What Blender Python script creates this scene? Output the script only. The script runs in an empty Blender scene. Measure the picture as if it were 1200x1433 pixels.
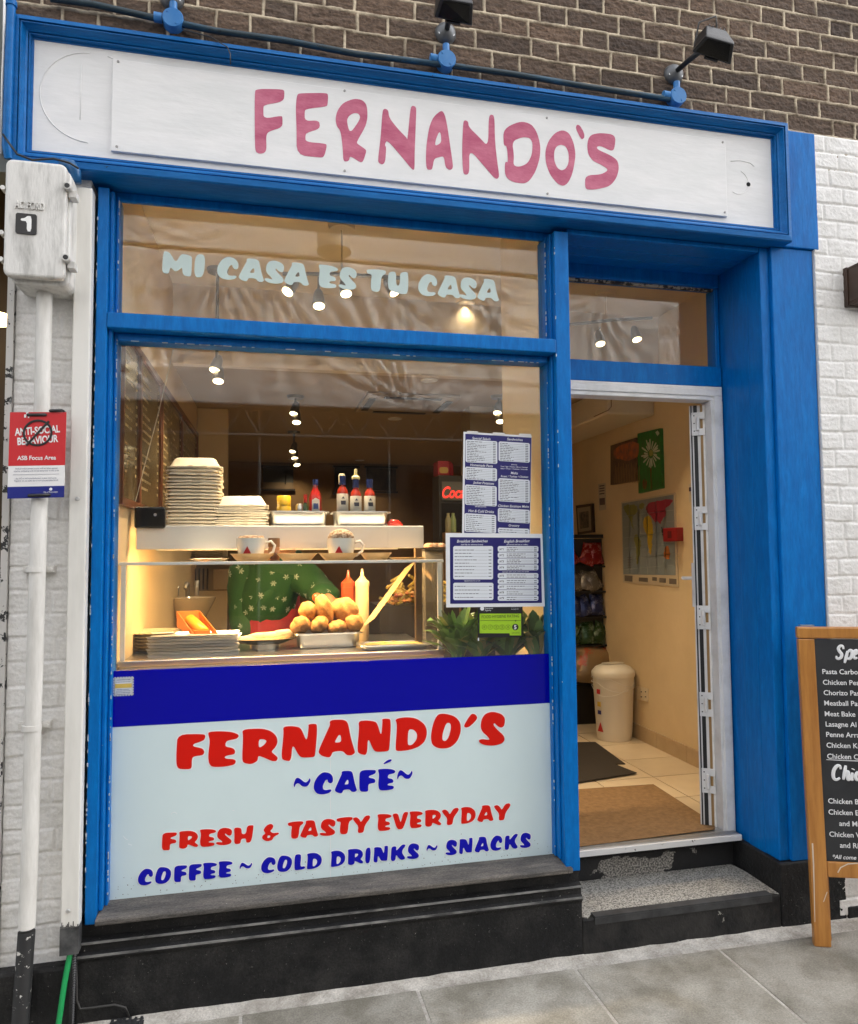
import bpy, math, random
import numpy as np
from mathutils import Vector, Matrix
from mathutils.geometry import tessellate_polygon
random.seed(7)
S = bpy.context.scene
COL = S.collection
rad = math.radians

# ------------------------------------------------------------------ camera
W0 = np.array([0.0, -2.61, 1.465])
FPX, PCX, PCY = 1037.0, 600.0, 716.5
_y, _p, _r = np.radians([12.97, 3.333, -0.451])
_f = np.array([math.sin(_y)*math.cos(_p), math.cos(_y)*math.cos(_p), math.sin(_p)])
_ri = np.array([math.cos(_y), -math.sin(_y), 0.0])
_u = np.cross(_ri, _f)
RIGHT = math.cos(_r)*_ri + math.sin(_r)*_u
UP = -math.sin(_r)*_ri + math.cos(_r)*_u
FWD = _f
cd = bpy.data.cameras.new('Camera')
cam = bpy.data.objects.new('Camera', cd)
COL.objects.link(cam)
cd.sensor_fit = 'VERTICAL'
cd.sensor_height = 36.0
cd.lens = 36.0*FPX/1433.0
cd.clip_start = 0.05
cd.clip_end = 500
M = Matrix.Identity(4)
for i in range(3):
    M[i][0], M[i][1], M[i][2], M[i][3] = RIGHT[i], UP[i], -FWD[i], W0[i]
cam.matrix_world = M
S.camera = cam

# ------------------------------------------------------------------ world, sun, exposure
world = bpy.data.worlds.new('World')
S.world = world
world.use_nodes = True
nt = world.node_tree
nt.nodes.clear()
sky = nt.nodes.new('ShaderNodeTexSky')
sky.sky_type = 'NISHITA'
sky.sun_disc = False
sky.sun_elevation = rad(46)
sky.sun_rotation = rad(68)
sky.air_density = 1.0
sky.dust_density = 4.0
hsv = nt.nodes.new('ShaderNodeHueSaturation')
hsv.inputs['Saturation'].default_value = 0.22      # overcast: nearly white sky
bg = nt.nodes.new('ShaderNodeBackground')
bg.inputs['Strength'].default_value = 0.15
wo = nt.nodes.new('ShaderNodeOutputWorld')
nt.links.new(sky.outputs[0], hsv.inputs['Color'])
nt.links.new(hsv.outputs[0], bg.inputs['Color'])
nt.links.new(bg.outputs[0], wo.inputs['Surface'])
sd = bpy.data.lights.new('Sun', 'SUN')
sd.energy = 1.5
sd.angle = rad(6)
sd.color = (1.0, 0.97, 0.93)
sun = bpy.data.objects.new('Sun', sd)
COL.objects.link(sun)
sun.location = (3, 8, 14)
_el, _az = rad(46), rad(68)        # veiled sun behind the cafe roof: the shopfront lies in open shade
_dir = Vector((math.sin(_az)*math.cos(_el), math.cos(_az)*math.cos(_el), math.sin(_el)))
sun.rotation_euler = _dir.to_track_quat('Z', 'Y').to_euler()
S.view_settings.view_transform = 'Standard'
S.view_settings.look = 'None'
S.view_settings.gamma = 1.0
S.view_settings.exposure = 2.2
S.view_settings.use_curve_mapping = False
S.cycles.use_denoising = True
S.cycles.max_bounces = 10
S.cycles.transparent_max_bounces = 16
S.cycles.caustics_reflective = False
S.cycles.caustics_refractive = False

# ------------------------------------------------------------------ helpers
def ray(x, y):
    return RIGHT*((x-PCX)/FPX) + UP*(-(y-PCY)/FPX) + FWD
def P(x, y, Y=0.0):                 # photo pixel -> point on the plane at depth Y
    d = ray(x, y); return W0 + d*((Y-W0[1])/d[1])
def PZ(x, y, Z):
    d = ray(x, y); return W0 + d*((Z-W0[2])/d[2])
def PX(x, y, X):
    d = ray(x, y); return W0 + d*((X-W0[0])/d[0])

class MB:
    def __init__(s): s.v = []; s.f = []; s.mi = []; s.m = 0
    def add(s, vs, fs):
        b = len(s.v); s.v += [tuple(map(float, p)) for p in vs]
        for f in fs: s.f.append(tuple(b+i for i in f)); s.mi.append(s.m)
        return s
    def box(s, x0, x1, y0, y1, z0, z1):
        return s.add([(x0,y0,z0),(x1,y0,z0),(x1,y1,z0),(x0,y1,z0),(x0,y0,z1),(x1,y0,z1),(x1,y1,z1),(x0,y1,z1)],
            [(0,3,2,1),(4,5,6,7),(0,1,5,4),(1,2,6,5),(2,3,7,6),(3,0,4,7)])
    def obox(s, o, a, b, c):        # box from corner o with edge vectors a, b, c
        o, a, b, c = map(np.array, (o, a, b, c))
        return s.add([o,o+a,o+a+b,o+b,o+c,o+a+c,o+a+b+c,o+b+c],
            [(0,3,2,1),(4,5,6,7),(0,1,5,4),(1,2,6,5),(2,3,7,6),(3,0,4,7)])
    def prism(s, pts, d):           # closed 3d polygon extruded by vector d
        n = len(pts); d = np.array(d); a = [np.array(p, float) for p in pts]
        return s.add(a+[p+d for p in a], [tuple(range(n))[::-1], tuple(range(n, 2*n))]+[(i,(i+1)%n,n+(i+1)%n,n+i) for i in range(n)])
    def poly(s, pts): return s.add(pts, [tuple(range(len(pts)))])
    def tube(s, pts, r, n=10, cap=True, flat=None):
        pts = [np.array(p, float) for p in pts]; k = len(pts)
        rs = r if isinstance(r, (list, tuple)) else [r]*k
        vs = []; ref = None
        for i, p in enumerate(pts):
            t = pts[min(i+1,k-1)]-pts[max(i-1,0)]; t = t/(np.linalg.norm(t)+1e-12)
            if ref is None:
                ref = np.array([0,0,1.0]) if abs(t[2]) < .9 else np.array([1.0,0,0])
            if flat is not None: ref = np.array(flat, float)
            a = ref-t*(ref@t); a /= (np.linalg.norm(a)+1e-12); ref = a; b = np.cross(t, a)
            for j in range(n):
                q = 2*math.pi*j/n; k1 = (0.25 if flat is not None else 1.0)
                vs.append(p+rs[i]*(math.cos(q)*a*k1+math.sin(q)*b))
        fs = [(i*n+j, i*n+(j+1)%n, (i+1)*n+(j+1)%n, (i+1)*n+j) for i in range(k-1) for j in range(n)]
        if cap: fs += [tuple(range(n))[::-1], tuple(range((k-1)*n, k*n))]
        return s.add(vs, fs)
    def lathe(s, prof, c=(0,0,0), n=24, axis='z', sx=1.0, sy=1.0):
        c = np.array(c, float); vs = []; k = len(prof)
        for r, h in prof:
            for j in range(n):
                q = 2*math.pi*j/n
                p = (r*math.cos(q)*sx, r*math.sin(q)*sy, h) if axis == 'z' else ((r*math.cos(q)*sx, h, r*math.sin(q)*sy) if axis == 'y' else (h, r*math.cos(q)*sx, r*math.sin(q)*sy))
                vs.append(c+np.array(p))
        fs = [(i*n+j, i*n+(j+1)%n, (i+1)*n+(j+1)%n, (i+1)*n+j) for i in range(k-1) for j in range(n)]
        fs += [tuple(range(n))[::-1], tuple(range((k-1)*n, k*n))]
        return s.add(vs, fs)
    def rrect(s, x0, x1, z0, z1, r, y0, y1, n=5):   # rounded rectangle plate facing -Y
        pts = []
        for cx, cz, a0 in ((x1-r,z0+r,-90),(x1-r,z1-r,0),(x0+r,z1-r,90),(x0+r,z0+r,180)):
            for i in range(n+1):
                a = rad(a0+90*i/n); pts.append((cx+r*math.cos(a), y0, cz+r*math.sin(a)))
        return s.prism(pts, (0, y1-y0, 0))
    def build(s, name, mats, parent=None, smooth=False, bevel=0, seg=2, auto=None):
        me = bpy.data.meshes.new(name)
        me.from_pydata(s.v, [], s.f)
        for m in (mats if isinstance(mats, (list, tuple)) else [mats]): me.materials.append(m)
        if any(s.mi): me.polygons.foreach_set('material_index', s.mi)
        me.update()
        import bmesh
        bm = bmesh.new(); bm.from_mesh(me); bmesh.ops.recalc_face_normals(bm, faces=bm.faces); bm.to_mesh(me); bm.free()
        if smooth: me.polygons.foreach_set('use_smooth', [True]*len(me.polygons))
        o = bpy.data.objects.new(name, me)
        COL.objects.link(o)
        if parent is not None: attach(o, parent)
        if bevel:
            b = o.modifiers.new('bevel', 'BEVEL'); b.width = bevel; b.segments = seg; b.limit_method = 'ANGLE'; b.angle_limit = rad(40)
        if auto is not None:
            me.polygons.foreach_set('use_smooth', [True]*len(me.polygons))
            try: me.set_sharp_from_angle(angle=rad(auto))
            except Exception: pass
        return o

def attach(o, parent):
    o.parent = parent
    L = Vector((0,0,0)); q = parent
    while q is not None:
        if q.type == 'EMPTY': L = L + Vector(q.location)
        q = q.parent
    o.matrix_parent_inverse = Matrix.Translation(-L) if parent.type == 'EMPTY' else Matrix.Identity(4)

def tag(o, label, cat=None, group=None, kind=None):
    if label: o['label'] = label
    if cat: o['category'] = cat
    if group: o['group'] = group
    if kind: o['kind'] = kind
    return o
def thing(name, label, cat, loc=(0,0,0), group=None):
    o = bpy.data.objects.new(name, None); COL.objects.link(o)
    o.location = tuple(float(x) for x in loc); o.empty_display_size = .05
    return tag(o, label, cat, group)
def dup(root, loc, rotz=0.0, label=None):
    r = root.copy(); COL.objects.link(r)
    r.location = tuple(float(x) for x in loc); r.rotation_euler = (0,0,rotz)
    if label: r['label'] = label
    for ch in root.children:
        c = ch.copy(); COL.objects.link(c); c.parent = r
        for g in ch.children:
            d = g.copy(); COL.objects.link(d); d.parent = c
    return r

# ------------------------------------------------------------------ materials
_mats = {}
def mat(name, col, rough=.5, metal=0.0, col2=None, nscale=6.0, ndet=4.0, lo=.35, hi=.65, bump=0.0, bscale=40.0, coat=0.0, stretch=None, spec=.5, emit=None, estr=0.0, island=0.0, chips=None, grain=None):
    if name in _mats: return _mats[name]
    m = bpy.data.materials.new(name); m.use_nodes = True; _mats[name] = m
    n = m.node_tree.nodes; l = m.node_tree.links
    b = n['Principled BSDF']
    b.inputs['Base Color'].default_value = (*col, 1)
    b.inputs['Roughness'].default_value = rough
    b.inputs['Metallic'].default_value = metal
    b.inputs['Specular IOR Level'].default_value = spec
    b.inputs['Coat Weight'].default_value = coat
    b.inputs['Coat Roughness'].default_value = .08
    if emit:
        b.inputs['Emission Color'].default_value = (*emit, 1); b.inputs['Emission Strength'].default_value = estr
    tc = n.new('ShaderNodeTexCoord'); mp = n.new('ShaderNodeMapping')
    l.new(tc.outputs['Object'], mp.inputs[0])
    if stretch: mp.inputs['Scale'].default_value = stretch
    src = None
    if col2 is not None:
        t = n.new('ShaderNodeTexNoise'); t.inputs['Scale'].default_value = nscale; t.inputs['Detail'].default_value = ndet; t.inputs['Roughness'].default_value = .65
        l.new(mp.outputs[0], t.inputs['Vector'])
        r = n.new('ShaderNodeMapRange'); r.inputs[1].default_value = lo; r.inputs[2].default_value = hi
        l.new(t.outputs['Fac'], r.inputs[0])
        x = n.new('ShaderNodeMix'); x.data_type = 'RGBA'
        x.inputs[6].default_value = (*col, 1); x.inputs[7].default_value = (*col2, 1)
        l.new(r.outputs[0], x.inputs[0]); src = x.outputs[2]
    if island:
        g = n.new('ShaderNodeNewGeometry'); r = n.new('ShaderNodeMapRange')
        r.inputs[3].default_value = 1-island; r.inputs[4].default_value = 1+island
        l.new(g.outputs['Random Per Island'], r.inputs[0])
        x = n.new('ShaderNodeMix'); x.data_type = 'RGBA'; x.blend_type = 'MULTIPLY'; x.inputs[0].default_value = 1
        if src is not None: l.new(src, x.inputs[6])
        else: x.inputs[6].default_value = (*col, 1)
        l.new(r.outputs[0], x.inputs[7]); src = x.outputs[2]
    if grain:                      # (scale, amount): fine-grained speckle of the surface itself
        t = n.new('ShaderNodeTexNoise'); t.inputs['Scale'].default_value = grain[0]; t.inputs['Detail'].default_value = 4; t.inputs['Roughness'].default_value = .8
        l.new(mp.outputs[0], t.inputs['Vector'])
        r = n.new('ShaderNodeMapRange'); r.inputs[1].default_value = .32; r.inputs[2].default_value = .68; r.inputs[3].default_value = 1-grain[1]; r.inputs[4].default_value = 1+grain[1]
        l.new(t.outputs['Fac'], r.inputs[0])
        x = n.new('ShaderNodeMix'); x.data_type = 'RGBA'; x.blend_type = 'MULTIPLY'; x.inputs[0].default_value = 1
        if src is not None: l.new(src, x.inputs[6])
        else: x.inputs[6].default_value = (*col, 1)
        l.new(r.outputs[0], x.inputs[7]); src = x.outputs[2]
    if chips:                      # (colour, noise scale, threshold): worn spots with a shape of their own
        t = n.new('ShaderNodeTexNoise'); t.inputs['Scale'].default_value = chips[1]; t.inputs['Detail'].default_value = 6; t.inputs['Roughness'].default_value = .7
        l.new(tc.outputs['Object'], t.inputs['Vector'])
        r = n.new('ShaderNodeMapRange'); r.inputs[1].default_value = chips[2]; r.inputs[2].default_value = chips[2]+.012
        l.new(t.outputs['Fac'], r.inputs[0])
        x = n.new('ShaderNodeMix'); x.data_type = 'RGBA'; x.inputs[7].default_value = (*chips[0], 1)
        if src is not None: l.new(src, x.inputs[6])
        else: x.inputs[6].default_value = (*col, 1)
        l.new(r.outputs[0], x.inputs[0]); src = x.outputs[2]
    if src is not None: l.new(src, b.inputs['Base Color'])
    if bump:
        t = n.new('ShaderNodeTexNoise'); t.inputs['Scale'].default_value = bscale; t.inputs['Detail'].default_value = 5
        l.new(mp.outputs[0], t.inputs['Vector'])
        bp = n.new('ShaderNodeBump'); bp.inputs['Strength'].default_value = bump; bp.inputs['Distance'].default_value = .004
        l.new(t.outputs['Fac'], bp.inputs['Height']); l.new(bp.outputs[0], b.inputs['Normal'])
    return m

def glass_mat(name, tint=(.97,.98,.97), r0=.04, gain=1.0):
    m = bpy.data.materials.new(name); m.use_nodes = True; _mats[name] = m
    n = m.node_tree.nodes; l = m.node_tree.links; n.clear()
    out = n.new('ShaderNodeOutputMaterial'); mx = n.new('ShaderNodeMixShader'); tr = n.new('ShaderNodeBsdfTransparent'); gl = n.new('ShaderNodeBsdfGlossy')
    tr.inputs[0].default_value = (*tint, 1); gl.inputs['Roughness'].default_value = .0
    g = n.new('ShaderNodeNewGeometry'); d = n.new('ShaderNodeVectorMath'); d.operation = 'DOT_PRODUCT'
    l.new(g.outputs['Incoming'], d.inputs[0]); l.new(g.outputs['Normal'], d.inputs[1])
    def mth(op, a, b=None):
        k = n.new('ShaderNodeMath'); k.operation = op
        for i, v in enumerate((a, b)):
            if v is None: continue
            if isinstance(v, (int, float)): k.inputs[i].default_value = v
            else: l.new(v, k.inputs[i])
        return k.outputs[0]
    a = mth('ABSOLUTE', d.outputs['Value']); q = mth('SUBTRACT', 1.0, a); q = mth('POWER', q, 5.0)
    q = mth('MULTIPLY', q, (1-r0)); q = mth('ADD', q, r0*gain)
    l.new(q, mx.inputs[0]); l.new(tr.outputs[0], mx.inputs[1]); l.new(gl.outputs[0], mx.inputs[2]); l.new(mx.outputs[0], out.inputs['Surface'])
    return m

BLUE = mat('blue_gloss_paint', (.001,.13,.435), .36, spec=.17, col2=(.001,.16,.50), nscale=9, lo=.4, hi=.7, bump=.25, bscale=30, stretch=(3,3,.6), grain=(18,.10), chips=((.25,.36,.50), 60, .715))
BLUEH = mat('blue_fascia_paint', (.002,.110,.345), .36, spec=.2, col2=(.008,.15,.44), nscale=5, lo=.4, hi=.7, bump=.3, bscale=30, stretch=(.6,3,3), grain=(18,.12), chips=((.02,.035,.05), 34, .69))
WHITEP = mat('white_sign_paint', (.80,.79,.78), .55, col2=(.73,.73,.72), nscale=5, bump=.30, bscale=20, stretch=(.7,1,2.6), chips=((.52,.50,.47), 40, .74))
WOOD_SILL = mat('weathered_sill_wood', (.060,.055,.050), .8, col2=(.16,.14,.12), nscale=11, ndet=12, lo=.40, hi=.70, bump=.9, bscale=60, stretch=(.45,2,3), grain=(260,.75), chips=((.34,.32,.29), 60, .70))
BLACKR = mat('black_painted_render', (.007,.007,.0075), .6, spec=.3, col2=(.026,.025,.024), nscale=7, lo=.42, hi=.72, bump=.9, bscale=60, grain=(170,.6), chips=((.26,.25,.23), 120, .665))
WPVC = mat('white_plastic', (.82,.81,.79), .42, col2=(.64,.63,.60), nscale=8, lo=.45, hi=.75)
TRUNK = mat('trunking_cream_white', (.76,.74,.69), .5, col2=(.62,.60,.55), nscale=5, lo=.45, hi=.8, stretch=(3,3,.5), chips=((.16,.15,.14), 70, .75))
STEEL = mat('brushed_steel', (.62,.60,.57), .28, 1.0, bump=.06, bscale=120)
ALU = mat('aluminium', (.62,.62,.62), .38, 1.0)
BLACKP = mat('black_plastic', (.012,.012,.013), .4)
GLASS = glass_mat('window_glass', gain=1.2)
CASEG = glass_mat('case_glass', (.99,.99,.98))
CREAM = mat('cream_wall_paint', (.72,.56,.33), .6, col2=(.66,.50,.29), nscale=2.5, bump=.2, bscale=50)
CREAMD = mat('cream_ceiling_paint', (.68,.55,.36), .65, col2=(.62,.50,.33), nscale=2)
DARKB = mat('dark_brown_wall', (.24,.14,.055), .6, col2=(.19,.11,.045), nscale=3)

# ------------------------------------------------------------------ numpy noise and brickwork sheets
def vnoise(x, z, seed):
    rs = np.random.RandomState(seed); T = rs.rand(257, 257)
    xi = np.floor(x).astype(int); zi = np.floor(z).astype(int); fx = x-xi; fz = z-zi
    fx = fx*fx*(3-2*fx); fz = fz*fz*(3-2*fz)
    g = lambda a, b: T[a % 257, b % 257]
    return (g(xi,zi)*(1-fx)+g(xi+1,zi)*fx)*(1-fz)+(g(xi,zi+1)*(1-fx)+g(xi+1,zi+1)*fx)*fz
def fbm(x, z, s, seed, o=4):
    r = 0; a = .5; t = 0
    for k in range(o):
        r = r+a*vnoise(x*s*2**k+31.7*k, z*s*2**k+17.3*k, seed+k); t += a; a *= .55
    return r/t
def brick_sheet(name, material, x0, x1, z0, z1, step, y, relief, rough, mort, zoff, seed, mproud=0.0, edge=.012, depth=.12, parent=None, xoff=0.0, ragged=0):
    nx = int((x1-x0)/step)+2; nz = int((z1-z0)/step)+2
    X, Z = np.meshgrid(np.linspace(x0,x1,nx), np.linspace(z0,z1,nz))
    wx = X+(fbm(X,Z,14,seed+50)-.5)*.010; wz = Z+(fbm(X,Z,11,seed+60)-.5)*.011
    row = np.floor((wz-zoff)/.075).astype(int); dz = (wz-zoff)-row*.075
    bed = np.minimum(dz, .075-dz)
    # Flemish bond: stretcher 225, header 112.5
    per = .3375; sh = np.where(row % 2 == 0, 0.0, per/2)+((row*7919) % 13)*.004+xoff
    q = np.floor((wx+sh)/per).astype(int); dx = (wx+sh)-q*per
    hd = dx > .225
    dd = np.where(hd, np.minimum(dx-.225, per-dx), np.minimum(dx, .225-dx))
    k = np.minimum(bed, dd)
    m = np.clip(1-(np.minimum(bed, dd*1.12)-mort*.5)/(.0024), 0, 1)                # 1 in the joint
    e = np.clip((k-mort*.5)/edge, 0, 1); e = e*e*(3-2*e)
    idb = (row*73856093) ^ (q*19349663) ^ (hd.astype(int)*83492791)
    rnd = ((idb % 1009)/1009.0); rnd2 = (((idb//7) % 997)/997.0)
    nz1 = fbm(X, Z*2.2, 38, seed); nz2 = fbm(X, Z, 120, seed+9, 3)
    h = relief*e+(rnd-.5)*relief*.7*e+(nz1-.5)*rough*e+(nz2-.5)*rough*.45
    h = h*(1-m)+m*(mproud+(nz2-.5)*rough*.5)
    Y = y-h
    V = np.stack([X,Y,Z], -1).reshape(-1,3)
    idx = np.arange(nx*nz).reshape(nz,nx)
    F = np.stack([idx[:-1,:-1], idx[:-1,1:], idx[1:,1:], idx[1:,:-1]], -1).reshape(-1,4)
    # closed body: sides and back so that the wall has depth
    ring = list(idx[0,:])+list(idx[1:,-1])+list(idx[-1,-2::-1])+list(idx[-2:0:-1,0])
    nb = len(V); back = V[ring].copy(); back[:,1] = y+depth
    V = np.vstack([V, back]); n = len(ring)
    extra = [(ring[i], nb+i, nb+(i+1)%n, ring[(i+1)%n]) for i in range(n)]+[tuple(nb+i for i in range(n))[::-1]]
    me = bpy.data.meshes.new(name)
    me.from_pydata(V.tolist(), [], F.tolist()+extra)
    me.materials.append(material)
    me.polygons.foreach_set('use_smooth', [True]*len(F)+[False]*len(extra))
    at = me.attributes.new('joint', 'FLOAT', 'POINT')
    at.data.foreach_set('value', np.concatenate([m.reshape(-1), np.zeros(len(back))]).astype(np.float32))
    at = me.attributes.new('tone', 'FLOAT', 'POINT')
    at.data.foreach_set('value', np.concatenate([rnd2.reshape(-1), np.zeros(len(back))]).astype(np.float32))
    me.update()
    o = bpy.data.objects.new(name, me); COL.objects.link(o)
    if parent: attach(o, parent)
    return o
def brick_mat():
    m = mat('brown_stock_brick', (.1,.08,.06), .85, bump=.8, bscale=90)
    n = m.node_tree.nodes; l = m.node_tree.links; b = n['Principled BSDF']
    at = n.new('ShaderNodeAttribute'); at.attribute_name = 'tone'
    cr = n.new('ShaderNodeValToRGB'); e = cr.color_ramp
    cols = [(0,(.085,.055,.038)),(.3,(.155,.100,.066)),(.55,(.120,.078,.052)),(.8,(.19,.120,.078)),(1,(.10,.070,.050))]
    e.elements[0].position = 0; e.elements[0].color = (*cols[0][1],1); e.elements[1].position = 1; e.elements[1].color = (*cols[-1][1],1)
    for p, c in cols[1:-1]:
        k = e.elements.new(p); k.color = (*c,1)
    l.new(at.outputs['Fac'], cr.inputs[0])
    tc = n.new('ShaderNodeTexCoord'); mp = n.new('ShaderNodeMapping'); mp.inputs['Scale'].default_value = (1,1,2.8)
    l.new(tc.outputs['Object'], mp.inputs[0])
    t = n.new('ShaderNodeTexNoise'); t.inputs['Scale'].default_value = 34; t.inputs['Distortion'].default_value = 1.2; t.inputs['Detail'].default_value = 8; t.inputs['Roughness'].default_value = .7
    l.new(mp.outputs[0], t.inputs[0])
    r = n.new('ShaderNodeMapRange'); r.inputs[1].default_value = .36; r.inputs[2].default_value = .62; r.inputs[3].default_value = .34; r.inputs[4].default_value = 1.0
    l.new(t.outputs['Fac'], r.inputs[0])
    x = n.new('ShaderNodeMix'); x.data_type = 'RGBA'; x.blend_type = 'MULTIPLY'; x.inputs[0].default_value = 1
    l.new(cr.outputs[0], x.inputs[6]); l.new(r.outputs[0], x.inputs[7])
    aj = n.new('ShaderNodeAttribute'); aj.attribute_name = 'joint'
    t2 = n.new('ShaderNodeTexNoise'); t2.inputs['Scale'].default_value = 14; t2.inputs['Detail'].default_value = 6
    l.new(tc.outputs['Object'], t2.inputs[0])
    cr2 = n.new('ShaderNodeMix'); cr2.data_type = 'RGBA'; cr2.inputs[6].default_value = (.20,.155,.105,1); cr2.inputs[7].default_value = (.60,.50,.36,1)
    r2 = n.new('ShaderNodeMapRange'); r2.inputs[1].default_value = .32; r2.inputs[2].default_value = .6; l.new(t2.outputs['Fac'], r2.inputs[0]); l.new(r2.outputs[0], cr2.inputs[0])
    x2 = n.new('ShaderNodeMix'); x2.data_type = 'RGBA'
    l.new(aj.outputs['Fac'], x2.inputs[0]); l.new(x.outputs[2], x2.inputs[6]); l.new(cr2.outputs[2], x2.inputs[7])
    l.new(x2.outputs[2], b.inputs['Base Color'])
    return m
BRICK = brick_mat()
WBRICK = mat('white_masonry_paint', (.78,.765,.74), .6, col2=(.66,.645,.61), nscale=7, lo=.45, hi=.75, bump=.6, bscale=70, grain=(120,.10), chips=((.20,.18,.15), 34, .72))

# ------------------------------------------------------------------ lettering
def chaikin(p, k=2, c=.25):
    for _ in range(k):
        q = []
        for i in range(len(p)):
            a, b = p[i], p[(i+1) % len(p)]
            q += [(a[0]*(1-c)+b[0]*c, a[1]*(1-c)+b[1]*c), (a[0]*c+b[0]*(1-c), a[1]*c+b[1]*(1-c))]
        p = q
    return p
def flat_glyph(mb, loops, frame, d=.0015, k=2):
    """loops: 2d outlines (outer, holes...), frame(x, z) -> 3d point, solid of thickness d towards the viewer"""
    loops = [chaikin(l, k, .22) for l in loops]
    tri = tessellate_polygon([[Vector((x, z, 0)) for x, z in l] for l in loops])
    pts = [p for l in loops for p in l]
    f0 = [np.array(frame(x, z)) for x, z in pts]
    nrm = np.array([0,-1.0,0]) if not hasattr(frame, 'n') else frame.n
    n = len(pts)
    fs = [tuple(t) for t in tri]
    b = 0
    for l in loops:
        m_ = len(l)
        fs += [(b+i, b+(i+1)%m_, n+b+(i+1)%m_, n+b+i) for i in range(m_)]
        b += m_
    mb.add([p+nrm*d for p in f0]+f0, fs)
def trace(loops, ox, oy, s):        # traced zoom coordinates -> photo pixels
    return [[(ox+x/s, oy+y/s) for x, y in l] for l in loops]
class Frame:
    def __init__(s, o, u, v, n): s.o, s.u, s.v, s.n = map(np.array, (o,u,v,n))
    def __call__(s, x, z): return s.o+s.u*x+s.v*z
def facade_frame(Y): return Frame((0,Y,0),(1,0,0),(0,0,1),(0,-1.0,0))
def font_verts(body, size, align='LEFT', shear=0, bold=0, space=1.0):
    c = bpy.data.curves.new('lettering', 'FONT'); c.body = body; c.size = size; c.align_x = align; c.shear = shear; c.offset = bold*size; c.space_character = space; c.resolution_u = 3
    o = bpy.data.objects.new('lettering', c)
    me = o.to_mesh()
    v = [tuple(p.co) for p in me.vertices]; f = [tuple(p.vertices) for p in me.polygons]
    o.to_mesh_clear(); bpy.data.objects.remove(o); bpy.data.curves.remove(c)
    return v, f
def write(mb, body, size, frame, x, z, align='LEFT', shear=0, bold=0, fitw=None, lift=.0006, rot=0):
    v, f = font_verts(body, size, align, shear, bold)
    if not v: return
    xs = [p[0] for p in v]
    k = 1.0
    if fitw: k = fitw/(max(xs)-min(xs))
    x_0 = 0 if not fitw else (min(xs) if align == 'LEFT' else 0)
    ca, sa = math.cos(rot), math.sin(rot)
    out = []
    for p in v:
        a, b = (p[0]-x_0)*k, p[1]
        out.append(frame(x+a*ca-b*sa, z+a*sa+b*ca)+frame.n*lift)
    mb.add(out, f)
# ================================================================== GROUND
G = MB().box(-40, 40, -16, 30, -.40, -.06).build('ground', mat('asphalt', (.05,.05,.052), .9, col2=(.07,.07,.07), nscale=30, bump=.6, bscale=90))
tag(G, 'dark asphalt ground of the street and under the building', kind='structure')
SLAB = mat('york_stone_paving', (.335,.315,.27), .75, col2=(.185,.17,.135), nscale=4.2, ndet=14, lo=.40, hi=.62, bump=.8, bscale=22, island=.16, grain=(150,.34), chips=((.11,.105,.095), 30, .675))
STRIP = mat('pale_mortar_strip', (.52,.49,.44), .85, col2=(.27,.245,.21), nscale=9, ndet=10, lo=.38, hi=.66, bump=.9, bscale=50, grain=(140,.3), chips=((.12,.11,.10), 38, .70))
mb = MB(); mb.m = 1
mb.box(-5.4, 6, -1.52, .0, -.055, -.0025)
mb.m = 0
joints = [-5.4,-4.4,-3.5,-2.6,-1.55,-.62,-.047,.532,1.10,1.67,2.42,3.2,4.2,5.1,6.0]
g = .0055
def quadslab(c):                     # slab with a slightly pillowed edge
    (xa,ya),(xb,yb),(xc,yc),(xd,yd) = c
    mb.prism([(xa,ya,-.03),(xb,yb,-.03),(xc,yc,-.03),(xd,yd,-.03)], (0,0,.030))
for i in range(len(joints)-1):
    a, b = joints[i]+g, joints[i+1]-g
    top = -.072-.010*max(0, min(2, a))
    y1 = -.78-.03*random.random()
    quadslab([(a,y1),(b,y1),(b,top),(a,top)])
    quadslab([(a+.3,-1.5),(b+.3,-1.5),(b+.3,y1-.01),(a+.3,y1-.01)])
pav = mb.build('pavement', [SLAB, STRIP], bevel=.003)
tag(pav, 'grey stone slab pavement in front of the shop', kind='structure')
mb = MB(); mb.box(-5.4, 6, -1.70, -1.53, -.058, .0); tag(mb.build('kerb', SLAB, bevel=.01), 'stone kerb along the pavement edge', kind='structure')
# ragged mortar fillet at the wall foot
mb = MB(); N = 90; xs = np.linspace(-1.0, 3.7, N)
top = [(x, -.071-.010*max(0,min(2,x))+.004*random.random()) for x in xs]
foot = [.003+.005*random.random() for x in xs]
for i in range(N-1):
    (xa,ya),(xb,yb) = top[i], top[i+1]
    mb.prism([(xa,ya,-.005),(xb,yb,-.005),(xb,-.008,foot[i+1]),(xa,-.008,foot[i])], (0,0,-.02))
tag(mb.build('pavement', STRIP, auto=40), 'pale mortar edge strip between the paving and the shop base', kind='structure')

# ================================================================== BRICK WALLS
o = brick_sheet('brick_wall', BRICK, -.95, 3.7, 3.075, 4.1, .0032, .0, .006, .007, .0088, .012, 3, mproud=.0085, edge=.005)
mb = MB(); mb.box(-7, -.951, .0, 6.2, 3.31, 9.0); mb.box(-.9505, 3.7005, .001, 6.2, 4.101, 9.0); mb.box(3.701, 9, .0, 6.2, 3.2, 9.0); mb.build('upper_storey', mat('plain_brick_storey', (.09,.07,.05), .9, col2=(.06,.045,.035), nscale=30), o)
tag(o, 'dark brown brick wall with pale mortar joints above the shop sign', 'wall')
o = brick_sheet('painted_wall', WBRICK, 2.266, 3.7, -.02, 3.235, .0042, -.0085, .0036, .003, .006, .012, 11, mproud=.0005, edge=.004, depth=.11)
mb = MB(); mb.box(3.7005, 7.5, -.008, .5, -.02, 3.199); mb.build('plain_wall', WBRICK, o)
tag(o, 'white painted brick wall to the right of the blue pilaster', 'wall')
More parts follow.
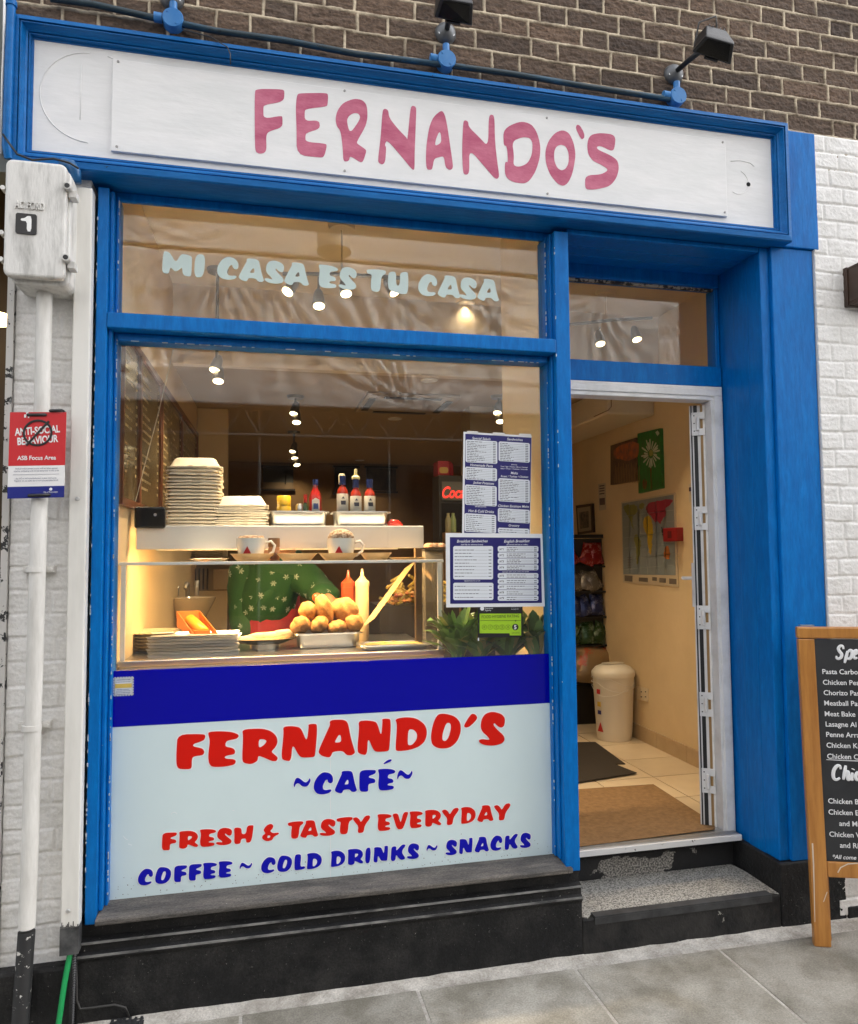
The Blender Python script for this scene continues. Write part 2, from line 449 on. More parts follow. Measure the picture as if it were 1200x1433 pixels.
pier = brick_sheet('painted_pier', WBRICK, -.775, -.553, .195, 2.95, .0035, .006, .0036, .0042, .006, .012, 23, mproud=.0003, edge=.004, depth=.10)
tag(pier, 'white painted brick pier behind the pipe and trunking', 'pier')

# black base of the white pier (own body, stands a little proud)
mb = MB()
mb.box(-.86, -.553, -.035, .09, -.03, .200)
o = mb.build('pier_base', BLACKR, bevel=.012)
tag(o, 'rough black painted base under the white brick pier', 'wall base')

# neighbouring dark doorway at the left edge
ND = thing('neighbouring_doorway', 'dark neighbouring doorway with a glowing lamp at the left edge', 'doorway', (-.95,0,0))
DK = mat('dark_doorway_paint', (.018,.013,.01), .5)
mb = MB(); mb.box(-1.8, -.80, .55, .6, 0, 3.2); mb.box(-1.8,-.80,.1,.549,2.95,3.2); mb.box(-1.8,-1.76,.1,.549,.0,2.949); mb.build('recess', mat('dark_brown_doorway', (.05,.03,.012), .6), ND)
mb = MB(); mb.box(-.797,-.777,-.01,.10,.0,3.06); mb.build('jamb', mat('chipped_grey_white_jamb', (.55,.53,.50), .6, chips=((.02,.02,.02), 22, .56)), ND)
mb = MB(); mb.box(-1.8,-.7975,.02,.5,-.03,.12); mb.build('step', BLACKR, ND)
mb = MB(); mb.box(-1.8,-.7975,-.02,.1,2.72,3.3); mb.build('fascia', mat('grey_green_fascia', (.12,.13,.12), .6), ND)
c = P(2, 447, .35); mb = MB(); mb.lathe([(0,0.0),(.045,.004),(.06,.02),(.05,.035),(.0,.04)], (c[0]-.02,.35,c[2]-.02), 20)
mb.build('lamp', mat('warm_lamp_glow', (.9,.75,.4), .5, emit=(1,.72,.32), estr=3.0), ND, smooth=True)

# ================================================================== SHOPFRONT
SF = thing('cafe_shopfront', 'blue painted timber cafe shopfront with white hand lettered sign', 'shopfront', (.8,0,0))
ZT, ZB = 3.232, 2.731           # outer fascia frame
XL, XR = -.783, 2.118
# moulding profile, swept round the sign: (inset from the outer edge, y)
def mitred(mb, prof, x0, x1, z0, z1):
    cs = []
    for ins, y in prof:
        cs.append([(x0+ins,y,z0+ins*1.42),(x1-ins,y,z0+ins*1.42),(x1-ins,y,z1-ins),(x0+ins,y,z1-ins)])
    vs = [p for c in cs for p in c]; k = len(cs)
    mb.add(vs, [(i*4+j, i*4+(j+1)%4, ((i+1)%k)*4+(j+1)%4, ((i+1)%k)*4+j) for i in range(k) for j in range(4)])
prof = [(0,.01),(0,-.060),(.003,-.066),(.017,-.068),(.0175,-.056),(.0205,-.056),(.021,-.064),(.024,-.064),(.027,-.054),(.032,-.044),(.037,-.040),(.0375,-.032),(.0395,-.032),(.040,-.037),(.0435,-.037),(.044,-.022),(.0505,-.0205),(.0505,.01)]
mb = MB(); mitred(mb, prof, XL, XR, ZB, ZT)
frame_o = mb.build('fascia_frame', BLUEH, SF)
# flaky top edge of the frame where old paint meets the brick
mb = MB()
for i in range(130):
    x = XL+.03+random.random()*2.78; w = .008+.03*random.random(); h = .002+.006*random.random()
    mb.box(x, x+w, -.050+.015*random.random(), -.012, ZT+.0005, ZT+.0005+h)
fk_ = mb.build('paint_flakes', mat('old_flaked_paint', (.35,.34,.32), .9, col2=(.03,.14,.38), nscale=30), frame_o); fk_['kind'] = 'stuff'
YB_ = -.018
mb = MB(); mb.box(XL+.048, XR-.048, YB_, .01, ZB+.066, ZT-.046)
board = mb.build('sign_board', WHITEP, SF)
fl = facade_frame(-.026)
p0, p1, p2, p3 = P(157,82,-.03), P(157,212,-.03), P(1017,196,-.03), P(1018,302,-.03)
mb = MB(); mb.box(p0[0], p3[0], -.030, -.0185, (p1[2]+p3[2])/2, (p0[2]+p2[2])/2)
panel = mb.build('sign_panel', WHITEP, board, bevel=.002)
for s in ((165,86),(163,205),(482,127),(482,239),(765,165),(766,271),(1011,199),(1014,297)):
    mb = MB(); q = P(*s, -.031); mb.lathe([(.004,-.0025),(.0045,.0)], (q[0],-.0302,q[2]), 8, 'y'); mb.build('screw', mat('painted_screw_head', (.35,.34,.32), .5), panel)
mb = MB()
q = P(1047,258,-.0185); mb.lathe([(.009,-.001),(.009,.001)], (q[0],-.0188,q[2]), 12, 'y')
mb.build('bolt_hole', mat('hole_black', (.004,.004,.004), .9), board)
# faint raised outlines of an old round badge and letters under the paint
mb = MB()
def arc(cx, cz, r, a0, a1, n=28): return [(cx+r*math.cos(rad(a0+(a1-a0)*i/n)), -.0186, cz+r*math.sin(rad(a0+(a1-a0)*i/n))) for i in range(n+1)]
c1 = P(126,137,-.018); rr = .155
mb.tube(arc(c1[0]+.0, c1[2], rr, 92, 268), .0016, 6); mb.tube(arc(c1[0]+.02, c1[2], rr, 78, 60, 6), .0016, 6); mb.tube([(c1[0]-.03,-.0186,c1[2]+.11),(c1[0]-.03,-.0186,c1[2]-.08)], .0012, 6)
mb.build('old_badge_ridge', WHITEP, board, smooth=True); mb = MB()
c2 = P(1035,262,-.018); mb.tube(arc(c2[0]-.01,c2[2]+.02,.05,70,-120,14), .0013, 6)
c3 = P(1040,228,-.018); mb.tube([(c3[0]-.06,-.0186,c3[2]+.0),(c3[0]-.02,-.0186,c3[2]+.008),(c3[0]+.03,-.0186,c3[2]+.004),(c3[0]+.05,-.0186,c3[2]-.01)], .0013, 6)
mb.build('old_badge_ridge', WHITEP, board, smooth=True)
# hand-painted name
RASP = mat('raspberry_brush_paint', (.44,.075,.155), .6, col2=(.56,.15,.235), nscale=7, ndet=8, lo=.36, hi=.62, stretch=(1.2,1,3), bump=.3, bscale=60)
FAS = [(340,110,4.2857,[
 [[(68,75),(82,66),(120,62),(240,65),(248,80),(243,138),(125,158),(120,180),(122,242),(232,222),(236,240),(235,292),(150,318),(137,345),(140,420),(130,445),(100,452),(75,440),(70,400)]],
 [[(322,95),(345,88),(500,86),(510,100),(506,160),(495,168),(375,182),(368,200),(370,255),(455,250),(462,300),(380,325),(372,345),(375,380),(495,390),(502,405),(485,470),(460,474),(320,458),(320,300),(315,180)]],
 [[(665,120),(715,128),(742,160),(746,230),(735,285),(680,380),(685,392),(735,425),(738,440),(718,500),(700,502),(640,462),(635,495),(600,498),(598,430),(585,315),(560,285),(553,240),(565,190),(600,145)],[(620,255),(632,225),(660,207),(690,208),(703,230),(690,262),(640,330)]],
 [[(835,190),(850,180),(870,190),(875,235),(930,305),(980,355),(985,370),(1003,175),(1015,162),(1036,170),(1038,200),(1028,440),(1028,545),(1015,548),(960,480),(862,365),(848,400),(858,410),(852,500),(835,517),(812,505),(808,485),(825,350)]]]),
 (600,130,4.2857,[
 [[(75,103),(95,130),(110,200),(130,340),(145,440),(138,458),(122,463),(98,445),(90,380),(60,385),(30,395),(20,455),(11,462),(-14,459),(-19,404),(-16,314),(1,204),(26,144)],[(62,230),(72,250),(74,300),(35,320),(40,280)]],
 [[(205,175),(215,163),(235,172),(238,205),(300,265),(355,325),(358,145),(372,128),(393,140),(395,290),(410,420),(422,500),(410,517),(390,510),(340,450),(240,335),(242,470),(232,490),(212,490),(203,470),(198,330)]],
 [[(445,235),(475,200),(550,170),(610,185),(645,230),(668,310),(665,390),(640,470),(605,525),(572,545),(500,535),(455,500),(455,410),(475,420),(467,318),(448,316)],[(498,290),(560,265),(605,270),(622,300),(618,370),(590,425),(540,445),(505,435),(510,380)]],
 [[(800,222),(840,240),(868,300),(880,375),(862,480),(835,540),(805,560),(770,545),(725,490),(700,420),(697,350),(715,290),(755,240)],[(792,310),(820,320),(838,360),(838,420),(820,455),(795,467),(768,450),(750,405),(750,350),(765,320)]],
 [[(885,190),(905,195),(930,240),(932,268),(918,280),(905,265),(880,215)]],
 [[(975,250),(1030,240),(1120,252),(1112,340),(1090,348),(1030,318),(1005,322),(1010,340),(1090,375),(1130,405),(1140,450),(1125,510),(1085,560),(1000,580),(945,580),(935,560),(938,495),(1030,490),(1068,470),(1070,455),(1030,430),(985,410),(955,370),(948,320),(955,275)]]])]
mb = MB(); fr = facade_frame(-.0303)
for ox, oy, s, gl in FAS:
    for loops in gl:
        lp = [[(P(x,y,-.0303)[0], P(x,y,-.0303)[2]) for x, y in l] for l in trace(loops, ox, oy, s)]
        flat_glyph(mb, lp, fr, .0006, 2)
mb.build('sign_lettering', RASP, panel)

# boarding behind the sign, soffit and lintel
mb = MB(); mb.box(XL+.02, 2.11, .011, .0995, 2.7315, ZT-.005); mb.build('fascia_backing', BLUEH, SF)
SHB = BLUE
mb = MB()
mb.box(-.535, 1.163, .066, .0855, 2.700, 2.7305)      # head over the window
mb.box(1.164, 2.016, .286, .36, 2.655, 2.7305)          # head over the door
mb.box(1.164, 2.016, .012, .04, 2.709, 2.7305)
mb.build('head_rail', BLUE, SF, bevel=.004)
mb = MB()
for i in range(3): mb.box(1.164, 2.016, .041+i*.0825, .041+i*.0825+.079, 2.712, 2.7305)
mb.build('recess_soffit', BLUE, SF, bevel=.004)
# left post, mullion, pilaster
def stepped_post(mb, x0, x1, z0, z1, inner=None):
    mb.box(x0, x1, 0.0, .12, z0, z1)
mb = MB(); mb.box(-.532, -.497, .0, .14, .2995, 2.711); mb.box(-.4965, -.484, .022, .14, .33, 2.711); mb.box(-.4835, -.474, .055, .14, .33, 2.711)
mb.build('left_post', BLUE, SF, bevel=.003)
mb = MB(); mb.box(1.105, 1.163, .0, .14, .2995, 2.711); mb.box(1.096, 1.1045, .03, .14, .335, 2.711); mb.box(1.090, 1.0955, .06, .14, .335, 2.711); mb.box(1.130,1.1635,.1405,.35,.235,2.7305)
mb.build('mullion', BLUE, SF, bevel=.003)
mb = MB()
mb.box(2.062, 2.262, -.004, .10, .245, 2.7305); mb.box(2.1195, 2.288, -.0145, .0985, 2.7315, 3.235)
mb.box(2.018, 2.0615, .012, .10, .245, 2.7305)
mb.build('pilaster', BLUE, SF, bevel=.004)
mb = MB(); mb.box(2.0185, 2.055, .1005, .20, .238, 2.7305); mb.box(2.022, 2.055, .2005, .36, .238, 2.7305)
mb.build('door_reveal', BLUE, SF, bevel=.003)
# little flakes of bare primer along the glazing beads and edges
PRIM = mat('pale_primer', (.50,.54,.58), .7); rng = random.Random(12)
mb = MB()
for xe, ye, z0_, z1_, n_ in ((-.4742,.0545,.34,2.70,60),(1.0903,.0595,.34,2.70,60),(1.1052,-.0004,.30,2.7,9),(-.5315,-.0004,.26,2.6,60),(2.267,-.0125,.25,3.1,10)):
    for i in range(n_):
        z = rng.uniform(z0_, z1_); h = rng.uniform(.002,.012)*(2.2 if rng.random() < .12 else 1); w = rng.uniform(.0012,.004)
        mb.box(xe-w/2, xe+w/2, ye-.0012, ye+.003, z, z+h)
for i in range(60):
    x = rng.uniform(-.47,1.08); w = rng.uniform(.004,.03); z = rng.choice((2.2865,2.2048)); mb.box(x, x+w, .0492, .053, z-.0012, z+.0012)
pc_ = mb.build('paint_chips', PRIM, SF); pc_['kind'] = 'stuff'
# transom bar (two step mouldings)
mb = MB(); mb.box(-.4965, 1.1045, -.003, .12, 2.232, 2.285)
mb.box(-.474, 1.0895, .05, .12, 2.2855, 2.302); mb.box(-.474, 1.0895, .05, .12, 2.205, 2.2315)
mb.build('transom_bar', BLUE, SF, bevel=.004)
# panes
mb = MB(); mb.box(-.478, 1.094, .090, .096, .905, 2.21); pane = mb.build('window_pane', GLASS, SF); pane['label'] = 'large clear shop window pane'
mb = MB(); mb.box(-.478, 1.094, .090, .096, 2.296, 2.715); fan = mb.build('upper_pane', GLASS, SF); fan['label'] = 'upper window pane lettered MI CASA ES TU CASA'
mb = MB(); mb.box(1.165, 1.999, .315, .321, 2.295, 2.657); mb.build('door_fanlight', GLASS, SF)
mb = MB(); mb.box(1.164, 2.0165, .288, .36, 2.205, 2.296); mb.box(1.995,2.017,.295,.36,2.2965,2.6545); mb.build('door_transom', BLUE, SF, bevel=.004)
mb = MB(); mb.box(1.164,1.9945,.300,.314,2.644,2.6545); mb.build('putty_line', mat('old_putty', (.42,.36,.28), .8, chips=((.02,.02,.02),30,.5)), SF)
# riser panels (printed glass below the window)
PALE = mat('pale_back_painted_glass', (.66,.78,.785), .15, col2=(.63,.75,.76), nscale=2, spec=.35)
DBLUE = mat('deep_blue_vinyl', (.001,.001,.33), .12, spec=.22)
mb = MB(); mb.box(-.478, 1.094, .0895, .11, .325, .8965); riser = mb.build('riser_panel', PALE, SF)
mb = MB(); mb.box(-.478, 1.094, .0885, .104, .897, 1.083); band = mb.build('blue_band', DBLUE, SF)

# riser lettering ------------------------------------------------------
RED = mat('red_vinyl', (.66,.010,.004), .3, spec=.25); NAVY = mat('navy_vinyl', (.003,.003,.40), .3, spec=.25); HALO = mat('white_vinyl', (.80,.80,.80), .3)
z5, z6, z7, z8, z3, z4 = (230,980,4.8), (470,980,4.8), (180,1120,4.138), (460,1110,4.0), (210,330,4.615), (440,350,4.444)
TR = {
 'F': (z5,[[(88,228),(265,226),(275,240),(268,265),(235,280),(195,292),(190,310),(255,322),(268,345),(260,368),(195,376),(183,395),(183,455),(160,463),(95,462),(78,430),(80,330)]]),
 'E': (z5,[[(295,212),(370,207),(450,212),(495,228),(498,245),(480,260),(420,270),(408,290),(410,312),(460,320),(475,340),(470,362),(420,370),(402,380),(410,392),(465,395),(480,408),(470,432),(400,446),(320,448),(298,425),(292,370),(305,270),(293,232)]]),
 'R': (z5,[[(520,195),(650,188),(715,205),(752,240),(760,280),(745,315),(715,345),(740,365),(762,385),(752,408),(720,408),(670,385),(628,370),(625,408),(580,430),(530,420),(520,395),(528,240)],[(632,262),(665,260),(688,272),(668,300),(632,322)]]),
 'N': (z5,[[(795,178),(850,172),(905,180),(922,200),(955,280),(968,180),(965,162),(1000,157),(1028,162),(1012,370),(1000,382),(925,385),(900,370),(858,290),(850,408),(810,405),(782,390),(800,220)]]),
 'A': (z5,[[(1108,140),(1135,130),(1205,130),(1232,150),(1250,250),(1275,335),(1280,352),(1255,370),(1222,368),(1195,338),(1128,345),(1120,370),(1105,385),(1060,375),(1035,355),(1035,335),(1095,200),(1112,165)],[(1172,228),(1185,240),(1186,280),(1150,285),(1142,278)]]),
 'D': (z6,[[(395,125),(470,112),(540,120),(595,160),(612,210),(600,270),(560,310),(490,335),(405,342),(398,320),(410,160)],[(485,195),(520,195),(545,225),(540,265),(510,300),(483,302),(480,270)]]),
 'O': (z6,[[(690,90),(740,90),(800,108),(835,150),(838,210),(815,275),(765,320),(690,325),(645,300),(635,250),(645,180),(665,120)],[(740,150),(768,152),(772,190),(755,250),(735,275),(712,268),(715,220)]]),
 "'": (z6,[[(905,90),(935,92),(952,122),(900,175),(870,185),(855,172)]]),
 'S': (z6,[[(1000,90),(1050,75),(1110,90),(1135,120),(1130,170),(1110,185),(1085,175),(1062,150),(1055,165),(1080,195),(1125,235),(1133,265),(1115,290),(1060,305),(1000,302),(962,285),(960,265),(985,260),(1035,268),(1015,240),(985,215),(970,185),(975,130)]]),
 'C': (z5,[[(1065,478),(1110,485),(1130,510),(1132,545),(1115,560),(1095,548),(1095,530),(1080,535),(1062,575),(1065,600),(1085,605),(1115,598),(1122,608),(1105,625),(1060,636),(1020,628),(1000,595),(1005,550),(1030,505)]]),
 '~': (z5,[[(865,560),(880,520),(900,515),(945,548),(965,535),(975,515),(982,535),(960,570),(925,570),(900,548),(880,555),(872,578)]]),
 '´': (z6,[[(320,420),(345,402),(370,396),(372,406),(345,418),(322,426)]]),
 'H': (z7,[[(612,160),(630,155),(655,160),(655,195),(680,192),(685,145),(720,142),(722,150),(710,240),(680,245),(680,218),(652,222),(648,250),(612,252),(615,200)]]),
 'T': (z7,[[(920,130),(960,122),(1005,120),(1005,135),(985,150),(980,215),(965,225),(940,222),(940,180),(945,148),(925,148)]]),
 '&': (z7,[[(780,170),(800,140),(825,130),(838,145),(830,165),(818,175),(832,190),(865,185),(868,195),(840,210),(830,232),(800,240),(775,225),(775,205),(795,190)],[(805,203),(820,203),(818,217),(803,220)]]),
 'L': (z7,[[(960,320),(985,315),(998,322),(990,385),(1018,380),(1018,395),(965,405),(958,395)]]),
 'Y': (z8,[[(920,72),(940,65),(955,75),(965,95),(985,60),(1010,55),(1015,70),(985,110),(980,148),(955,152),(948,145),(952,115),(930,90)]]),
 'V': (z8,[[(355,115),(385,110),(395,150),(400,165),(415,105),(440,103),(440,115),(415,195),(400,203),(380,200),(362,140)]]),
 'K': (z8,[[(985,235),(1010,232),(1008,260),(1040,222),(1062,225),(1035,262),(1060,298),(1040,306),(1025,300),(1008,275),(1005,310),(980,312),(982,260)]]),
 'I': (z8,[[(205,315),(235,310),(230,385),(202,390)]]),
 'M': (z3,[[(85,105),(105,102),(130,115),(165,180),(195,125),(220,120),(265,135),(270,150),(265,265),(250,272),(210,262),(205,205),(190,225),(160,240),(130,205),(122,250),(100,252),(75,240)]]),
 'U': (z4,[[(458,160),(480,150),(505,155),(505,230),(520,240),(530,215),(528,160),(560,152),(580,160),(578,285),(545,290),(500,280),(460,262),(455,220)]]),
}
YR = .089
GL = {}
for k, (zz, loops) in TR.items():
    lp = [[(P(x,y,YR)[0], P(x,y,YR)[2]) for x, y in l] for l in trace(loops, *zz)]
    xs = [p[0] for p in lp[0]]; zs = [p[1] for p in lp[0]]
    GL[k] = [[((x-min(xs))/(max(xs)-min(xs)), (z-min(zs))/(max(zs)-min(zs))) for x, z in l] for l in lp]
def grow(l, d):                        # outline pushed outwards, for the thin white keyline
    n = len(l); out = []
    ar = sum(l[i][0]*l[(i+1)%n][1]-l[(i+1)%n][0]*l[i][1] for i in range(n)); sg = 1 if ar > 0 else -1
    for i in range(n):
        a, b, c = l[i-1], l[i], l[(i+1)%n]
        t = (c[0]-a[0], c[1]-a[1]); q = math.hypot(*t)+1e-9
        out.append((b[0]+sg*t[1]/q*d, b[1]-sg*t[0]/q*d))
    return out
def line(mb, hb, items, zz, base, top, Y, halo=.003):
    """items: (glyph, left, right[, zlo, zhi]) in traced zoom columns"""
    ox, oy, s = zz
    for it in items:
        k, a, b = it[:3]; zl, zh = it[3:5] if len(it) > 3 else (0, 1)
        za = zz if len(it) < 6 else it[5]
        xa, xb = za[0]+a/za[2], za[0]+b/za[2]
        xm = (xa+xb)/2
        f = lambda L, x: L[0][1]+(L[1][1]-L[0][1])*(x-L[0][0])/(L[1][0]-L[0][0])
        zb, zt = P(xm, f(base,xm), Y)[2], P(xm, f(top,xm), Y)[2]
        ym = (f(base,xm)+f(top,xm))/2
        Xa, Xb = P(xa,ym,Y)[0], P(xb,ym,Y)[0]
        z0, z1 = zb+(zt-zb)*zl, zb+(zt-zb)*zh
        lp = [[(Xa+(Xb-Xa)*x, z0+(z1-z0)*z) for x, z in l] for l in GL[k]]
        fr = facade_frame(Y)
        flat_glyph(mb, lp, fr, .0012)
        if hb is not None: flat_glyph(hb, [grow(chaikin(lp[0],1,.22), halo)], fr, .0005, 1)
A5 = lambda x: 0
red, navy, halo = MB(), MB(), MB()
# big name, straight from its own traces
for zz, ks in ((z5,'FERNA'),(z6,"NDO'S")):
    for k in ks:
        if zz is z6 and k == 'N':
            lp = [(150,140),(205,134),(262,142),(278,160),(303,245),(312,140),(308,126),(340,122),(370,128),(358,330),(345,342),(275,347),(250,335),(213,245),(208,368),(165,362),(140,345),(155,190)]
            loops = [lp]
        else: loops = TR[k][1]
        lp = [[(P(x,y,YR)[0], P(x,y,YR)[2]) for x, y in l] for l in trace(loops, *zz)]
        flat_glyph(red, lp, facade_frame(YR), .0012)
        flat_glyph(halo, [grow(chaikin(lp[0],1,.22), .004)], facade_frame(YR), .0005, 1)
red.build('name_lettering', RED, riser); halo.build('name_keyline', HALO, riser)
B = lambda z, *p: [(z[0]+x/z[2], z[1]+y/z[2]) for x, y in p]
navy, halo = MB(), MB()
cb = [(230+1050/4.8, 980+634/4.8), (470+335/4.8, 980+605/4.8)]; ct = [(230+1080/4.8, 980+480/4.8), (470+335/4.8, 980+458/4.8)]
line(navy, halo, [('C',1000,1132),('~',865,982,.38,.82)], z5, cb, ct, YR, .0025)
line(navy, halo, [('A',-8,140),('F',155,268),('E',282,398),('´',318,374,1.2,1.42),('~',408,515,.45,.90)], z6, cb, ct, YR, .0025)
navy.build('cafe_lettering', NAVY, riser); halo.build('cafe_keyline', HALO, riser); red, halo = MB(), MB()
fb, ft = [(232,1190),(701,1148)], [(226.6,1165.5),(710,1124)]
line(red, halo, [('F',192,278),('R',290,402),('E',412,505),('S',505,598),('H',608,722),('&',772,870),('T',918,1010),('A',993,1097),('S',1105,1197)], z7, fb, ft, YR, .0025)
line(red, halo, [('T',40,132),('Y',132,232),('E',272,350),('V',355,443),('E',452,525),('R',537,628),('Y',630,728),('D',738,822),('A',830,920),('Y',922,1017)], z8, fb, ft, YR, .0025)
red.build('tagline_lettering', RED, riser); halo.build('tagline_keyline', HALO, riser); navy, halo = MB(), MB()
fb, ft = [(201.7,1239),(735,1186.5)], [(201.7,1215.5),(735,1165)]
line(navy, halo, [('C',52,140),('O',152,245),('F',262,337),('F',347,422),('E',430,510),('E',520,600),('~',640,715,.40,.80),('C',765,850),('O',858,945),('L',958,1020),('D',1030,1118)], z7, fb, ft, YR, .0025)
line(navy, halo, [('D',10,92),('R',105,192),('I',202,235),('N',248,332),('K',345,433),('S',437,505),('~',545,608,.40,.80),('S',652,717),('N',727,805),('A',815,895),('C',902,970),('K',982,1062),('S',1068,1130)], z8, fb, ft, YR, .0025)

navy.build('drinks_lettering', NAVY, riser); halo.build('drinks_keyline', HALO, riser)
mb = MB(); q = P(462,1100,YR)[0]; mb.box(q-.0008, q+.0008, .0887, .0894, .33, .895); mb.build('film_seam', HALO, riser)
mb = MB(); rng = random.Random(21)
for x, y, r_, a0, a1 in ((182,1166,9,200,250),(160,1182,7,150,210),(243,1141,4,20,160),(186,1172,10,230,262),(560,1100,12,60,75),(330,1120,14,250,262),(690,1170,9,20,44)):
    q = P(x, y, YR); r = r_*.0025
    mb.tube([(q[0]+r*math.cos(rad(a0+(a1-a0)*t/8)), .0893, q[2]+r*math.sin(rad(a0+(a1-a0)*t/8))) for t in range(9)], .0006, 5)
sc_ = mb.build('surface_scuff', HALO, riser, smooth=True); sc_['kind'] = 'stuff'
mb = MB()
for i in range(140):
    x = rng.uniform(-.46,1.08); z = .336+abs(rng.gauss(0,.03)); r = rng.uniform(.0006,.0018)
    mb.lathe([(r,-.0006),(r,.0)], (x,.0895,z), 6, 'y')
sp_ = mb.build('dirt_splash', mat('street_dirt', (.16,.15,.13), .9), riser); sp_['kind'] = 'stuff'
# MI CASA ES TU CASA
mb = MB(); fb, ft = [(231.7,384.8),(696.5,423)], [(231.7,351.5),(685,390.5)]
line(mb, None, [('M',75,270),('I',282,357),('C',430,570),('A',572,735),('S',738,865),('A',865,1025)], z3, fb, ft, .0895)
line(mb, None, [('E',25,145),('S',148,262),('T',320,443),('U',455,583),('C',642,762),('A',765,905),('S',900,1008),('A',1012,1145)], z4, fb, ft, .0895)
mb.build('pane_lettering', mat('pale_mint_vinyl', (.60,.72,.68), .5), fan)

# sill, plinth, steps
mb = MB()
prof = [(.0895,.334),(-.020,.3225),(-.0255,.318),(-.0255,.3045),(-.006,.300),(.08,.304)]
mb.prism([(-.497,y,z) for y, z in prof], (1.6015,0,0))
mb.prism([(1.1045,y,z) for y, z in prof[1:5]+[(-.003,.301),(-.003,.321)]], (.020,0,0))
sill = mb.build('window_sill', WOOD_SILL, SF, bevel=.003)
mb = MB()
prof = [(.10,-.03),(-.008,-.03),(-.010,.19),(-.020,.204),(-.020,.214),(-.006,.220),(-.004,.240),(-.014,.244),(-.014,.251),(.012,.258),(.012,.299),(.10,.299)]
mb.prism([(-.552,y,z) for y, z in prof], (1.714,0,0))
pl_ = mb.build('plinth', BLACKR, SF)
WORN = mat('worn_grey_edge', (.05,.05,.05), .6, col2=(.24,.235,.225), nscale=14, lo=.40, hi=.62, bump=.6, bscale=50, stretch=(.5,1,1))
for zz_, yy_, th_ in ((.2142,-.0202,.003),(.2512,-.0142,.0022)):
    mb = MB(); mb.box(-.551, 1.161, yy_-.0006, yy_+.008, zz_-th_-.003, zz_+.0008); mb.build('moulding_edge', WORN, pl_)
mb = MB(); mb.box(2.0,2.30,-.012,.36,-.03,.2445); mb.build('plinth_block', BLACKR, SF, bevel=.006)
mb = MB(); mb.box(2.301,3.7,-.016,.06,-.03,.05); mb.build('wall_foot', BLACKR, SF, bevel=.006)
TERR = mat('terrazzo', (.46,.44,.39), .55, col2=(.10,.095,.085), nscale=150, ndet=2, lo=.42, hi=.62, bump=.3, bscale=150)
mb = MB(); mb.box(1.163,1.999,-.010,.285,-.03,.128); st = mb.build('door_step', mat('worn_black_step', (.008,.008,.0085), .6, spec=.3, col2=(.03,.028,.026), nscale=8, bump=.8, bscale=55, chips=((.26,.25,.22), 17, .655)), SF, bevel=.006)
mb = MB()
N = 14
mb.prism([(1.166,.008,.1284),(1.185,-.007,.1284),(1.22,.028,.1284),(1.955,.020,.1284),(1.994,-.006,.1284),(1.997,.20,.1284),(1.985,.282,.1284),(1.166,.282,.1284)], (0,0,.003))
mb.build('step_tread', TERR, st)
mb = MB(); mb.box(1.212,1.958,-.0125,.024,.1288,.1345); mb.box(1.212,1.958,-.0135,-.0104,.106,.1287); mb.build('nosing_strip', mat('black_rubber', (.02,.02,.021), .6, col2=(.05,.05,.05), nscale=12), st)
BW = mat('worn_black_over_terrazzo', (.013,.013,.014), .6, bump=.5, bscale=60)
def worn():                           # black paint flaked off in a large patch
    n = BW.node_tree.nodes; l = BW.node_tree.links; b = n['Principled BSDF']
    tc = n.new('ShaderNodeTexCoord'); t = n.new('ShaderNodeTexNoise'); t.inputs['Scale'].default_value = 9; t.inputs['Detail'].default_value = 7
    l.new(tc.outputs['Object'], t.inputs[0])
    sp = n.new('ShaderNodeSeparateXYZ'); l.new(tc.outputs['Object'], sp.inputs[0])
    r = n.new('ShaderNodeMapRange'); r.inputs[1].default_value = 1.2; r.inputs[2].default_value = 1.48; l.new(sp.outputs[0], r.inputs[0])
    r2 = n.new('ShaderNodeMapRange'); r2.inputs[1].default_value = 1.82; r2.inputs[2].default_value = 1.60; l.new(sp.outputs[0], r2.inputs[0])
    r3 = n.new('ShaderNodeMapRange'); r3.inputs[1].default_value = .235; r3.inputs[2].default_value = .17; l.new(sp.outputs[2], r3.inputs[0])
    m1 = n.new('ShaderNodeMath'); m1.operation = 'MULTIPLY'; l.new(r.outputs[0], m1.inputs[0]); l.new(r2.outputs[0], m1.inputs[1])
    m2 = n.new('ShaderNodeMath'); m2.operation = 'MULTIPLY'; l.new(m1.outputs[0], m2.inputs[0]); l.new(r3.outputs[0], m2.inputs[1])
    m3 = n.new('ShaderNodeMath'); m3.operation = 'MULTIPLY_ADD'; l.new(m2.outputs[0], m3.inputs[0]); m3.inputs[1].default_value = .42; l.new(t.outputs['Fac'], m3.inputs[2])
    r4 = n.new('ShaderNodeMapRange'); r4.inputs[1].default_value = .70; r4.inputs[2].default_value = .715; l.new(m3.outputs[0], r4.inputs[0])
    t2 = n.new('ShaderNodeTexNoise'); t2.inputs['Scale'].default_value = 140; l.new(tc.outputs['Object'], t2.inputs[0])
    c = n.new('ShaderNodeValToRGB'); c.color_ramp.elements[0].position = .42; c.color_ramp.elements[0].color = (.09,.085,.08,1); c.color_ramp.elements[1].position = .6; c.color_ramp.elements[1].color = (.42,.40,.36,1)
    l.new(t2.outputs['Fac'], c.inputs[0])
    x = n.new('ShaderNodeMix'); x.data_type = 'RGBA'; x.inputs[6].default_value = (.013,.013,.014,1)
    l.new(r4.outputs[0], x.inputs[0]); l.new(c.outputs[0], x.inputs[7]); l.new(x.outputs[2], b.inputs['Base Color'])
worn()
mb = MB(); mb.box(1.163,2.0,.2855,.42,-.03,.228); mb.build('upper_riser', BW, SF, bevel=.004)
mb = MB(); mb.box(1.163,2.018,.250,.42,.2285,.2515); mb.build('threshold_board', BLACKR, SF, bevel=.003)
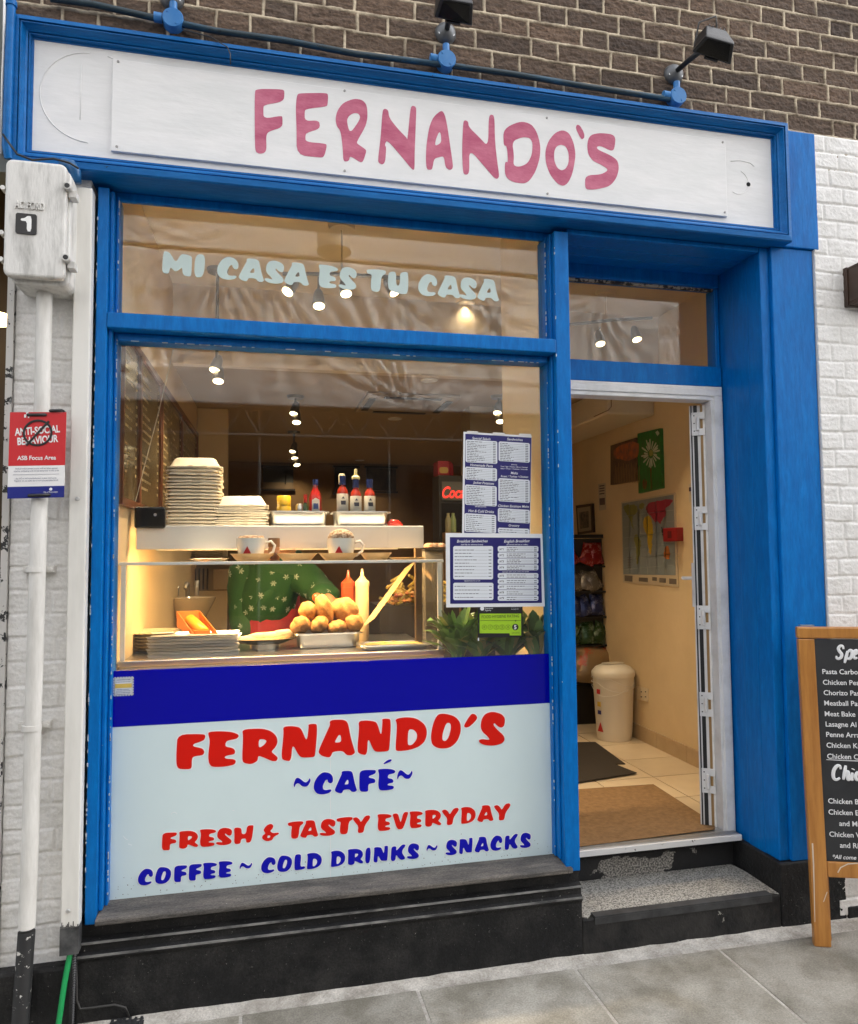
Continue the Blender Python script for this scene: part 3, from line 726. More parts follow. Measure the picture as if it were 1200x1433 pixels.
mb = MB(); mb.box(1.166,2.004,.228,.2395,.248,.272); mb.build('threshold_edge', mat('worn_white_edge', (.75,.74,.72), .5, chips=((.1,.09,.08), 25, .68)), SF, bevel=.002)
mb = MB(); mb.box(1.166,2.0,.24,.4195,.252,.2715)
for i in range(4): mb.box(1.166,2.0,.244+i*.010,.249+i*.010,.2717,.2735)
mb.build('threshold_plate', ALU, SF)
# white door frame
mb = MB(); mb.box(1.164,2.013,.283,.36,2.142,2.204); mb.box(1.955,2.014,.283,.36,.2595,2.1415); mb.box(1.164,2.005,.277,.2825,2.160,2.190); mb.box(1.968,2.003,.277,.2825,.26,2.1595)
mb.box(1.164,1.195,.283,.36,.2595,2.1415)
mb.build('door_frame', WPVC, SF, bevel=.004)
# open door leaf, seen on its hinge edge
d = np.array([.553,.833,0.]); nrm = np.array([.833,-.553,0.]); h0 = np.array([1.897,.365,.270])
mb = MB(); mb.obox(h0, d*.60, nrm*.066, (0,0,1.86)); leaf = mb.build('door', WPVC, SF, bevel=.002)
mb = MB()
for a, b in ((.006,.012),(.018,.034)): mb.obox(h0+nrm*a-d*.003, d*.0028, nrm*(b-a), (0,0,1.86))
mb.build('gasket', BLACKP, leaf)
mb = MB(); mb.obox(h0+nrm*.046-d*.003, d*.0028, nrm*.011, (0,0,1.86)); mb.build('edge_strip', mat('brown_timber_edge', (.32,.19,.07), .6), leaf)
for zc in (2.045, 1.62, 1.18, .80, .47):
    mb = MB(); hh = .052
    mb.obox(h0+nrm*.010-d*.009+np.array([0,0,zc-.27-hh]), d*.0055, nrm*.028, (0,0,2*hh)); 
    mb.obox(h0+nrm*.040-d*.011+np.array([0,0,zc-.27-hh]), d*.0075, nrm*.026, (0,0,.03)); mb.obox(h0+nrm*.040-d*.011+np.array([0,0,zc-.27+hh-.03]), d*.0075, nrm*.026, (0,0,.03))
    mb.m = 1
    q = h0+nrm*.036-d*.016+np.array([0,0,zc-.27])
    mb.tube([q-np.array([0,0,.03]), q+np.array([0,0,.03])], .007, 10)
    for dz in (-.035,0,.035):
        q = h0+nrm*.018-d*.0096+np.array([0,0,zc-.27+dz]); mb.m = 2; mb.obox(q, d*.0005, nrm*.005, (0,0,.005))
    mb.build('hinge', [WPVC, WPVC, BLACKP], leaf)
mb = MB(); q = h0+d*.08+np.array([0,0,1.02-.07]); mb.obox(q-nrm*.010, d*.03, nrm*.0095, (0,0,.20)); q2 = q+d*.015+np.array([0,0,.13]); mb.tube([q2-nrm*.008,q2-nrm*.05,q2-nrm*.05+d*.04], .008, 8); mb.build('handle', WPVC, leaf, auto=40)
mb = MB(); mb.obox(h0+nrm*.03+d*.604+np.array([0,0,0]), d*.003, nrm*.01, (0,0,.1)); mb.build('latch', ALU, leaf)
# ================================================================== THINGS ON THE OUTSIDE
# --- electricity cabinet with house number
MB_ = thing('electric_cabinet', 'weathered white metal cabinet with black number 1 plate', 'cabinet', (-.67,-.05,2.38))
WMET = mat('weathered_white_metal', (.70,.685,.65), .5, col2=(.40,.39,.365), nscale=9, ndet=8, lo=.46, hi=.74, stretch=(4,3,.9), bump=.35, bscale=40, chips=((.10,.09,.08), 60, .72))
yb = -.16
a, b = P(8,228,yb), P(92,388,yb)
def rr(mb, x0,x1,z0,z1,r,y0,y1): mb.rrect(x0,x1,z0,z1,r,y0,y1)
x0, x1 = P(5,300,yb)[0], P(92,300,yb)[0]; z1, z0 = P(50,225,yb)[2], P(45,388,yb)[2]
mb = MB(); mb.rrect(x0, x1, z0, z1, .022, yb, yb+.03); door_c = mb.build('cabinet_door', WMET, MB_, bevel=.010, seg=3)
mb = MB(); mb.rrect(x0+.012, x1+.006, z0-.012, z1-.004, .024, yb+.032, .0); mb.build('cabinet_body', WMET, MB_, bevel=.008, seg=3)
for zz in (P(95,262,yb)[2], P(95,362,yb)[2]):
    mb = MB(); mb.lathe([(.012,0),(.012,.05)], (x1+.004,yb-.012,zz), 14, 'y'); mb.box(x1+.004,x1+.026,yb+.01,yb+.05,zz-.026,zz-.004); mb.m = 1; mb.lathe([(.008,-.0008),(.008,.001)], (x1+.004,yb-.0122,zz), 12, 'y')
    mb.build('hinge_lug', [WMET, BLACKP], MB_, bevel=.002)
for zz in (P(5,262,yb)[2], P(5,325,yb)[2], P(5,362,yb)[2]):
    mb = MB(); mb.lathe([(.007,0),(.007,.03)], (x0-.006,yb+.0,zz), 10, 'y'); mb.build('latch_pin', WMET, MB_)
pl0, pl1 = P(21,326,yb-.004), P(51,300,yb-.004)
mb = MB(); mb.rrect(pl0[0],pl1[0],pl0[2],pl1[2],.006,yb-.004,yb-.0002); pt = mb.build('number_plate', BLACKP, MB_)
mb = MB(); q = P(37,323.5,yb-.005); hN = P(37,302,yb-.005)[2]-q[2]
flat_glyph(mb, [[(q[0]+x*hN, q[2]+z*hN) for x, z in ((-.36,.80),(-.16,.84),(-.06,.92),(.02,1),(.26,1),(.26,0),(.0,0),(.0,.66),(-.36,.66))]], facade_frame(yb-.0042), .0006, 1); mb.build('number', mat('number_white', (.85,.85,.83), .5), pt)
mb = MB(); q0, q1 = P(21,291,yb-.001), P(62,294,yb-.001)
v, f = font_verts('AC FORD', .034, bold=.02, space=1.12)
n = len(v); ww = max(p[0] for p in v); k = (q1[0]-q0[0])/ww
mb.add([(q0[0]+p[0]*k, yb-.0055, q0[2]+p[1]) for p in v]+[(q0[0]+p[0]*k, yb+.001, q0[2]+p[1]) for p in v], [t for t in f]+[t[::-1] and tuple(n+i for i in t) for t in f]+[(i, t[(j+1)%len(t)], n+t[(j+1)%len(t)], n+i) for t in f for j, i in enumerate(t)])
mb.build('embossed_lettering', WMET, door_c)

# --- white conduit pipe
CP = thing('conduit_pipe', 'white painted vertical pipe with black chipped foot on the white brick pier', 'pipe', (-.72,-.06,0))
yp = -.052
pts = [P(62,405,yp),P(57,640,yp),P(52,800,yp),P(46,1000,yp),P(42,1180,yp),P(37,1298,yp)]
pb = P(37,1303,yp); pe = P(28,1433,yp-.02)
PIPEW = mat('pipe_white_paint', (.74,.72,.68), .5, col2=(.58,.56,.52), nscale=6, stretch=(3,3,.7), bump=.3, bscale=40, chips=((.08,.075,.07), 50, .725))
mb = MB(); mb.tube(pts, .024, 18); mb.build('pipe', PIPEW, CP, auto=50)
mb = MB(); mb.tube([pb-np.array([0,0,0.0]), pe], .0245, 18); mb.build('pipe_foot', mat('chipped_black_pipe', (.02,.02,.021), .55, chips=((.60,.58,.54), 42, .62), bump=.4, bscale=50), CP, auto=50)
for (px_, py_) in ((50,797),(44,1018)):
    q = P(px_,py_,yp)
    mb = MB(); mb.tube([q-np.array([0,0,.008]), q+np.array([0,0,.008])], .0285, 18)
    mb.box(q[0]-.045,q[0]-.022,-.028,-.016,q[2]-.009,q[2]+.009); mb.box(q[0]+.022,q[0]+.045,-.028,-.016,q[2]-.009,q[2]+.009); mb.box(q[0]-.046,q[0]+.046,-.016,.01,q[2]-.011,q[2]+.011)
    for sx in (-.036,.036): mb.lathe([(.006,-.005),(.006,.0)], (q[0]+sx,-.028,q[2]), 8, 'y')
    mb.build('pipe_clip', PIPEW, CP, auto=40)
# --- trunking
TK = thing('cable_trunking', 'cream white square cable trunking with black painted foot beside the blue post', 'trunking', (-.566,-.03,.3))
yt = -.048
xl, xr = P(105,262,yt)[0], P(129,265,yt)[0]
zt = P(117,262,yt)[2]; zb_ = P(95,1300,yt)[2]; zf = P(92,1337,yt)[2]
mb = MB(); mb.box(xl, xr, yt, .0, zb_, zt); mb.build('cover', TRUNK, TK, bevel=.004)
mb = MB(); mb.box(xl-.0008, xr+.0008, yt-.0008, .0, zf, zb_+.002)
for i in range(16):
    x = xl+(xr-xl)*(i+.1)/16; mb.box(x, x+(xr-xl)/17*.8, yt-.0009, yt+.01, zb_, zb_+.004+.018*random.random())
mb.build('foot', mat('black_brushed_foot', (.022,.023,.025), .55, col2=(.09,.09,.09), nscale=16, chips=((.4,.39,.37), 50, .70)), TK)
for (px_, py_) in ((108,698),(95,1275)):
    q = P(px_,py_,yt); mb = MB(); mb.lathe([(.0001,-.004),(.005,-.004),(.007,.0)], (q[0],yt-.0005,q[2]), 10, 'y'); mb.build('screw', ALU, TK)
# --- cables at the foot
mb = MB(); q0 = P(97,1338,-.03); q1 = P(90,1375,-.045); q2 = P(82,1430,-.06); q3 = P(76,1480,-.07)
mb.tube([q0+np.array([0,0,.03]), q0, q1, q2, q3], .0085, 12)
tag(mb.build('earth_cable', mat('green_cable_sheath', (.01,.30,.085), .35), smooth=True), 'bright green cable coming out under the trunking', 'cable')
mb = MB(); 
z = np.linspace(zf+.02, .0, 70); xx = P(100,1370,-.022)[0]
mb.tube([(xx+.004*math.sin(t*6), -.022, t) for t in z], [.011 if i % 2 else .0085 for i in range(70)], 12)
tag(mb.build('corrugated_hose', BLACKP), 'black corrugated cable hose below the trunking', 'hose')
mb = MB(); q = [P(106,1338,-.016),P(107,1400,-.016),P(112,1412,-.02),P(130,1410,-.02),P(160,1406,-.025),P(175,1410,-.04),PZ(181,1424,.004)]
mb.tube(q, .0035, 8); tag(mb.build('grey_cable', mat('grey_cable_sheath', (.035,.033,.031), .6), smooth=True), 'thin grey cable along the wall foot to the drain cover', 'cable')
# --- drain cover, clamp tag
c0 = PZ(178,1428,.0)
mb = MB(); mb.box(c0[0]-.052, c0[0]+.052, c0[1]-.10, c0[1]+.015, -.02, .003)
for i in range(6): mb.box(c0[0]-.049+i*.0175, c0[0]-.040+i*.0175, c0[1]-.097, c0[1]+.012, .0032, .0062)
for i in range(7): mb.box(c0[0]-.05, c0[0]+.05, c0[1]-.094+i*.0165, c0[1]-.087+i*.0165, .0032, .0056)
tag(mb.build('drain_cover', mat('cast_iron', (.045,.046,.048), .55, .4, bump=.3), bevel=.001), 'small dark iron drain cover with gridded top', 'drain cover')
mb = MB(); q = PZ(72,1432,.02); mb.obox(q+np.array([-.02,-.012,-.012]), (.04,.01,.014), (-.005,.02,0), (-.004,0,.014)); tag(mb.build('cable_clamp', mat('brass_yellow', (.55,.34,.06), .4, .6), bevel=.003), 'yellow brass clamp at the foot of the green cable', 'clamp')

# --- street sign
AS = thing('behaviour_sign', 'red, white and blue anti-social behaviour sign strapped to the white pipe', 'sign', (-.73,-.09,1.8))
ys = -.088
c = [P(14,577,ys), P(92.5,574,ys), P(89.5,696,ys), P(10,698,ys)]
o = c[3]; u = (c[2]-c[3]); v = (c[0]-c[3]); wd, hd = np.linalg.norm(u), np.linalg.norm(v)
ASF = Frame(o, u/wd, v/hd, (0,-1.0,0))
RS, WS, BS = mat('sign_red', (.56,.022,.028), .35), mat('sign_white', (.80,.79,.78), .35), mat('sign_blue', (.012,.02,.20), .35)
def signbar(mb, fr, x0, x1, z0, z1, l0=0, l1=.002): mb.prism([fr(x0,z0)+fr.n*l0, fr(x1,z0)+fr.n*l0, fr(x1,z1)+fr.n*l0, fr(x0,z1)+fr.n*l0], fr.n*(l1-l0))
hz = [0, .135*hd, .375*hd, hd]
for nm, m_, i in (('blue_band',BS,0),('white_band',WS,1),('red_panel',RS,2)):
    mb = MB(); signbar(mb, ASF, 0, wd, hz[i]+(.0002 if i else 0), hz[i+1]); mb.build(nm, m_, AS)
mb = MB()
k = wd/.76   # traced widths in zoom units
def sp(x, y): return ((x-105)/770*wd, (1310-y)/1165*hd)
x, z = sp(180,462); write(mb, 'ANTI-SOCIAL', .118*hd, ASF, x, z, bold=.03, fitw=wd*.80, lift=.0028, rot=rad(4.5))
x, z = sp(222,590); write(mb, 'BEHAVIOUR', .118*hd, ASF, x, z, bold=.03, fitw=wd*.72, lift=.0028, rot=rad(4.5))
x, z = sp(222,793); write(mb, 'ASB Focus Area', .068*hd, ASF, x, z, bold=.02, fitw=wd*.685, lift=.0028)
x, z = sp(595,1245); write(mb, 'City of Westminster', .028*hd, ASF, x, z, fitw=wd*.25, lift=.0028)
q = [ASF(*sp(690+22*math.cos(t), 1195+20*math.sin(t)))+ASF.n*.0027 for t in np.linspace(0, 2*math.pi, 14)[:-1]]
mb.poly(q)
mb.build('white_lettering', WS, AS)
mb = MB()
for t, yy, ww in (('Robust enforcement action will be taken against',920,.74),('anyone exhibiting anti-social behaviour in this area.',952,.80),('Say NO to anti-social behaviour in your community.',1052,.72),('Together we can make this a more peaceful place for all.',1084,.78)):
    x, z = sp(105+385-ww*385, yy); write(mb, t, .026*hd, ASF, x, z, fitw=wd*ww, lift=.0028)
signbar(mb, ASF, wd*.09, wd*.90, (1310-992)/1165*hd, (1310-989)/1165*hd, .0022, .0028)
mb.build('small_print', mat('sign_ink', (.12,.12,.2), .5), AS)
mb = MB(); cx, cz = sp(490,428); R = .245*wd
pts = [ASF(cx+R*math.cos(t), cz+R*.98*math.sin(t))+ASF.n*.004 for t in np.linspace(0, 2*math.pi, 48)]
mb.tube(pts, .0034, 8, flat=ASF.n)
mb.tube([ASF(*sp(340,600))+ASF.n*.005, ASF(*sp(640,270))+ASF.n*.005], .0034, 8, flat=ASF.n)
mb.build('prohibition_ring', mat('sign_black', (.012,.012,.012), .5), AS)
for a_, b_ in (((345,182),(590,182)),((650,128),(820,122)),((395,1275),(675,1272))):
    mb = MB(); mb.tube([ASF(*sp(*a_))+ASF.n*.004, ASF(*sp(*b_))+ASF.n*.004], .005, 8)
    mb.tube([ASF(*sp(*a_))+ASF.n*.004, ASF(*sp(*a_))+ASF.n*-.02], .004, 6); mb.tube([ASF(*sp(*b_))+ASF.n*.004, ASF(*sp(*b_))+ASF.n*-.02], .004, 6)
    mb.build('strap', BLACKP, AS, smooth=True)
mb = MB(); x, z = sp(325,185)
for dx, dz, w_, h_ in ((-.006,-.008,.006,.010),(.0,-.002,.006,.014),(-.002,.008,.004,.006),(.005,-.009,.004,.006)): signbar(mb, ASF, x+dx, x+dx+w_, z+dz, z+dz+h_, .0022, .003)
mb.build('torn_patch', WS, AS)

# --- conduit and junction boxes along the top of the sign, three floodlights
TEAL = mat('weathered_conduit', (.010,.030,.042), .5, col2=(.02,.11,.20), nscale=7, lo=.52, hi=.8, stretch=(.6,2,2), chips=((.01,.012,.015), 30, .64))
CD = thing('lighting_conduit', 'weathered blue and dark conduit running over the shop sign', 'conduit', (.8,-.02,3.3))
yc = -.030
run = [P(x,y,yc) for x, y in ((70,-2),(130,6),(224,27),(300,43),(400,57),(500,76),(606,89),(640,93),(720,104),(820,121),(937,139))]
mb = MB(); mb.tube(run, .0108, 12); mb.build('conduit', TEAL, CD, auto=50)
JB = [(242,28),(624,85),(947,136)]
BLUEJ = mat('blue_box_paint', (.03,.19,.50), .4, col2=(.06,.25,.55), nscale=14, chips=((.03,.06,.10), 60, .70))
for x, y in JB:
    q = P(x,y,yc); mb = MB(); mb.lathe([(.033,-.016),(.035,-.013),(.035,.024)], (q[0],yc,q[2]), 22, 'y')
    mb.tube([q+np.array([0,0,.03]), q+np.array([0,0,.062])], .013, 12)
    for sx, sz in ((-.018,.018),(.012,-.02)): mb.lathe([(.0035,-.0015),(.0035,.001)], (q[0]+sx,yc-.017,q[2]+sz), 8, 'y')
    mb.tube([q+np.array([-.036,0,0]), q+np.array([-.062,0,.001])], .0165, 12)
    mb.build('junction_box', BLUEJ, CD, auto=40)
# vertical blue pipe left of the sign, elbow behind the cabinet
BP = thing('downpipe', 'blue painted vertical pipe running down beside the sign frame', 'pipe', (-.79,-.05,2.9))
mb = MB(); mb.tube([P(16,-25,-.07),P(15.5,10,-.07),P(13.5,60,-.07),P(11,140,-.07),P(9,205,-.07),P(12,222,-.06)], .0135, 14); mb.build('pipe', BLUEH, BP, auto=50)
mb = MB(); mb.tube([P(15.6,2,-.07),P(15.5,9,-.07)], .017, 14); mb.build('collar', BLUEH, BP, auto=50)
mb = MB(); mb.tube([P(82,240,-.03),P(90,229,-.06),P(99,231,-.075),P(105,240,-.075),P(106,256,-.07)], .0175, 12); tag(mb.build('pipe_elbow', mat('scuffed_blue_pipe', (.006,.09,.24), .35, chips=((.45,.46,.45), 20, .68)), smooth=True), 'scuffed blue pipe elbow behind the white cabinet', 'pipe')
mb = MB(); mb.tube([P(6,-10,-.02),P(5,60,-.03),P(3,110,-.03),P(1,215,-.03)], .004, 8); tag(mb.build('white_cable', WPVC, smooth=True), 'thin white cable hanging left of the blue pipe', 'cable')
mb = MB(); mb.tube([P(4,188,-.08),P(12,200,-.095),P(24,216,-.095),P(45,224,-.10),P(75,222,-.12),P(97,228,-.11),P(110,236,-.10)], .0035, 8); tag(mb.build('black_cable', BLACKP, smooth=True), 'thin black cable drooping over the top of the cabinet', 'cable')
mb = MB(); mb.tube([P(255,41,-.06),P(295,52,-.06),P(318,66,-.09),P(322,76,-.097),P(322,90,-.097)], .0022, 6); tag(mb.build('loose_wire', BLACKP, smooth=True), 'loose thin black wire dangling over the sign frame', 'wire')

def flood(i, base, corners, depth, tilt, label):
    """base: rose on the wall, corners: lens outline in photo pixels with their depths"""
    qb = P(*base, .0)
    F = thing('floodlight', label, 'floodlight', (qb[0],-.05,qb[2]), 'floodlights over the sign')
    mb = MB(); mb.lathe([(.0001,-.030),(.018,-.028),(.036,-.014),(.041,.0),(.041,.012)], (qb[0],-.012,qb[2]), 20, 'y'); ro = mb.build('wall_rose', mat('grey_metal_rose', (.13,.135,.14), .45, .5), F, auto=50)
    for s in (-1,1): mb = MB(); mb.lathe([(.005,-.004),(.005,0)], (qb[0]+s*.026,-.026,qb[2]-.012), 8, 'y'); mb.build('screw', ALU, ro)
    c = [P(x,y,Y) for x, y, Y in corners]           # tl, tr, br, bl of the glass
    mid = sum(c)/4; e1 = (c[1]-c[0]+c[2]-c[3])/2; e2 = (c[0]-c[3]+c[1]-c[2])/2
    n = np.cross(e1, e2); n /= np.linalg.norm(n)
    if n[1] > 0: n = -n
    mb = MB()
    fr = [p+(p-mid)*.24 for p in c]
    bk = [mid-n*depth+(p-mid)*.70+np.array([-.012,0,.035]) for p in fr]; md = [p-n*.022 for p in fr]
    vs = fr+md+bk
    mb.add(vs, [(0,1,2,3)]+[(j,(j+1)%4,4+(j+1)%4,4+j) for j in range(4)]+[(4+j,4+(j+1)%4,8+(j+1)%4,8+j) for j in range(4)]+[(8,9,10,11)])
    bd = mb.build('lamp_body', mat('black_powder_coat', (.011,.011,.012), .38, bump=.15, bscale=120), F, bevel=.004)
    mb = MB()
    for j in range(5):
        t = .12+.19*j
        p0_ = bk[0]*(1-t)+bk[1]*t; p1_ = bk[3]*(1-t)+bk[2]*t
        mb.obox(p0_-n*.014, e1/np.linalg.norm(e1)*.004, p1_-p0_, n*.0139)
    mb.build('cooling_fin', BLACKP, bd)
    mb = MB(); mb.prism([p+n*.0008 for p in c], n*.002); mb.build('lens', mat('dark_lens', (.002,.002,.0025), .10, spec=.3), bd)
    mb = MB(); bot = (fr[2]+fr[3])/2; mb.obox(bot-e1*.5*.5-n*.012, e1*.5, n*.016, -e2/np.linalg.norm(e2)*.006); mb.build('visor_lip', BLACKP, bd)
    mb = MB(); e = (bk[2]+bk[3])/2*.7+mid*.3-n*.02; st = np.array([qb[0],-.035,qb[2]])
    mb.tube([st, st*.75+e*.25+np.array([0,-.01,0]), e], .0105, 12); arm = mb.build('arm', BLACKP, F, smooth=True)
    t_ = e-st; mb = MB()
    mb.tube([st+t_*.45+np.array([0.012,0,.0]), st+t_*.7+np.array([-.028,0,.02]), (bk[0]+bk[3])/2+np.array([-.01,0,.03]), (bk[0]+bk[1])/2+np.array([0,0,.045]), (bk[0]+bk[1])/2-n*.01], .0035, 8)
    mb.build('flex', mat('grey_flex', (.16,.16,.16), .6), F, smooth=True)
flood(0, (241,2), [(222,-52,-.26),(268,-44,-.26),(263,-14,-.22),(218,-22,-.22)], .05, 0, 'black floodlight above the blank board before the sign lettering')
flood(1, (622,50), [(620,1,-.27),(657,7,-.27),(656,33,-.22),(613,23,-.22)], .055, 0, 'black floodlight above the middle of the sign facing the street')
flood(2, (940,107), [(990,54,-.27),(1022,63,-.29),(1018,87,-.25),(974,72,-.22)], .06, 0, 'black floodlight on an angled arm above the last letters of the sign')

# --- brown wall box at the right edge
WB = thing('wall_box', 'dark brown slatted box fixed to the white brick wall', 'box', (2.42,-.05,2.55))
q0, q1 = P(1186,428,-.03), P(1230,378,-.03)
BRN = mat('dark_stained_wood', (.035,.017,.010), .45, col2=(.06,.03,.018), nscale=14)
mb = MB(); mb.box(q0[0], q1[0], -.03, .0, q0[2], q1[2]); mb.build('back_board', BRN, WB, bevel=.002)
mb = MB(); mb.box(q0[0]+.006, q1[0], -.095, -.0305, q0[2]+.002, q0[2]+.014); mb.box(q0[0]+.006, q1[0], -.095, -.0305, q1[2]-.014, q1[2]-.002); mb.box(q0[0]+.006,q0[0]+.02,-.095,-.0305,q0[2]+.0145,q1[2]-.0145); mb.build('surround', BRN, WB, bevel=.002)
mb = MB()
for i in range(6): z = q0[2]+.022+i*(q1[2]-q0[2]-.04)/6; mb.box(q0[0]+.022, q1[0], -.09, -.05, z, z+.008)
mb.build('louvre_slat', BRN, WB)
mb = MB(); q = P(1178,382,-.004); mb.lathe([(.0001,-.006),(.008,-.004),(.010,.004)], (q[0],-.004,q[2]), 9, 'y'); mb.lathe([(.0001,-.006),(.005,-.004),(.007,.004)], (q[0]+.004,-.004,q[2]-.03), 9, 'y'); mb.build('fixing_plug', BLACKP, WB)

# --- stickers on the glass
YG = .0893
def sheet(fr, x0, x1, z0, z1, name, m, parent, l0=.0, l1=.0008):
    mb = MB(); signbar(mb, fr, x0, x1, z0, z1, l0, l1); return mb.build(name, m, parent)
SK = thing('window_sticker', 'small white and yellow sticker with stamp edges on the blue band', 'sticker', P(172,961,YG-.002))
c0, c1 = P(158.5,974,YG), P(186.5,947,YG); fr = facade_frame(.0884)
mb = MB(); signbar(mb, fr, c0[0]+.002, c1[0]-.002, c0[2]+.002, c1[2]-.002, 0, .0008)
for i in range(7):
    t = (i+.5)/7
    for z in (c0[2]+.002, c1[2]-.002): mb.lathe([(.0036,-.0008),(.0036,0)], (c0[0]+(c1[0]-c0[0])*t, .0884, z), 8, 'y')
    for x in (c0[0]+.002, c1[0]-.002): mb.lathe([(.0036,-.0008),(.0036,0)], (x, .0884, c0[2]+(c1[2]-c0[2])*t), 8, 'y')
mb.build('paper', mat('sticker_paper', (.74,.75,.76), .4), SK)
h_, w_ = c1[2]-c0[2], c1[0]-c0[0]
mb = MB(); signbar(mb, fr, c0[0]+w_*.08, c1[0]-w_*.08, c0[2]+h_*.42, c0[2]+h_*.65, .001, .0014); mb.build('yellow_bar', mat('sticker_yellow', (.72,.50,.10), .4), SK)
mb = MB()
for t, zz, ww in (('- - - - - - - -',.84,.7),('= = = =  = = = =',.73,.75),('- - - -  - - - -',.32,.65),('= = = = = = =',.24,.7),('= = = =  = = = =',.15,.75),('= = =  = = = =',.06,.65)):
    x = c0[0]+w_*(.5-ww/2)
    for j in range(9): signbar(mb, fr, x+j*w_*ww/9, x+j*w_*ww/9+w_*ww/9*(.55+.35*random.random()), c0[2]+h_*zz, c0[2]+h_*(zz+.035), .001, .0014)
mb.build('faint_print', mat('sticker_ink', (.12,.15,.28), .5), SK)

# menus: traced in 6x zoom of (600,580)
MBLUE = mat('menu_navy', (.012,.010,.125), .4); MW = mat('menu_paper', (.76,.77,.78), .5); INK = mat('menu_ink', (.10,.10,.11), .6); MCARD = mat('menu_card', (.70,.73,.77), .5)
def menu(name, label, cs, Y, ox, oy, s, blue, cards, heads, rows, wpx, rowp=None):
    T = thing(name, label, 'menu', P(ox+cs[0][0]/s, oy+cs[0][1]/s, Y))
    pt = lambda x, y: P(ox+x/s, oy+y/s, Y)
    tl, tr, bl = pt(*cs[0]), pt(*cs[1]), pt(*cs[3])
    nrm = np.array([0,-1.0,0])
    q = [pt(*c) for c in cs]
    mb = MB(); mb.prism(q, (0,.0006,0)); mb.build('paper', MW, T)
    def pl(mb, pts, l): mb.prism([pt(*p)+nrm*l for p in pts], nrm*.0002)
    mb = MB(); pl(mb, blue, .0003); mb.build('navy_print', MBLUE, T)
    mb = MB()
    def rc(x0,y0,x1,y1, sl): return [(x0,y0),(x1,y0+(x1-x0)*sl),(x1,y1+(x1-x0)*sl),(x0,y1)]
    for x0,y0,x1,y1,sl in cards:
        r = 10; k = lambda x, y: (x, y+(x-x0)*sl)
        pl(mb, [k(x0+r,y0),k(x1-r,y0),k(x1,y0+r),k(x1,y1-r),k(x1-r,y1),k(x0+r,y1),k(x0,y1-r),k(x0,y0+r)], .0007)
    mb.build('price_panel', MCARD, T)
    mb = MB()
    for t, x, y, w, h, sl in heads:
        a, b = pt(x, y), pt(x+w, y+w*sl); ud = b-a; L = np.linalg.norm(ud); ud = ud/L
        hh = np.linalg.norm(pt(x,y-h)-a)
        write(mb, t, hh*1.45, Frame(a, ud, (0,0,1.0), nrm), 0, 0, fitw=L, shear=.25, lift=.0009, bold=.012)
    mb.build('heading_lettering', MW, T)
    mb = MB(); rng = random.Random(5)
    for x0,y0,x1,y1,n,sl in rows:
        for i in range(n):
            y = y0+(y1-y0)*(i+.5)/n; x = x0+12; e = x+(x1-x0)*(.25+.4*rng.random())
            while x < e:
                w = 10+22*rng.random(); k = lambda xx, yy: (xx, yy+(xx-x0)*sl)
                pl(mb, [k(x,y),k(min(x+w,e),y),k(min(x+w,e),y+5.5),k(x,y+5.5)], .0010); x += w+5
            k = lambda xx, yy: (xx, yy+(xx-x0)*sl)
            pl(mb, [k(e+5,y+3.6),k(x1-46,y+3.6),k(x1-46,y+5.0),k(e+5,y+5.0)], .0010)
            pl(mb, [k(x1-38,y),k(x1-14,y),k(x1-14,y+6),k(x1-38,y+6)], .0010)
    mb.build('small_print', INK, T)
    return T, pt
T, pt = menu('menu_board', 'tall navy and white menu of salads, pasta, sandwiches and melts taped to the window', [(290,145),(862,180),(850,1010),(278,1000)], .0892, 600,580,6,
  [(305,162),(860,195),(845,1000),(295,995)],
  [(307,210,573,400,.06),(303,438,570,545,.06),(302,588,568,757,.06),(298,828,563,982,.06),(584,226,846,390,.06),(582,534,846,728,.06),(578,786,846,900,.06),(578,950,842,996,.04)],
  [('Special Salads',362,208,155,20,.06),('Sandwiches',655,216,132,20,.06),('Homemade Pasta',345,432,190,20,.06),('Jacket Potatoes',368,580,178,20,.06),('Extras',690,425,50,9,.03),('Tuna / Egg / Cheese / Bacon / Sausage',600,440,228,9,.04),('Salad / Onion / Coleslaw / Avocado',600,458,228,9,.04),('Melts',686,500,60,20,.06),('Roast / Turkey / Chicken',602,526,230,16,.03),('Welcome',385,778,95,12,.02),('Hot & Cold Drinks',330,818,215,22,.05),('Chicken Escalope Melts',580,776,260,20,.03),('Grocery',668,940,92,18,.03)],
  [(307,215,573,395,13,.06),(303,443,570,540,7,.06),(302,593,568,752,11,.06),(298,833,563,978,9,.06),(584,232,846,385,11,.06),(582,540,846,722,13,.06),(578,790,846,895,8,.06),(578,954,842,992,2,.04)], 0)
mb = MB()
for a in ((320,138,412),(535,150,635),(755,160,855)):
    mb.prism([pt(a[0],a[1])+np.array([0,-.0013,0]), pt(a[2],a[1]+5)+np.array([0,-.0013,0]), pt(a[2],a[1]+28)+np.array([0,-.0013,0]), pt(a[0],a[1]+24)+np.array([0,-.0013,0])], (0,.0003,0))
mb.build('sticky_tape', mat('white_tape', (.70,.69,.66), .5), T)
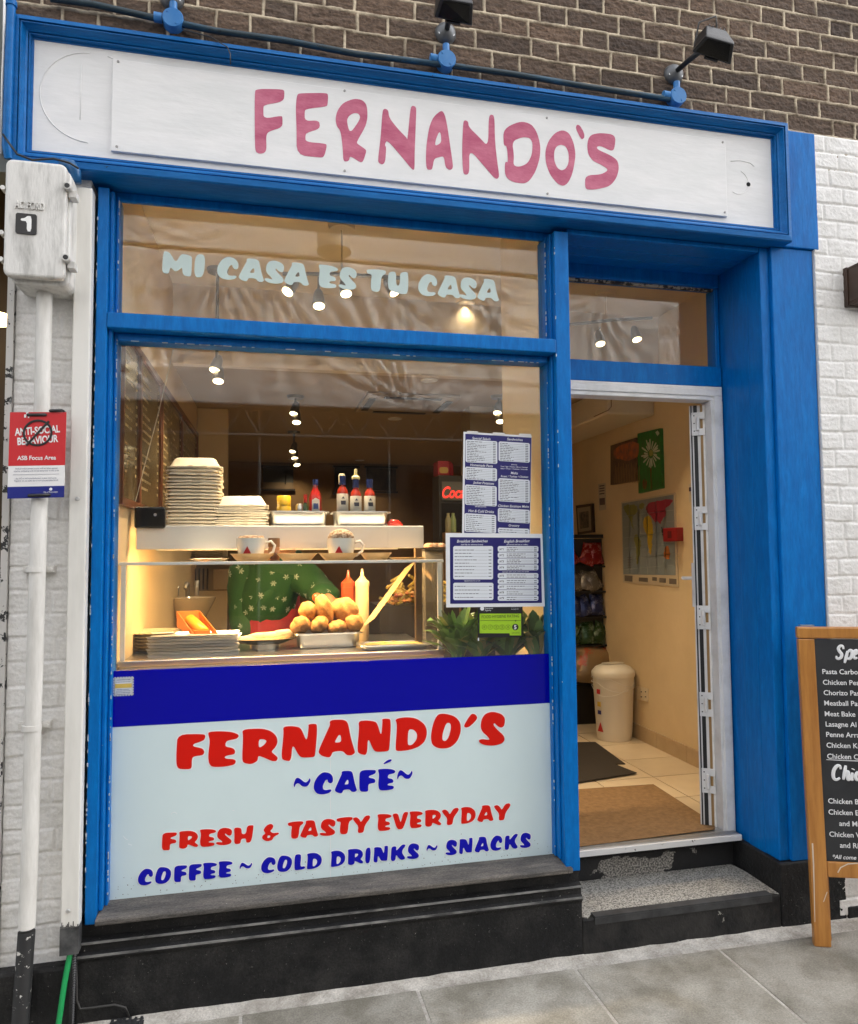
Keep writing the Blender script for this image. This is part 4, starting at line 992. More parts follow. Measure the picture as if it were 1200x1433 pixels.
T, pt = menu('menu_card', 'wide navy and white breakfast menu taped below the tall menu', [(140,95),(952,103),(972,712),(145,720)], .0872, 600,730,6,
  [(175,130),(935,137),(948,682),(178,690)],
  [(203,205,537,485,.0),(203,513,540,658,.0)]+[(577,y0,918,y1,0) for y0,y1 in ((205,254),(258,305),(309,356),(360,408),(432,476),(480,523),(527,570),(574,617),(620,664))],
  [('Breakfast Sandwiches',234,175,258,22,-.01),('(add 50p for takeaway bread)',268,197,185,10,0),('English Breakfast',630,176,215,22,-.02),('(all served with tea or coffee)',650,197,180,10,0),('Selected Drinks Hot or Cold',295,501,135,9,0),('Served with toast and a hot drink',615,426,225,8,-.01)],
  [(203,222,537,470,9,.0),(203,525,540,648,4,0)]+[(640,y0+4,918,y1-4,3 if i < 4 else 2,0) for i,(y0,y1) in enumerate(((205,254),(258,305),(309,356),(360,408),(432,476),(480,523),(527,570),(574,617),(620,664)))], 0)
mb = MB()
for i, y in enumerate((240,290,342,393,463,509,556,603,651)):
    a = pt(590,y); write(mb, 'N°%d' % (i+1), .0105, Frame(a,(1,0,0),(0,0,1),(0,-1.0,0)), 0, 0, shear=.2, bold=.03, lift=.0011)
mb.build('number_lettering', INK, T)
FH = thing('rating_sticker', 'black and green food hygiene rating 5 sticker under the menus', 'sticker', P(700,870,YG))
FS = .0886; pt = lambda x, y: P(600+x/6, 730+y/6, FS)
def plate(mb, pts, l, d=.0003): mb.prism([pt(*p)+np.array([0,-l,0]) for p in pts], (0,-d,0))
mb = MB(); plate(mb, [(410,690),(786,692),(786,970),(410,974)], 0); mb.build('black_card', BLACKP, FH)
GRN = mat('rating_green', (.33,.56,.02), .4)
mb = MB(); plate(mb, [(425,772),(773,772),(773,955),(678,955),(676,937),(425,937)], .0004); mb.build('green_panel', GRN, FH)
mb = MB()
fr = lambda x, y: Frame(pt(x,y),(1,0,0),(0,0,1),(0,-1.0,0))
W_ = lambda px_: np.linalg.norm(pt(500,800)-pt(500+px_,800))
write(mb, 'FOOD HYGIENE RATING', W_(34), fr(442,812), 0, 0, fitw=W_(312), lift=.001)
plate(mb, [(427,829),(770,829),(770,832),(427,832)], .0008)
plate(mb, [(716,828),(736,828),(726,840)], .0008)
for i in range(5):
    c_ = (464+i*49.5, 885)
    mb.tube([pt(c_[0]+19*math.cos(t), c_[1]+19*math.sin(t))+np.array([0,-.001,0]) for t in np.linspace(0,2*math.pi,20)], .0005, 6)
    write(mb, str(i), W_(27), fr(c_[0],c_[1]+9), 0, 0, align='CENTER', lift=.001)
plate(mb, [(724+27*math.cos(t), 885+27*math.sin(t)) for t in np.linspace(0,2*math.pi,24)[:-1]], .0008)
write(mb, 'VERY GOOD', W_(14), fr(695,940), 0, 0, fitw=W_(65), lift=.001)
mb.build('dark_lettering', mat('rating_ink', (.015,.02,.012), .5), FH)
mb = MB(); write(mb, '5', W_(46), fr(724,902), 0, 0, align='CENTER', lift=.0013, bold=.03)
plate(mb, [(446+17*math.cos(t), 730+17*math.sin(t)) for t in np.linspace(0,2*math.pi,20)[:-1]], .0008)
for t, y in (('Food',716),('Standards',734),('Agency',750)): write(mb, t, W_(17), fr(470,y), 0, 0, lift=.001)
write(mb, 'Rhoi hylendid bwyd', W_(12), fr(690,718), 0, 0, fitw=W_(84), lift=.001); write(mb, 'food.gov.uk', W_(12), fr(690,738), 0, 0, fitw=W_(62), lift=.001)
mb.build('white_lettering', MW, FH)
mb = MB()
for c_ in ((410,975),): plate(mb, [(c_[0],c_[1]),(c_[0]+10,c_[1]),(c_[0]+10,c_[1]+25),(c_[0],c_[1]+25)], .0)
mb.build('sticky_tape', MW, FH)

# --- A-board
AB = thing('pavement_board', 'pine framed black chalkboard listing pasta and chicken specials on the pavement', 'chalkboard', (2.1,-.2,0))
P0 = np.array([2.024,-.157,0.]); uA = np.array([.935,-.354,0]); hA = 1.176; lean = .057
vA = np.array([.354*lean,.935*lean,hA]); vL = np.linalg.norm(vA); vA = vA/vL
nA = np.cross(uA, vA); nA /= np.linalg.norm(nA)
if nA[1] > 0: nA = -nA
AF = Frame(P0, uA, vA, nA)
def onboard(x, y, l=0.0):                # photo pixel on the board's face -> (x, z) there
    d = ray(x, y); o_ = P0+nA*l; t = ((o_-W0)@nA)/(d@nA); p = W0+d*t-o_; return p@uA, p@vA
PINE = mat('varnished_pine', (.50,.22,.048), .35, col2=(.36,.14,.027), nscale=5, ndet=8, lo=.38, hi=.66, stretch=(7,7,.55), coat=.35, bump=.1, bscale=40, chips=((.10,.03,.012), 7, .76))
SLATE = mat('black_chalkboard', (.018,.019,.021), .5, col2=(.027,.028,.03), nscale=4)
BWD = .62
xi = onboard(1148,960)[0]
zi_t = onboard(1160,894)[1]; zi_b = onboard(1160,1206)[1]; zr_b = onboard(1160,1228)[1]
fw = onboard(1139.5,900)[0]
fw = max(.05, onboard(1140,900)[0])
def rail(mb, x0, x1, z0, z1, d=.028, l=0): mb.obox(AF(x0,z0)+nA*l, uA*(x1-x0), -nA*d, vA*(z1-z0))
mb = MB(); rail(mb, 0, fw, 0, zi_t-.001); mb.build('leg', PINE, AB, bevel=.004)
mb = MB(); rail(mb, BWD-fw, BWD, 0, zi_t-.001); mb.build('leg', PINE, AB, bevel=.004)
mb = MB(); rail(mb, -.003, BWD+.003, zi_t, hA+.002, .030, .001); mb.build('top_rail', PINE, AB, bevel=.007)
mb = MB(); rail(mb, fw+.0005, BWD-fw-.0005, zr_b, zi_b); mb.build('bottom_rail', PINE, AB, bevel=.004)
mb = MB(); rail(mb, fw+.001, BWD-fw-.001, zi_b+.0005, zi_t-.0015, .012, -.006); slate = mb.build('board', SLATE, AB)
AF2 = Frame(P0-nA*.006, uA, vA, nA)
# rear leaf
n2 = np.array([.354,.935,0])
mb = MB()
for x0, x1 in ((.022,fw+.02),(BWD-fw-.02,BWD-.022)): mb.prism([AF(x0,hA*.995)-nA*.032, AF(x1,hA*.995)-nA*.032, np.array(P0+uA*x1+n2*.055), np.array(P0+uA*x0+n2*.055)], n2*.022)
mb.prism([AF(fw+.025,hA*.95)-nA*.035, AF(BWD-fw-.025,hA*.95)-nA*.035, AF(BWD-fw-.025,hA*.25)-nA*.048, AF(fw+.025,hA*.25)-nA*.048], n2*.008)
mb.build('rear_leaf', PINE, AB)
mb = MB(); q = AF(.015,hA+.004)-nA*.012; mb.obox(q, uA*.05, -nA*.03, vA*.004); mb.build('top_hinge', ALU, AB)
CH = mat('white_chalk_lettering', (.80,.80,.80), .7)
mb = MB()
rowsA = [('Pasta Carbonara',1150,943),('Chicken Pesto Pasta',1151,958),('Chorizo Pasta',1152,972.5),('Meatball Pasta',1152.6,987),('Meat Bake',1153.3,1002),('Lasagne Al Forno',1154.5,1016.5),('Penne Arrabiata',1155.3,1031),('Chicken Kiev',1156,1046),('Chicken Curry',1157,1061.5),
 ('Chicken Burger',1158.3,1124),('Chicken Escalope',1158.8,1139.5),('and Mash',1174,1155.5),('Chicken Wrap',1160,1170.5),('and Rice',1175,1186)]
for t, x, y in rowsA:
    a, z = onboard(x, y, -.006); write(mb, t, .0235*1.12, AF2, a, z, lift=.0007, bold=.012)
a, z = onboard(1164, 1201.5, -.006); write(mb, '*All come with chips', .021, AF2, a, z, lift=.0007, bold=.012, shear=.25)
a, z = onboard(1156, 1062.6, -.006); a2, z2 = onboard(1200, 1067, -.006)
mb.add([AF2(a,z)+nA*.0007, AF2(a,z-.002)+nA*.0007, AF2(a+.33,z-.008)+nA*.0007, AF2(a+.33,z-.0035)+nA*.0007], [(0,1,2,3)])
mb.build('chalk_lettering', CH, slate)
def brush(mb, strokes, zz, r):
    for s in strokes:
        pts = []
        for x, y in s:
            a, z = onboard(zz[0]+x/zz[2], zz[1]+y/zz[2], -.006); pts.append((a, z))
        # smooth
        q = [pts[0]]
        for i in range(len(pts)-1):
            p0, p1, p2, p3 = pts[max(i-1,0)], pts[i], pts[i+1], pts[min(i+2,len(pts)-1)]
            for t in (.25,.5,.75,1):
                q.append(tuple(.5*(2*p1[j]+(p2[j]-p0[j])*t+(2*p0[j]-5*p1[j]+4*p2[j]-p3[j])*t*t+(3*p1[j]-p0[j]-3*p2[j]+p3[j])*t**3) for j in (0,1)))
        k = len(q)
        mb.tube([AF2(a,z)+nA*.0012 for a, z in q], [r*(.65+.5*math.sin(math.pi*i/(k-1))) for i in range(k)], 8, flat=nA)
mb = MB()
zA, zB = (1110,860,7.956), (1110,1030,7.54)
brush(mb, [[(555,385),(548,352),(520,350),(498,380),(515,415),(535,440),(530,475),(500,492),(478,482),(480,460)],
 [(600,405),(592,450),(578,500),(568,540)],[(600,430),(622,400),(648,405),(650,450),(630,488),(605,490),(590,478)],
 [(672,450),(705,430),(705,402),(680,410),(668,450),(680,488),(712,480)],
 [(790,410),(765,405),(750,450),(765,488),(795,475)],[(815,405),(808,485),(830,480)],[(880,410),(850,415),(845,470),(865,488),(885,410),(882,488)],[(920,350),(905,485),(925,480)],[(985,410),(960,410),(960,440),(985,455),(980,488),(955,480)]], zA, .0055)
brush(mb, [[(498,350),(490,318),(460,315),(430,350),(418,400),(425,445),(455,460),(490,440)],
 [(550,310),(538,390),(525,460)],[(530,420),(555,380),(578,385),(572,440),(580,460),(600,450)],
 [(622,385),(612,450),(632,455)],[(632,345),(628,355)],
 [(700,395),(675,385),(655,425),(668,460),(705,450)],[(740,310),(722,460)],[(728,420),(770,385)],[(738,420),(775,460)],[(790,425),(825,405),(815,385),(795,395),(790,440),(805,462),(835,450)],[(855,390),(848,460)],[(850,420),(880,388),(895,400),(888,455)]], zB, .006)
mb.build('brush_lettering', CH, slate, smooth=True)
mb = MB()
for s in ([(1172,1221),(1176,1214),(1186,1209),(1200,1208)],):
    mb.tube([AF(*onboard(x,y))+nA*.0008 for x, y in s], .0022, 6, flat=nA)
mb.tube([AF(*onboard(1136.5,1180))+nA*.0008, AF(*onboard(1138,1210))+nA*.0008, AF(*onboard(1140,1290))+nA*.0008], [.003,.0025,.001], 6, flat=nA)
mb.tube([AF(*onboard(1152,1262))+nA*.0008, AF(*onboard(1157,1248))+nA*.0008], .0015, 6, flat=nA)
mb.build('pale_scratch', mat('bare_wood_scratch', (.66,.56,.44), .7), AB)
# ================================================================== INSIDE THE CAFE
FZ = .26
TILE = mat('cream_floor_tile', (.66,.54,.37), .28, col2=(.58,.46,.31), nscale=3, island=.07)
mb = MB(); mb.m = 1; mb.box(-1.2, 2.56, .36, 6.2, .05, .2545); mb.m = 0
tx = [2.42-.335*i for i in range(12)][::-1]; ty = [.425+.335*i for i in range(18)]
for i in range(len(tx)-1):
    for j in range(len(ty)-1): mb.box(tx[i]+.003, tx[i+1]-.003, ty[j]+.003, ty[j+1]-.003, .25, .2600)
tag(mb.build('cafe_floor', [TILE, mat('dark_grout', (.06,.045,.03), .8)]), 'cream tiled floor inside the cafe', kind='structure')
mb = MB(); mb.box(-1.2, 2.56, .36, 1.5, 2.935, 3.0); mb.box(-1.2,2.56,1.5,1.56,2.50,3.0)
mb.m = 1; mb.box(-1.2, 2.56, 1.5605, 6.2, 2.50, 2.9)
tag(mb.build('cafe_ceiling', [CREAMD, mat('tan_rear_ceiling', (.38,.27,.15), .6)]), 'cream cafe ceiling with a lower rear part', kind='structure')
mb = MB(); mb.box(2.421, 2.56, .361, 6.2, .05, 2.934); mb.build('w', CREAM)
RW = bpy.data.objects['w']; RW.name = 'right_room_wall'; RW.name = 'room_wall'; tag(RW, 'cream interior wall carrying the map and paintings', 'wall')
mb = MB()
for j in range(5): mb.box(2.4085, 2.4205, .62+j*.335+.0015, .62+(j+1)*.335-.0015, .2605, .355)
mb.box(2.395, 2.4205, .40, .615, .2605, .362)
tag(mb.build('skirting', mat('tan_skirting_tile', (.50,.37,.22), .35, col2=(.42,.30,.17), nscale=5), bevel=.002), 'tan tiled skirting along the interior wall with the map', 'skirting')
mb = MB(); mb.box(2.375, 2.4205, .40, .60, .363, 2.2); mb.box(2.35,2.4205,.40,.46,.363,2.2)
tag(mb.build('wall_boxing', CREAM, bevel=.006), 'cream boxed pipe casing on the wall beside the open door', 'casing')
# left wall, slightly skewed
def LWX(Y): return -.50+.03*Y
mb = MB(); mb.prism([(LWX(.12),.14,.05),(LWX(2.7),2.7,.05),(LWX(2.7)-.12,2.7,.05),(-.62,.14,.05)], (0,0,2.88))
tag(mb.build('room_wall', CREAM), 'cream interior wall behind the gold lettered menu boards', 'wall')
xr_ = P(318,700,2.72)[0]
mb = MB(); mb.box(-.6, xr_, 2.72, 2.84, .05, 2.499)
tag(mb.build('room_wall', CREAM), 'short cream wall behind the hand basin', 'wall')
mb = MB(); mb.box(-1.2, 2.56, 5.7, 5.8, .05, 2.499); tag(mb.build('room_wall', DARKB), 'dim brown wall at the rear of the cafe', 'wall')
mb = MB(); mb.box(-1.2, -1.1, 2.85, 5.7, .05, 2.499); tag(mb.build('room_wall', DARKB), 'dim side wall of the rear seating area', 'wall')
mb = MB(); mb.box(1.097, 1.128, .145, .62, .2605, 2.934); tag(mb.build('partition', CREAM), 'narrow cream partition between window and doorway', 'partition')
xa, xb_ = P(657,540,2.3)[0], P(735,540,2.3)[0]
mb = MB(); mb.box(xa, xb_, 2.3, 2.55, .2605, 2.499); tag(mb.build('column', mat('tan_column_paint', (.42,.33,.21), .35)), 'tan square column inside behind the tall menu', 'column')
mb = MB(); mb.box(-.48, 1.10, .112, .14, .30, 1.06); mb.box(-.48,1.10,.1405,.24,.93,.984); tag(mb.build('window_ledge', CREAM), 'ledge inside the window behind the blue band', 'ledge')
# boxed unit over the door, inside
AU = thing('air_unit', 'cream boxed unit under the ceiling above the wall with paintings', 'air unit', (2.25,2.4,2.4))
mb = MB(); mb.box(2.10, 2.4205, 1.565, 3.4, 2.33, 2.4995); mb.build('casing', mat('cream_unit_shell', (.66,.58,.44), .3), AU, bevel=.012)
mb = MB()
q = [PX(x,y,2.099) for x, y in ((831,583),(851,574),(855,569),(855,551))]
mb.tube(q, .003, 6); mb.build('cover_seam', mat('brown_seam', (.16,.10,.05), .6), AU)

# ---- coir and rubber mats
def floor_poly(name, px, z0, z1, m, label):
    mb = MB(); mb.prism([tuple(PZ(x,y,z1)[:2])+(z0,) for x, y in px], (0,0,z1-z0)); tag(mb.build(name, m, bevel=.002), label, 'mat')
COIR = mat('coir_matting', (.30,.175,.075), .95, col2=(.19,.105,.042), nscale=42, ndet=6, lo=.3, hi=.7, bump=1.0, bscale=170)
floor_poly('door_mat', ((780,1106),(914,1097),(1000,1152),(1000,1160),(780,1188)), .2738, .278, COIR, 'brown coir mat just inside the doorway')
RUB = mat('dark_ribbed_mat', (.030,.022,.015), .85, bump=.8, bscale=220)
floor_poly('door_mat', ((770,1039),(833,1038),(875,1068.5),(770,1072)), .2603, .266, RUB, 'dark ribbed mat lying partly under another dark mat by the bin')
floor_poly('door_mat', ((770,1062),(833,1058),(891,1081),(770,1100)), .2663, .2725, RUB, 'dark ribbed mat overlapping the mat nearer the bin')

# ---- swing bin
BN = thing('swing_bin', 'white plastic swing lid bin with coloured stickers against the cream wall', 'bin', (2.235,2.0,FZ))
bc = np.array([2.272,PX(884,1000,2.40)[1],FZ+.0005])
BINW = mat('bin_plastic', (.74,.68,.56), .35)
mb = MB(); mb.lathe([(.0,0),(.108,0),(.112,.012),(.117,.05),(.134,.40),(.136,.405),(.0,.405)], bc, 32, sx=1, sy=.9); mb.build('body', BINW, BN, auto=50)
mb = MB(); mb.lathe([(.0,.4055),(.141,.4055),(.143,.43),(.139,.440),(.132,.448),(.115,.466),(.075,.482),(.0,.486)], bc, 32, sx=1, sy=.9); lid = mb.build('lid', BINW, BN, auto=50)
mb = MB(); mb.lathe([(.085,.4875),(.088,.490)], bc, 24, sx=.9, sy=.5); mb.build('swing_flap', BINW, lid)
mb = MB()
for i, (t, z, w, h) in enumerate(((150+48,.30,.03,.03),(198,.22,.03,.03),(198,.17,.03,.025),(199,.06,.05,.06))):
    a_ = rad(t); r = .117+.017*z/.4+.0015
    ctr = bc+np.array([r*math.cos(a_), .9*r*math.sin(a_), z]); tv = np.array([-math.sin(a_), math.cos(a_), 0])
    nv = np.array([math.cos(a_), math.sin(a_),0])
    mb.m = min(i, 2)
    if i == 3: mb.m = 0; mb.prism([ctr-tv*w/2, ctr+tv*w/2, ctr+np.array([0,0,h])], nv*.001)
    else: mb.obox(ctr-tv*w/2, tv*w, nv*.001, (0,0,h))
mb.build('sticker', [mat('sticker_red', (.5,.02,.02), .5), mat('sticker_gold', (.6,.4,.05), .5), mat('sticker_navy', (.03,.03,.15), .5)], BN)
mb = MB()
for k in range(3): mb.tube([bc+np.array([(.141+.004*math.sin(5*t+k))*math.cos(t), .9*(.141+.004*math.sin(4*t+k))*math.sin(t), .40-.03*k-.05*max(0,math.sin(t*1.5+k))]) for t in np.linspace(0,2*math.pi,40)], .0016, 5)
mb.build('bin_liner', mat('clear_liner', (.75,.72,.65), .2), BN, smooth=True)

# ---- snack rack
RK = thing('snack_rack', 'tall black rack of shiny crisp packets beyond the doorway', 'rack', (2.1,2.5,FZ))
yr = 2.32
xrk = P(853,800,yr)[0]; ztop = P(845,748,yr)[2]
mb = MB(); mb.box(1.62, xrk, yr+.02, yr+.30, FZ+.0005, ztop-.03); mb.build('back', mat('rack_dark', (.012,.010,.009), .5), RK)
mb = MB(); mb.box(xrk-.03, xrk, yr-.005, yr+.0195, FZ+.0005, ztop); mb.box(1.62,1.65,yr-.005,yr+.0195,FZ+.0005,ztop); mb.box(1.6505,xrk-.0305,yr-.005,yr+.0195,ztop-.025,ztop); mb.build('frame', BLACKP, RK)
mb = MB()
for z in (.55,.82,1.02,1.20,1.38): mb.box(1.655, xrk-.035, yr-.03, yr-.006, z-.012, z)
mb.build('shelf', BLACKP, RK)
pk = [('crisp_packet','red',(.22,.01,.01),1.39,.16),('crisp_packet','silver',(.12,.11,.10),1.21,.14),('crisp_packet','blue',(.015,.025,.10),1.03,.15),('crisp_packet','green',(.02,.055,.015),.83,.16)]
def packet(w, h, d):
    mb = MB(); n = 7; vs = []
    for s in (-1,1):
        for j in range(n):
            for i in range(n):
                u_, v_ = i/(n-1)*2-1, j/(n-1)*2-1
                t = max(0,(1-u_**2))**.5*max(0,(1-v_**4))**.5
                vs.append((u_*w/2*(1-.06*(1-abs(v_))), s*d/2*t+.002*math.sin(9*u_+5*v_)*s, (v_+1)*h/2))
    fs = []
    for s in (0,1):
        o_ = s*n*n
        for j in range(n-1):
            for i in range(n-1): fs.append((o_+j*n+i,o_+j*n+i+1,o_+(j+1)*n+i+1,o_+(j+1)*n+i))
    for i in range(n-1):
        fs += [(i,i+1,n*n+i+1,n*n+i),((n-1)*n+i,(n-1)*n+i+1,n*n+(n-1)*n+i+1,n*n+(n-1)*n+i),(i*n,(i+1)*n,n*n+(i+1)*n,n*n+i*n),(i*n+n-1,(i+1)*n+n-1,n*n+(i+1)*n+n-1,n*n+i*n+n-1)]
    mb.add(vs, fs); return mb
for nm, cn, c_, z, h in pk:
    m_ = mat('packet_'+cn, c_, .22, .35, col2=tuple(min(1,x*1.5+.12) for x in c_), nscale=22, lo=.5, hi=.62)
    o0 = None
    xs_ = [xrk-.115-.085*i for i in range(5)]
    wheres = ['first from the wall','second from the wall','third from the wall','fourth from the wall','fifth from the wall']
    for i, x in enumerate(xs_):
        if o0 is None:
            o0 = packet(.115,h,.05).build('crisp_packet', m_, smooth=True); o_ = o0
        else:
            o_ = o0.copy(); COL.objects.link(o_)
        o_.location = (x, yr-.035, z); o_.rotation_euler = (rad(-14+6*math.sin(i*5)), rad(24*math.sin(i*2.1+z*9)), rad(22*math.cos(i*3+z)))
        tag(o_, '%s crisp packet on the black rack, %s' % (cn, wheres[i]), 'crisp packet', 'crisp packets on the rack')
o_ = packet(.30,.26,.10).build('crisp_sack', mat('brown_crisp_sack', (.30,.20,.10), .3, .2, col2=(.42,.10,.05), nscale=9, lo=.55, hi=.6), smooth=True)
o_.location = (xrk-.17, yr-.06, .555); o_.rotation_euler = (rad(-12), rad(8), 0); tag(o_, 'large brown crisp bag at the bottom of the rack', 'crisp bag')

# ---- things on the wall with the map
XW = 2.4203
def wallquad(px, th, name, m, parent=None, bevel=0):
    mb = MB(); mb.prism([PX(x,y,XW) for x, y in px], (-th,0,0)); return mb.build(name, m, parent, bevel=bevel)
zq = lambda x, y, oy=660: (780+x/4, oy+y/4)
MP = thing('world_map', 'world map poster with coloured continents on the cream wall', 'map', PX(910,760,XW))
wallquad([zq(360,170),zq(660,118),zq(680,645),zq(370,620)], .006, 'paper', mat('map_margin', (.55,.45,.30), .5), MP)
wallquad([zq(366,178),zq(654,128),zq(666,580),zq(374,575)], .0075, 'sea', mat('map_sea', (.24,.27,.26), .3), MP)
def wallpoly(mb, pts, th0, th1):
    a = [PX(*p, XW-th0) for p in pts]; mb.prism(a, (-(th1-th0),0,0))
def blob(pts): return chaikin(pts, 1)
_rm = random.Random(3)
def coast(pts): return [(x+_rm.uniform(-3.2,3.2), y+_rm.uniform(-3.2,3.2)) for x, y in chaikin(pts, 2)]
for nm, c_, ps in (('green_land',(.22,.22,.06),[[(455,185),(480,172),(486,190),(470,215),(458,205)],[(392,200),(410,195),(405,212)],[(370,190),(430,180),(448,205),(440,240),(420,250),(415,285),(428,330),(415,300),(395,245),(372,215)],[(432,345),(452,360),(466,395),(462,450),(448,530),(440,510),(440,440),(428,380)]]),
   ('crimson_land',(.34,.03,.06),[[(490,200),(520,170),(580,160),(645,150),(640,180),(600,210),(612,240),(585,270),(575,300),(560,270),(545,292),(530,250),(505,235)]]),
   ('yellow_land',(.50,.34,.03),[[(480,265),(505,240),(530,275),(536,330),(528,400),(520,480),(508,430),(502,350),(482,320)]]),
   ('orange_land',(.45,.14,.03),[[(595,440),(612,405),(628,440),(630,480),(615,495),(596,480)]]),
   ('pale_line',(.33,.36,.35),[[(368,250+60*k),(660,212+62*k),(660,213.5+62*k),(368,251.5+60*k)] for k in range(6)]+[[(400+50*k,175-8*k),(401.5+50*k,175-8*k),(405+50*k,576),(403+50*k,576)] for k in range(5)]),
   ('ink_land',(.05,.05,.05),[[(582,300),(590,340),(615,380),(620,395),(600,375),(580,340)]])):
    mb = MB()
    for p in ps: wallpoly(mb, [zq(*q) for q in coast(p)], .0076, .0085)
    mb.build(nm, mat('map_'+nm, c_, .35), MP)
mb = MB()
for x, y, w_, h_ in ((375,580,44,32),(455,592,50,22),(530,590,26,20),(570,595,36,25),(625,598,40,30)): wallpoly(mb, [zq(x,y),zq(x+w_,y+w_*.07),zq(x+w_,y+h_+w_*.09),zq(x,y+h_)], .0062, .007)
for j in range(7): wallpoly(mb, [zq(392,480+j*9),zq(412,480+j*9),zq(412,484+j*9),zq(392,484+j*9)], .0078, .0084)
mb.build('legend', mat('map_legend', (.16,.13,.10), .5), MP)
PA = thing('painting', 'orange and brown field painting beside the green flower canvas', 'painting', PX(876,645,XW))
zp = lambda x, y: (780+x/4, 380+y/4)
wallquad([zp(312,975),zp(457,930),zp(457,1172),zp(312,1195)], .022, 'canvas', mat('painting_umber', (.075,.045,.028), .5, col2=(.16,.10,.055), nscale=26, stretch=(1,8,.8)), PA)
mb = MB()
wallpoly(mb, [zp(*q) for q in blob([(314,985),(455,940),(455,1035),(420,1050),(390,1062),(350,1050),(314,1045)])], .0222, .0235)
mb.build('orange_sky', mat('painting_orange', (.50,.12,.03), .5, col2=(.16,.08,.06), nscale=18), PA)
mb = MB()
for i in range(16):
    x = 320+i*9; wallpoly(mb, [zp(x,1185-.3*i),zp(x+3,1185-.3*i),zp(x+5,1085+14*math.sin(i*2.3)),zp(x+3,1085+14*math.sin(i*2.3))], .0222, .0232)
mb.build('reed_stroke', mat('painting_reed', (.26,.16,.07), .6), PA)
PG = thing('painting', 'tall green canvas with a white daisy painted on it', 'painting', PX(912,645,XW))
wallquad([zp(464,908),zp(590,878),zp(600,1212),zp(470,1242)], .022, 'canvas', mat('painting_green', (.02,.20,.03), .45, col2=(.03,.10,.025), nscale=16, stretch=(1,4,.8)), PG)
mb = MB(); cxp, cyp = 522, 1020
for i in range(22):
    a_ = i/22*2*math.pi+.1*math.sin(i*5); r0, r1 = 18, 55+32*abs(math.sin(i*1.7)); sx = .62
    p0 = (cxp+sx*r0*math.cos(a_), cyp+r0*math.sin(a_)); p1 = (cxp+sx*r1*math.cos(a_+.15), cyp+r1*math.sin(a_+.15)); pm = ((p0[0]+p1[0])/2, (p0[1]+p1[1])/2)
    nx_, ny_ = -math.sin(a_)*3.6*sx, math.cos(a_)*5
    wallpoly(mb, [zp(*q) for q in blob([p0,(pm[0]+nx_,pm[1]+ny_),(p1[0]+nx_,p1[1]+ny_),p1,(p1[0]-nx_,p1[1]-ny_),(pm[0]-nx_,pm[1]-ny_)])], .0222, .024)
wallpoly(mb, [zp(*q) for q in ((548,900),(560,890),(570,905),(560,920))], .0222, .024)
mb.build('white_petal', mat('painting_petal', (.52,.52,.38), .6), PG)
mb = MB(); wallpoly(mb, [zp(*q) for q in blob([(512,1000),(532,998),(534,1030),(515,1035)])], .0242, .025); mb.build('flower_centre', mat('painting_centre', (.30,.30,.08), .6), PG)
mb = MB(); wallpoly(mb, [zp(*q) for q in ((518,1090),(524,1090),(530,1220),(522,1224))], .0222, .0235); wallpoly(mb, [zp(*q) for q in blob([(476,1020),(490,1015),(490,1045),(478,1048)])], .0222, .0235); wallpoly(mb, [zp(*q) for q in blob([(474,1165),(500,1160),(500,1215),(478,1222)])], .0222, .0235); mb.build('red_bloom', mat('painting_bloom', (.22,.04,.02), .6, col2=(.02,.12,.02), nscale=20), PG)
FR = thing('framed_picture', 'small dark framed picture above the snack rack', 'picture', PX(820,725,XW))
wallquad([zq(115,190),zq(205,178),zq(212,340),zq(125,352)], .02, 'frame', mat('dark_frame', (.03,.02,.015), .4), FR)
wallquad([zq(124,205),zq(197,194),zq(203,328),zq(133,338)], .022, 'mount', mat('frame_mount', (.34,.28,.19), .5), FR)
wallquad([zq(136,228),zq(188,220),zq(192,312),zq(143,320)], .0235, 'print', mat('frame_print', (.03,.04,.045), .5, col2=(.20,.16,.12), nscale=30), FR)
NT = thing('wall_notice', 'narrow white printed notice on the cream wall between the paintings and frame', 'notice', PX(842,690,XW))
wallquad([zq(228,70),zq(268,62),zq(272,212),zq(234,218)], .002, 'paper', mat('notice_paper', (.50,.42,.31), .6), NT)
mb = MB()
for y in (78,92,106,122): wallpoly(mb, [zq(234,y),zq(262,y-4),zq(262,y+3),zq(234,y+7)], .0021, .0026)
wallpoly(mb, [zq(234,150),zq(264,146),zq(265,185),zq(236,188)], .0021, .0026)
mb.build('print', mat('notice_ink', (.10,.07,.08), .6), NT)
CP_ = thing('call_point', 'red fire alarm call point at the edge of the map', 'call point', PX(947,748,XW))
mb = MB(); a_, b_ = PX(937,758,XW), PX(956,738,XW); mb.box(2.375, XW, min(a_[1],b_[1]), max(a_[1],b_[1]), a_[2], b_[2]); mb.build('housing', mat('alarm_red', (.30,.012,.015), .35), CP_, bevel=.004)
mb = MB(); mb.box(2.373, 2.3748, (a_[1]+b_[1])/2-.02, (a_[1]+b_[1])/2+.02, a_[2]+.02, b_[2]-.02); mb.build('push_plate', mat('alarm_dark', (.10,.008,.01), .4), CP_)
SW = thing('light_switch', 'cream wall switch panel close to the open door', 'switch', PX(968,690,2.3745))
mb = MB(); a_, b_ = PX(966.5,703,2.3495), PX(974,676,2.3495); mb.box(2.338,2.3495,b_[1],a_[1],a_[2],b_[2]); mb.build('plate', mat('switch_cream', (.55,.45,.30), .4), SW, bevel=.002)
mb = MB(); mb.box(2.333,2.3378,b_[1]+.01,a_[1]-.01,a_[2]+.06,b_[2]-.02); mb.build('rocker', mat('switch_dark', (.05,.025,.015), .4), SW)
SO = thing('wall_socket', 'cream double plug socket low on the wall beside the bin', 'socket', PX(900,970,XW))
zs = lambda x, y: (780+x/3.4286, 920+y/3.4286)
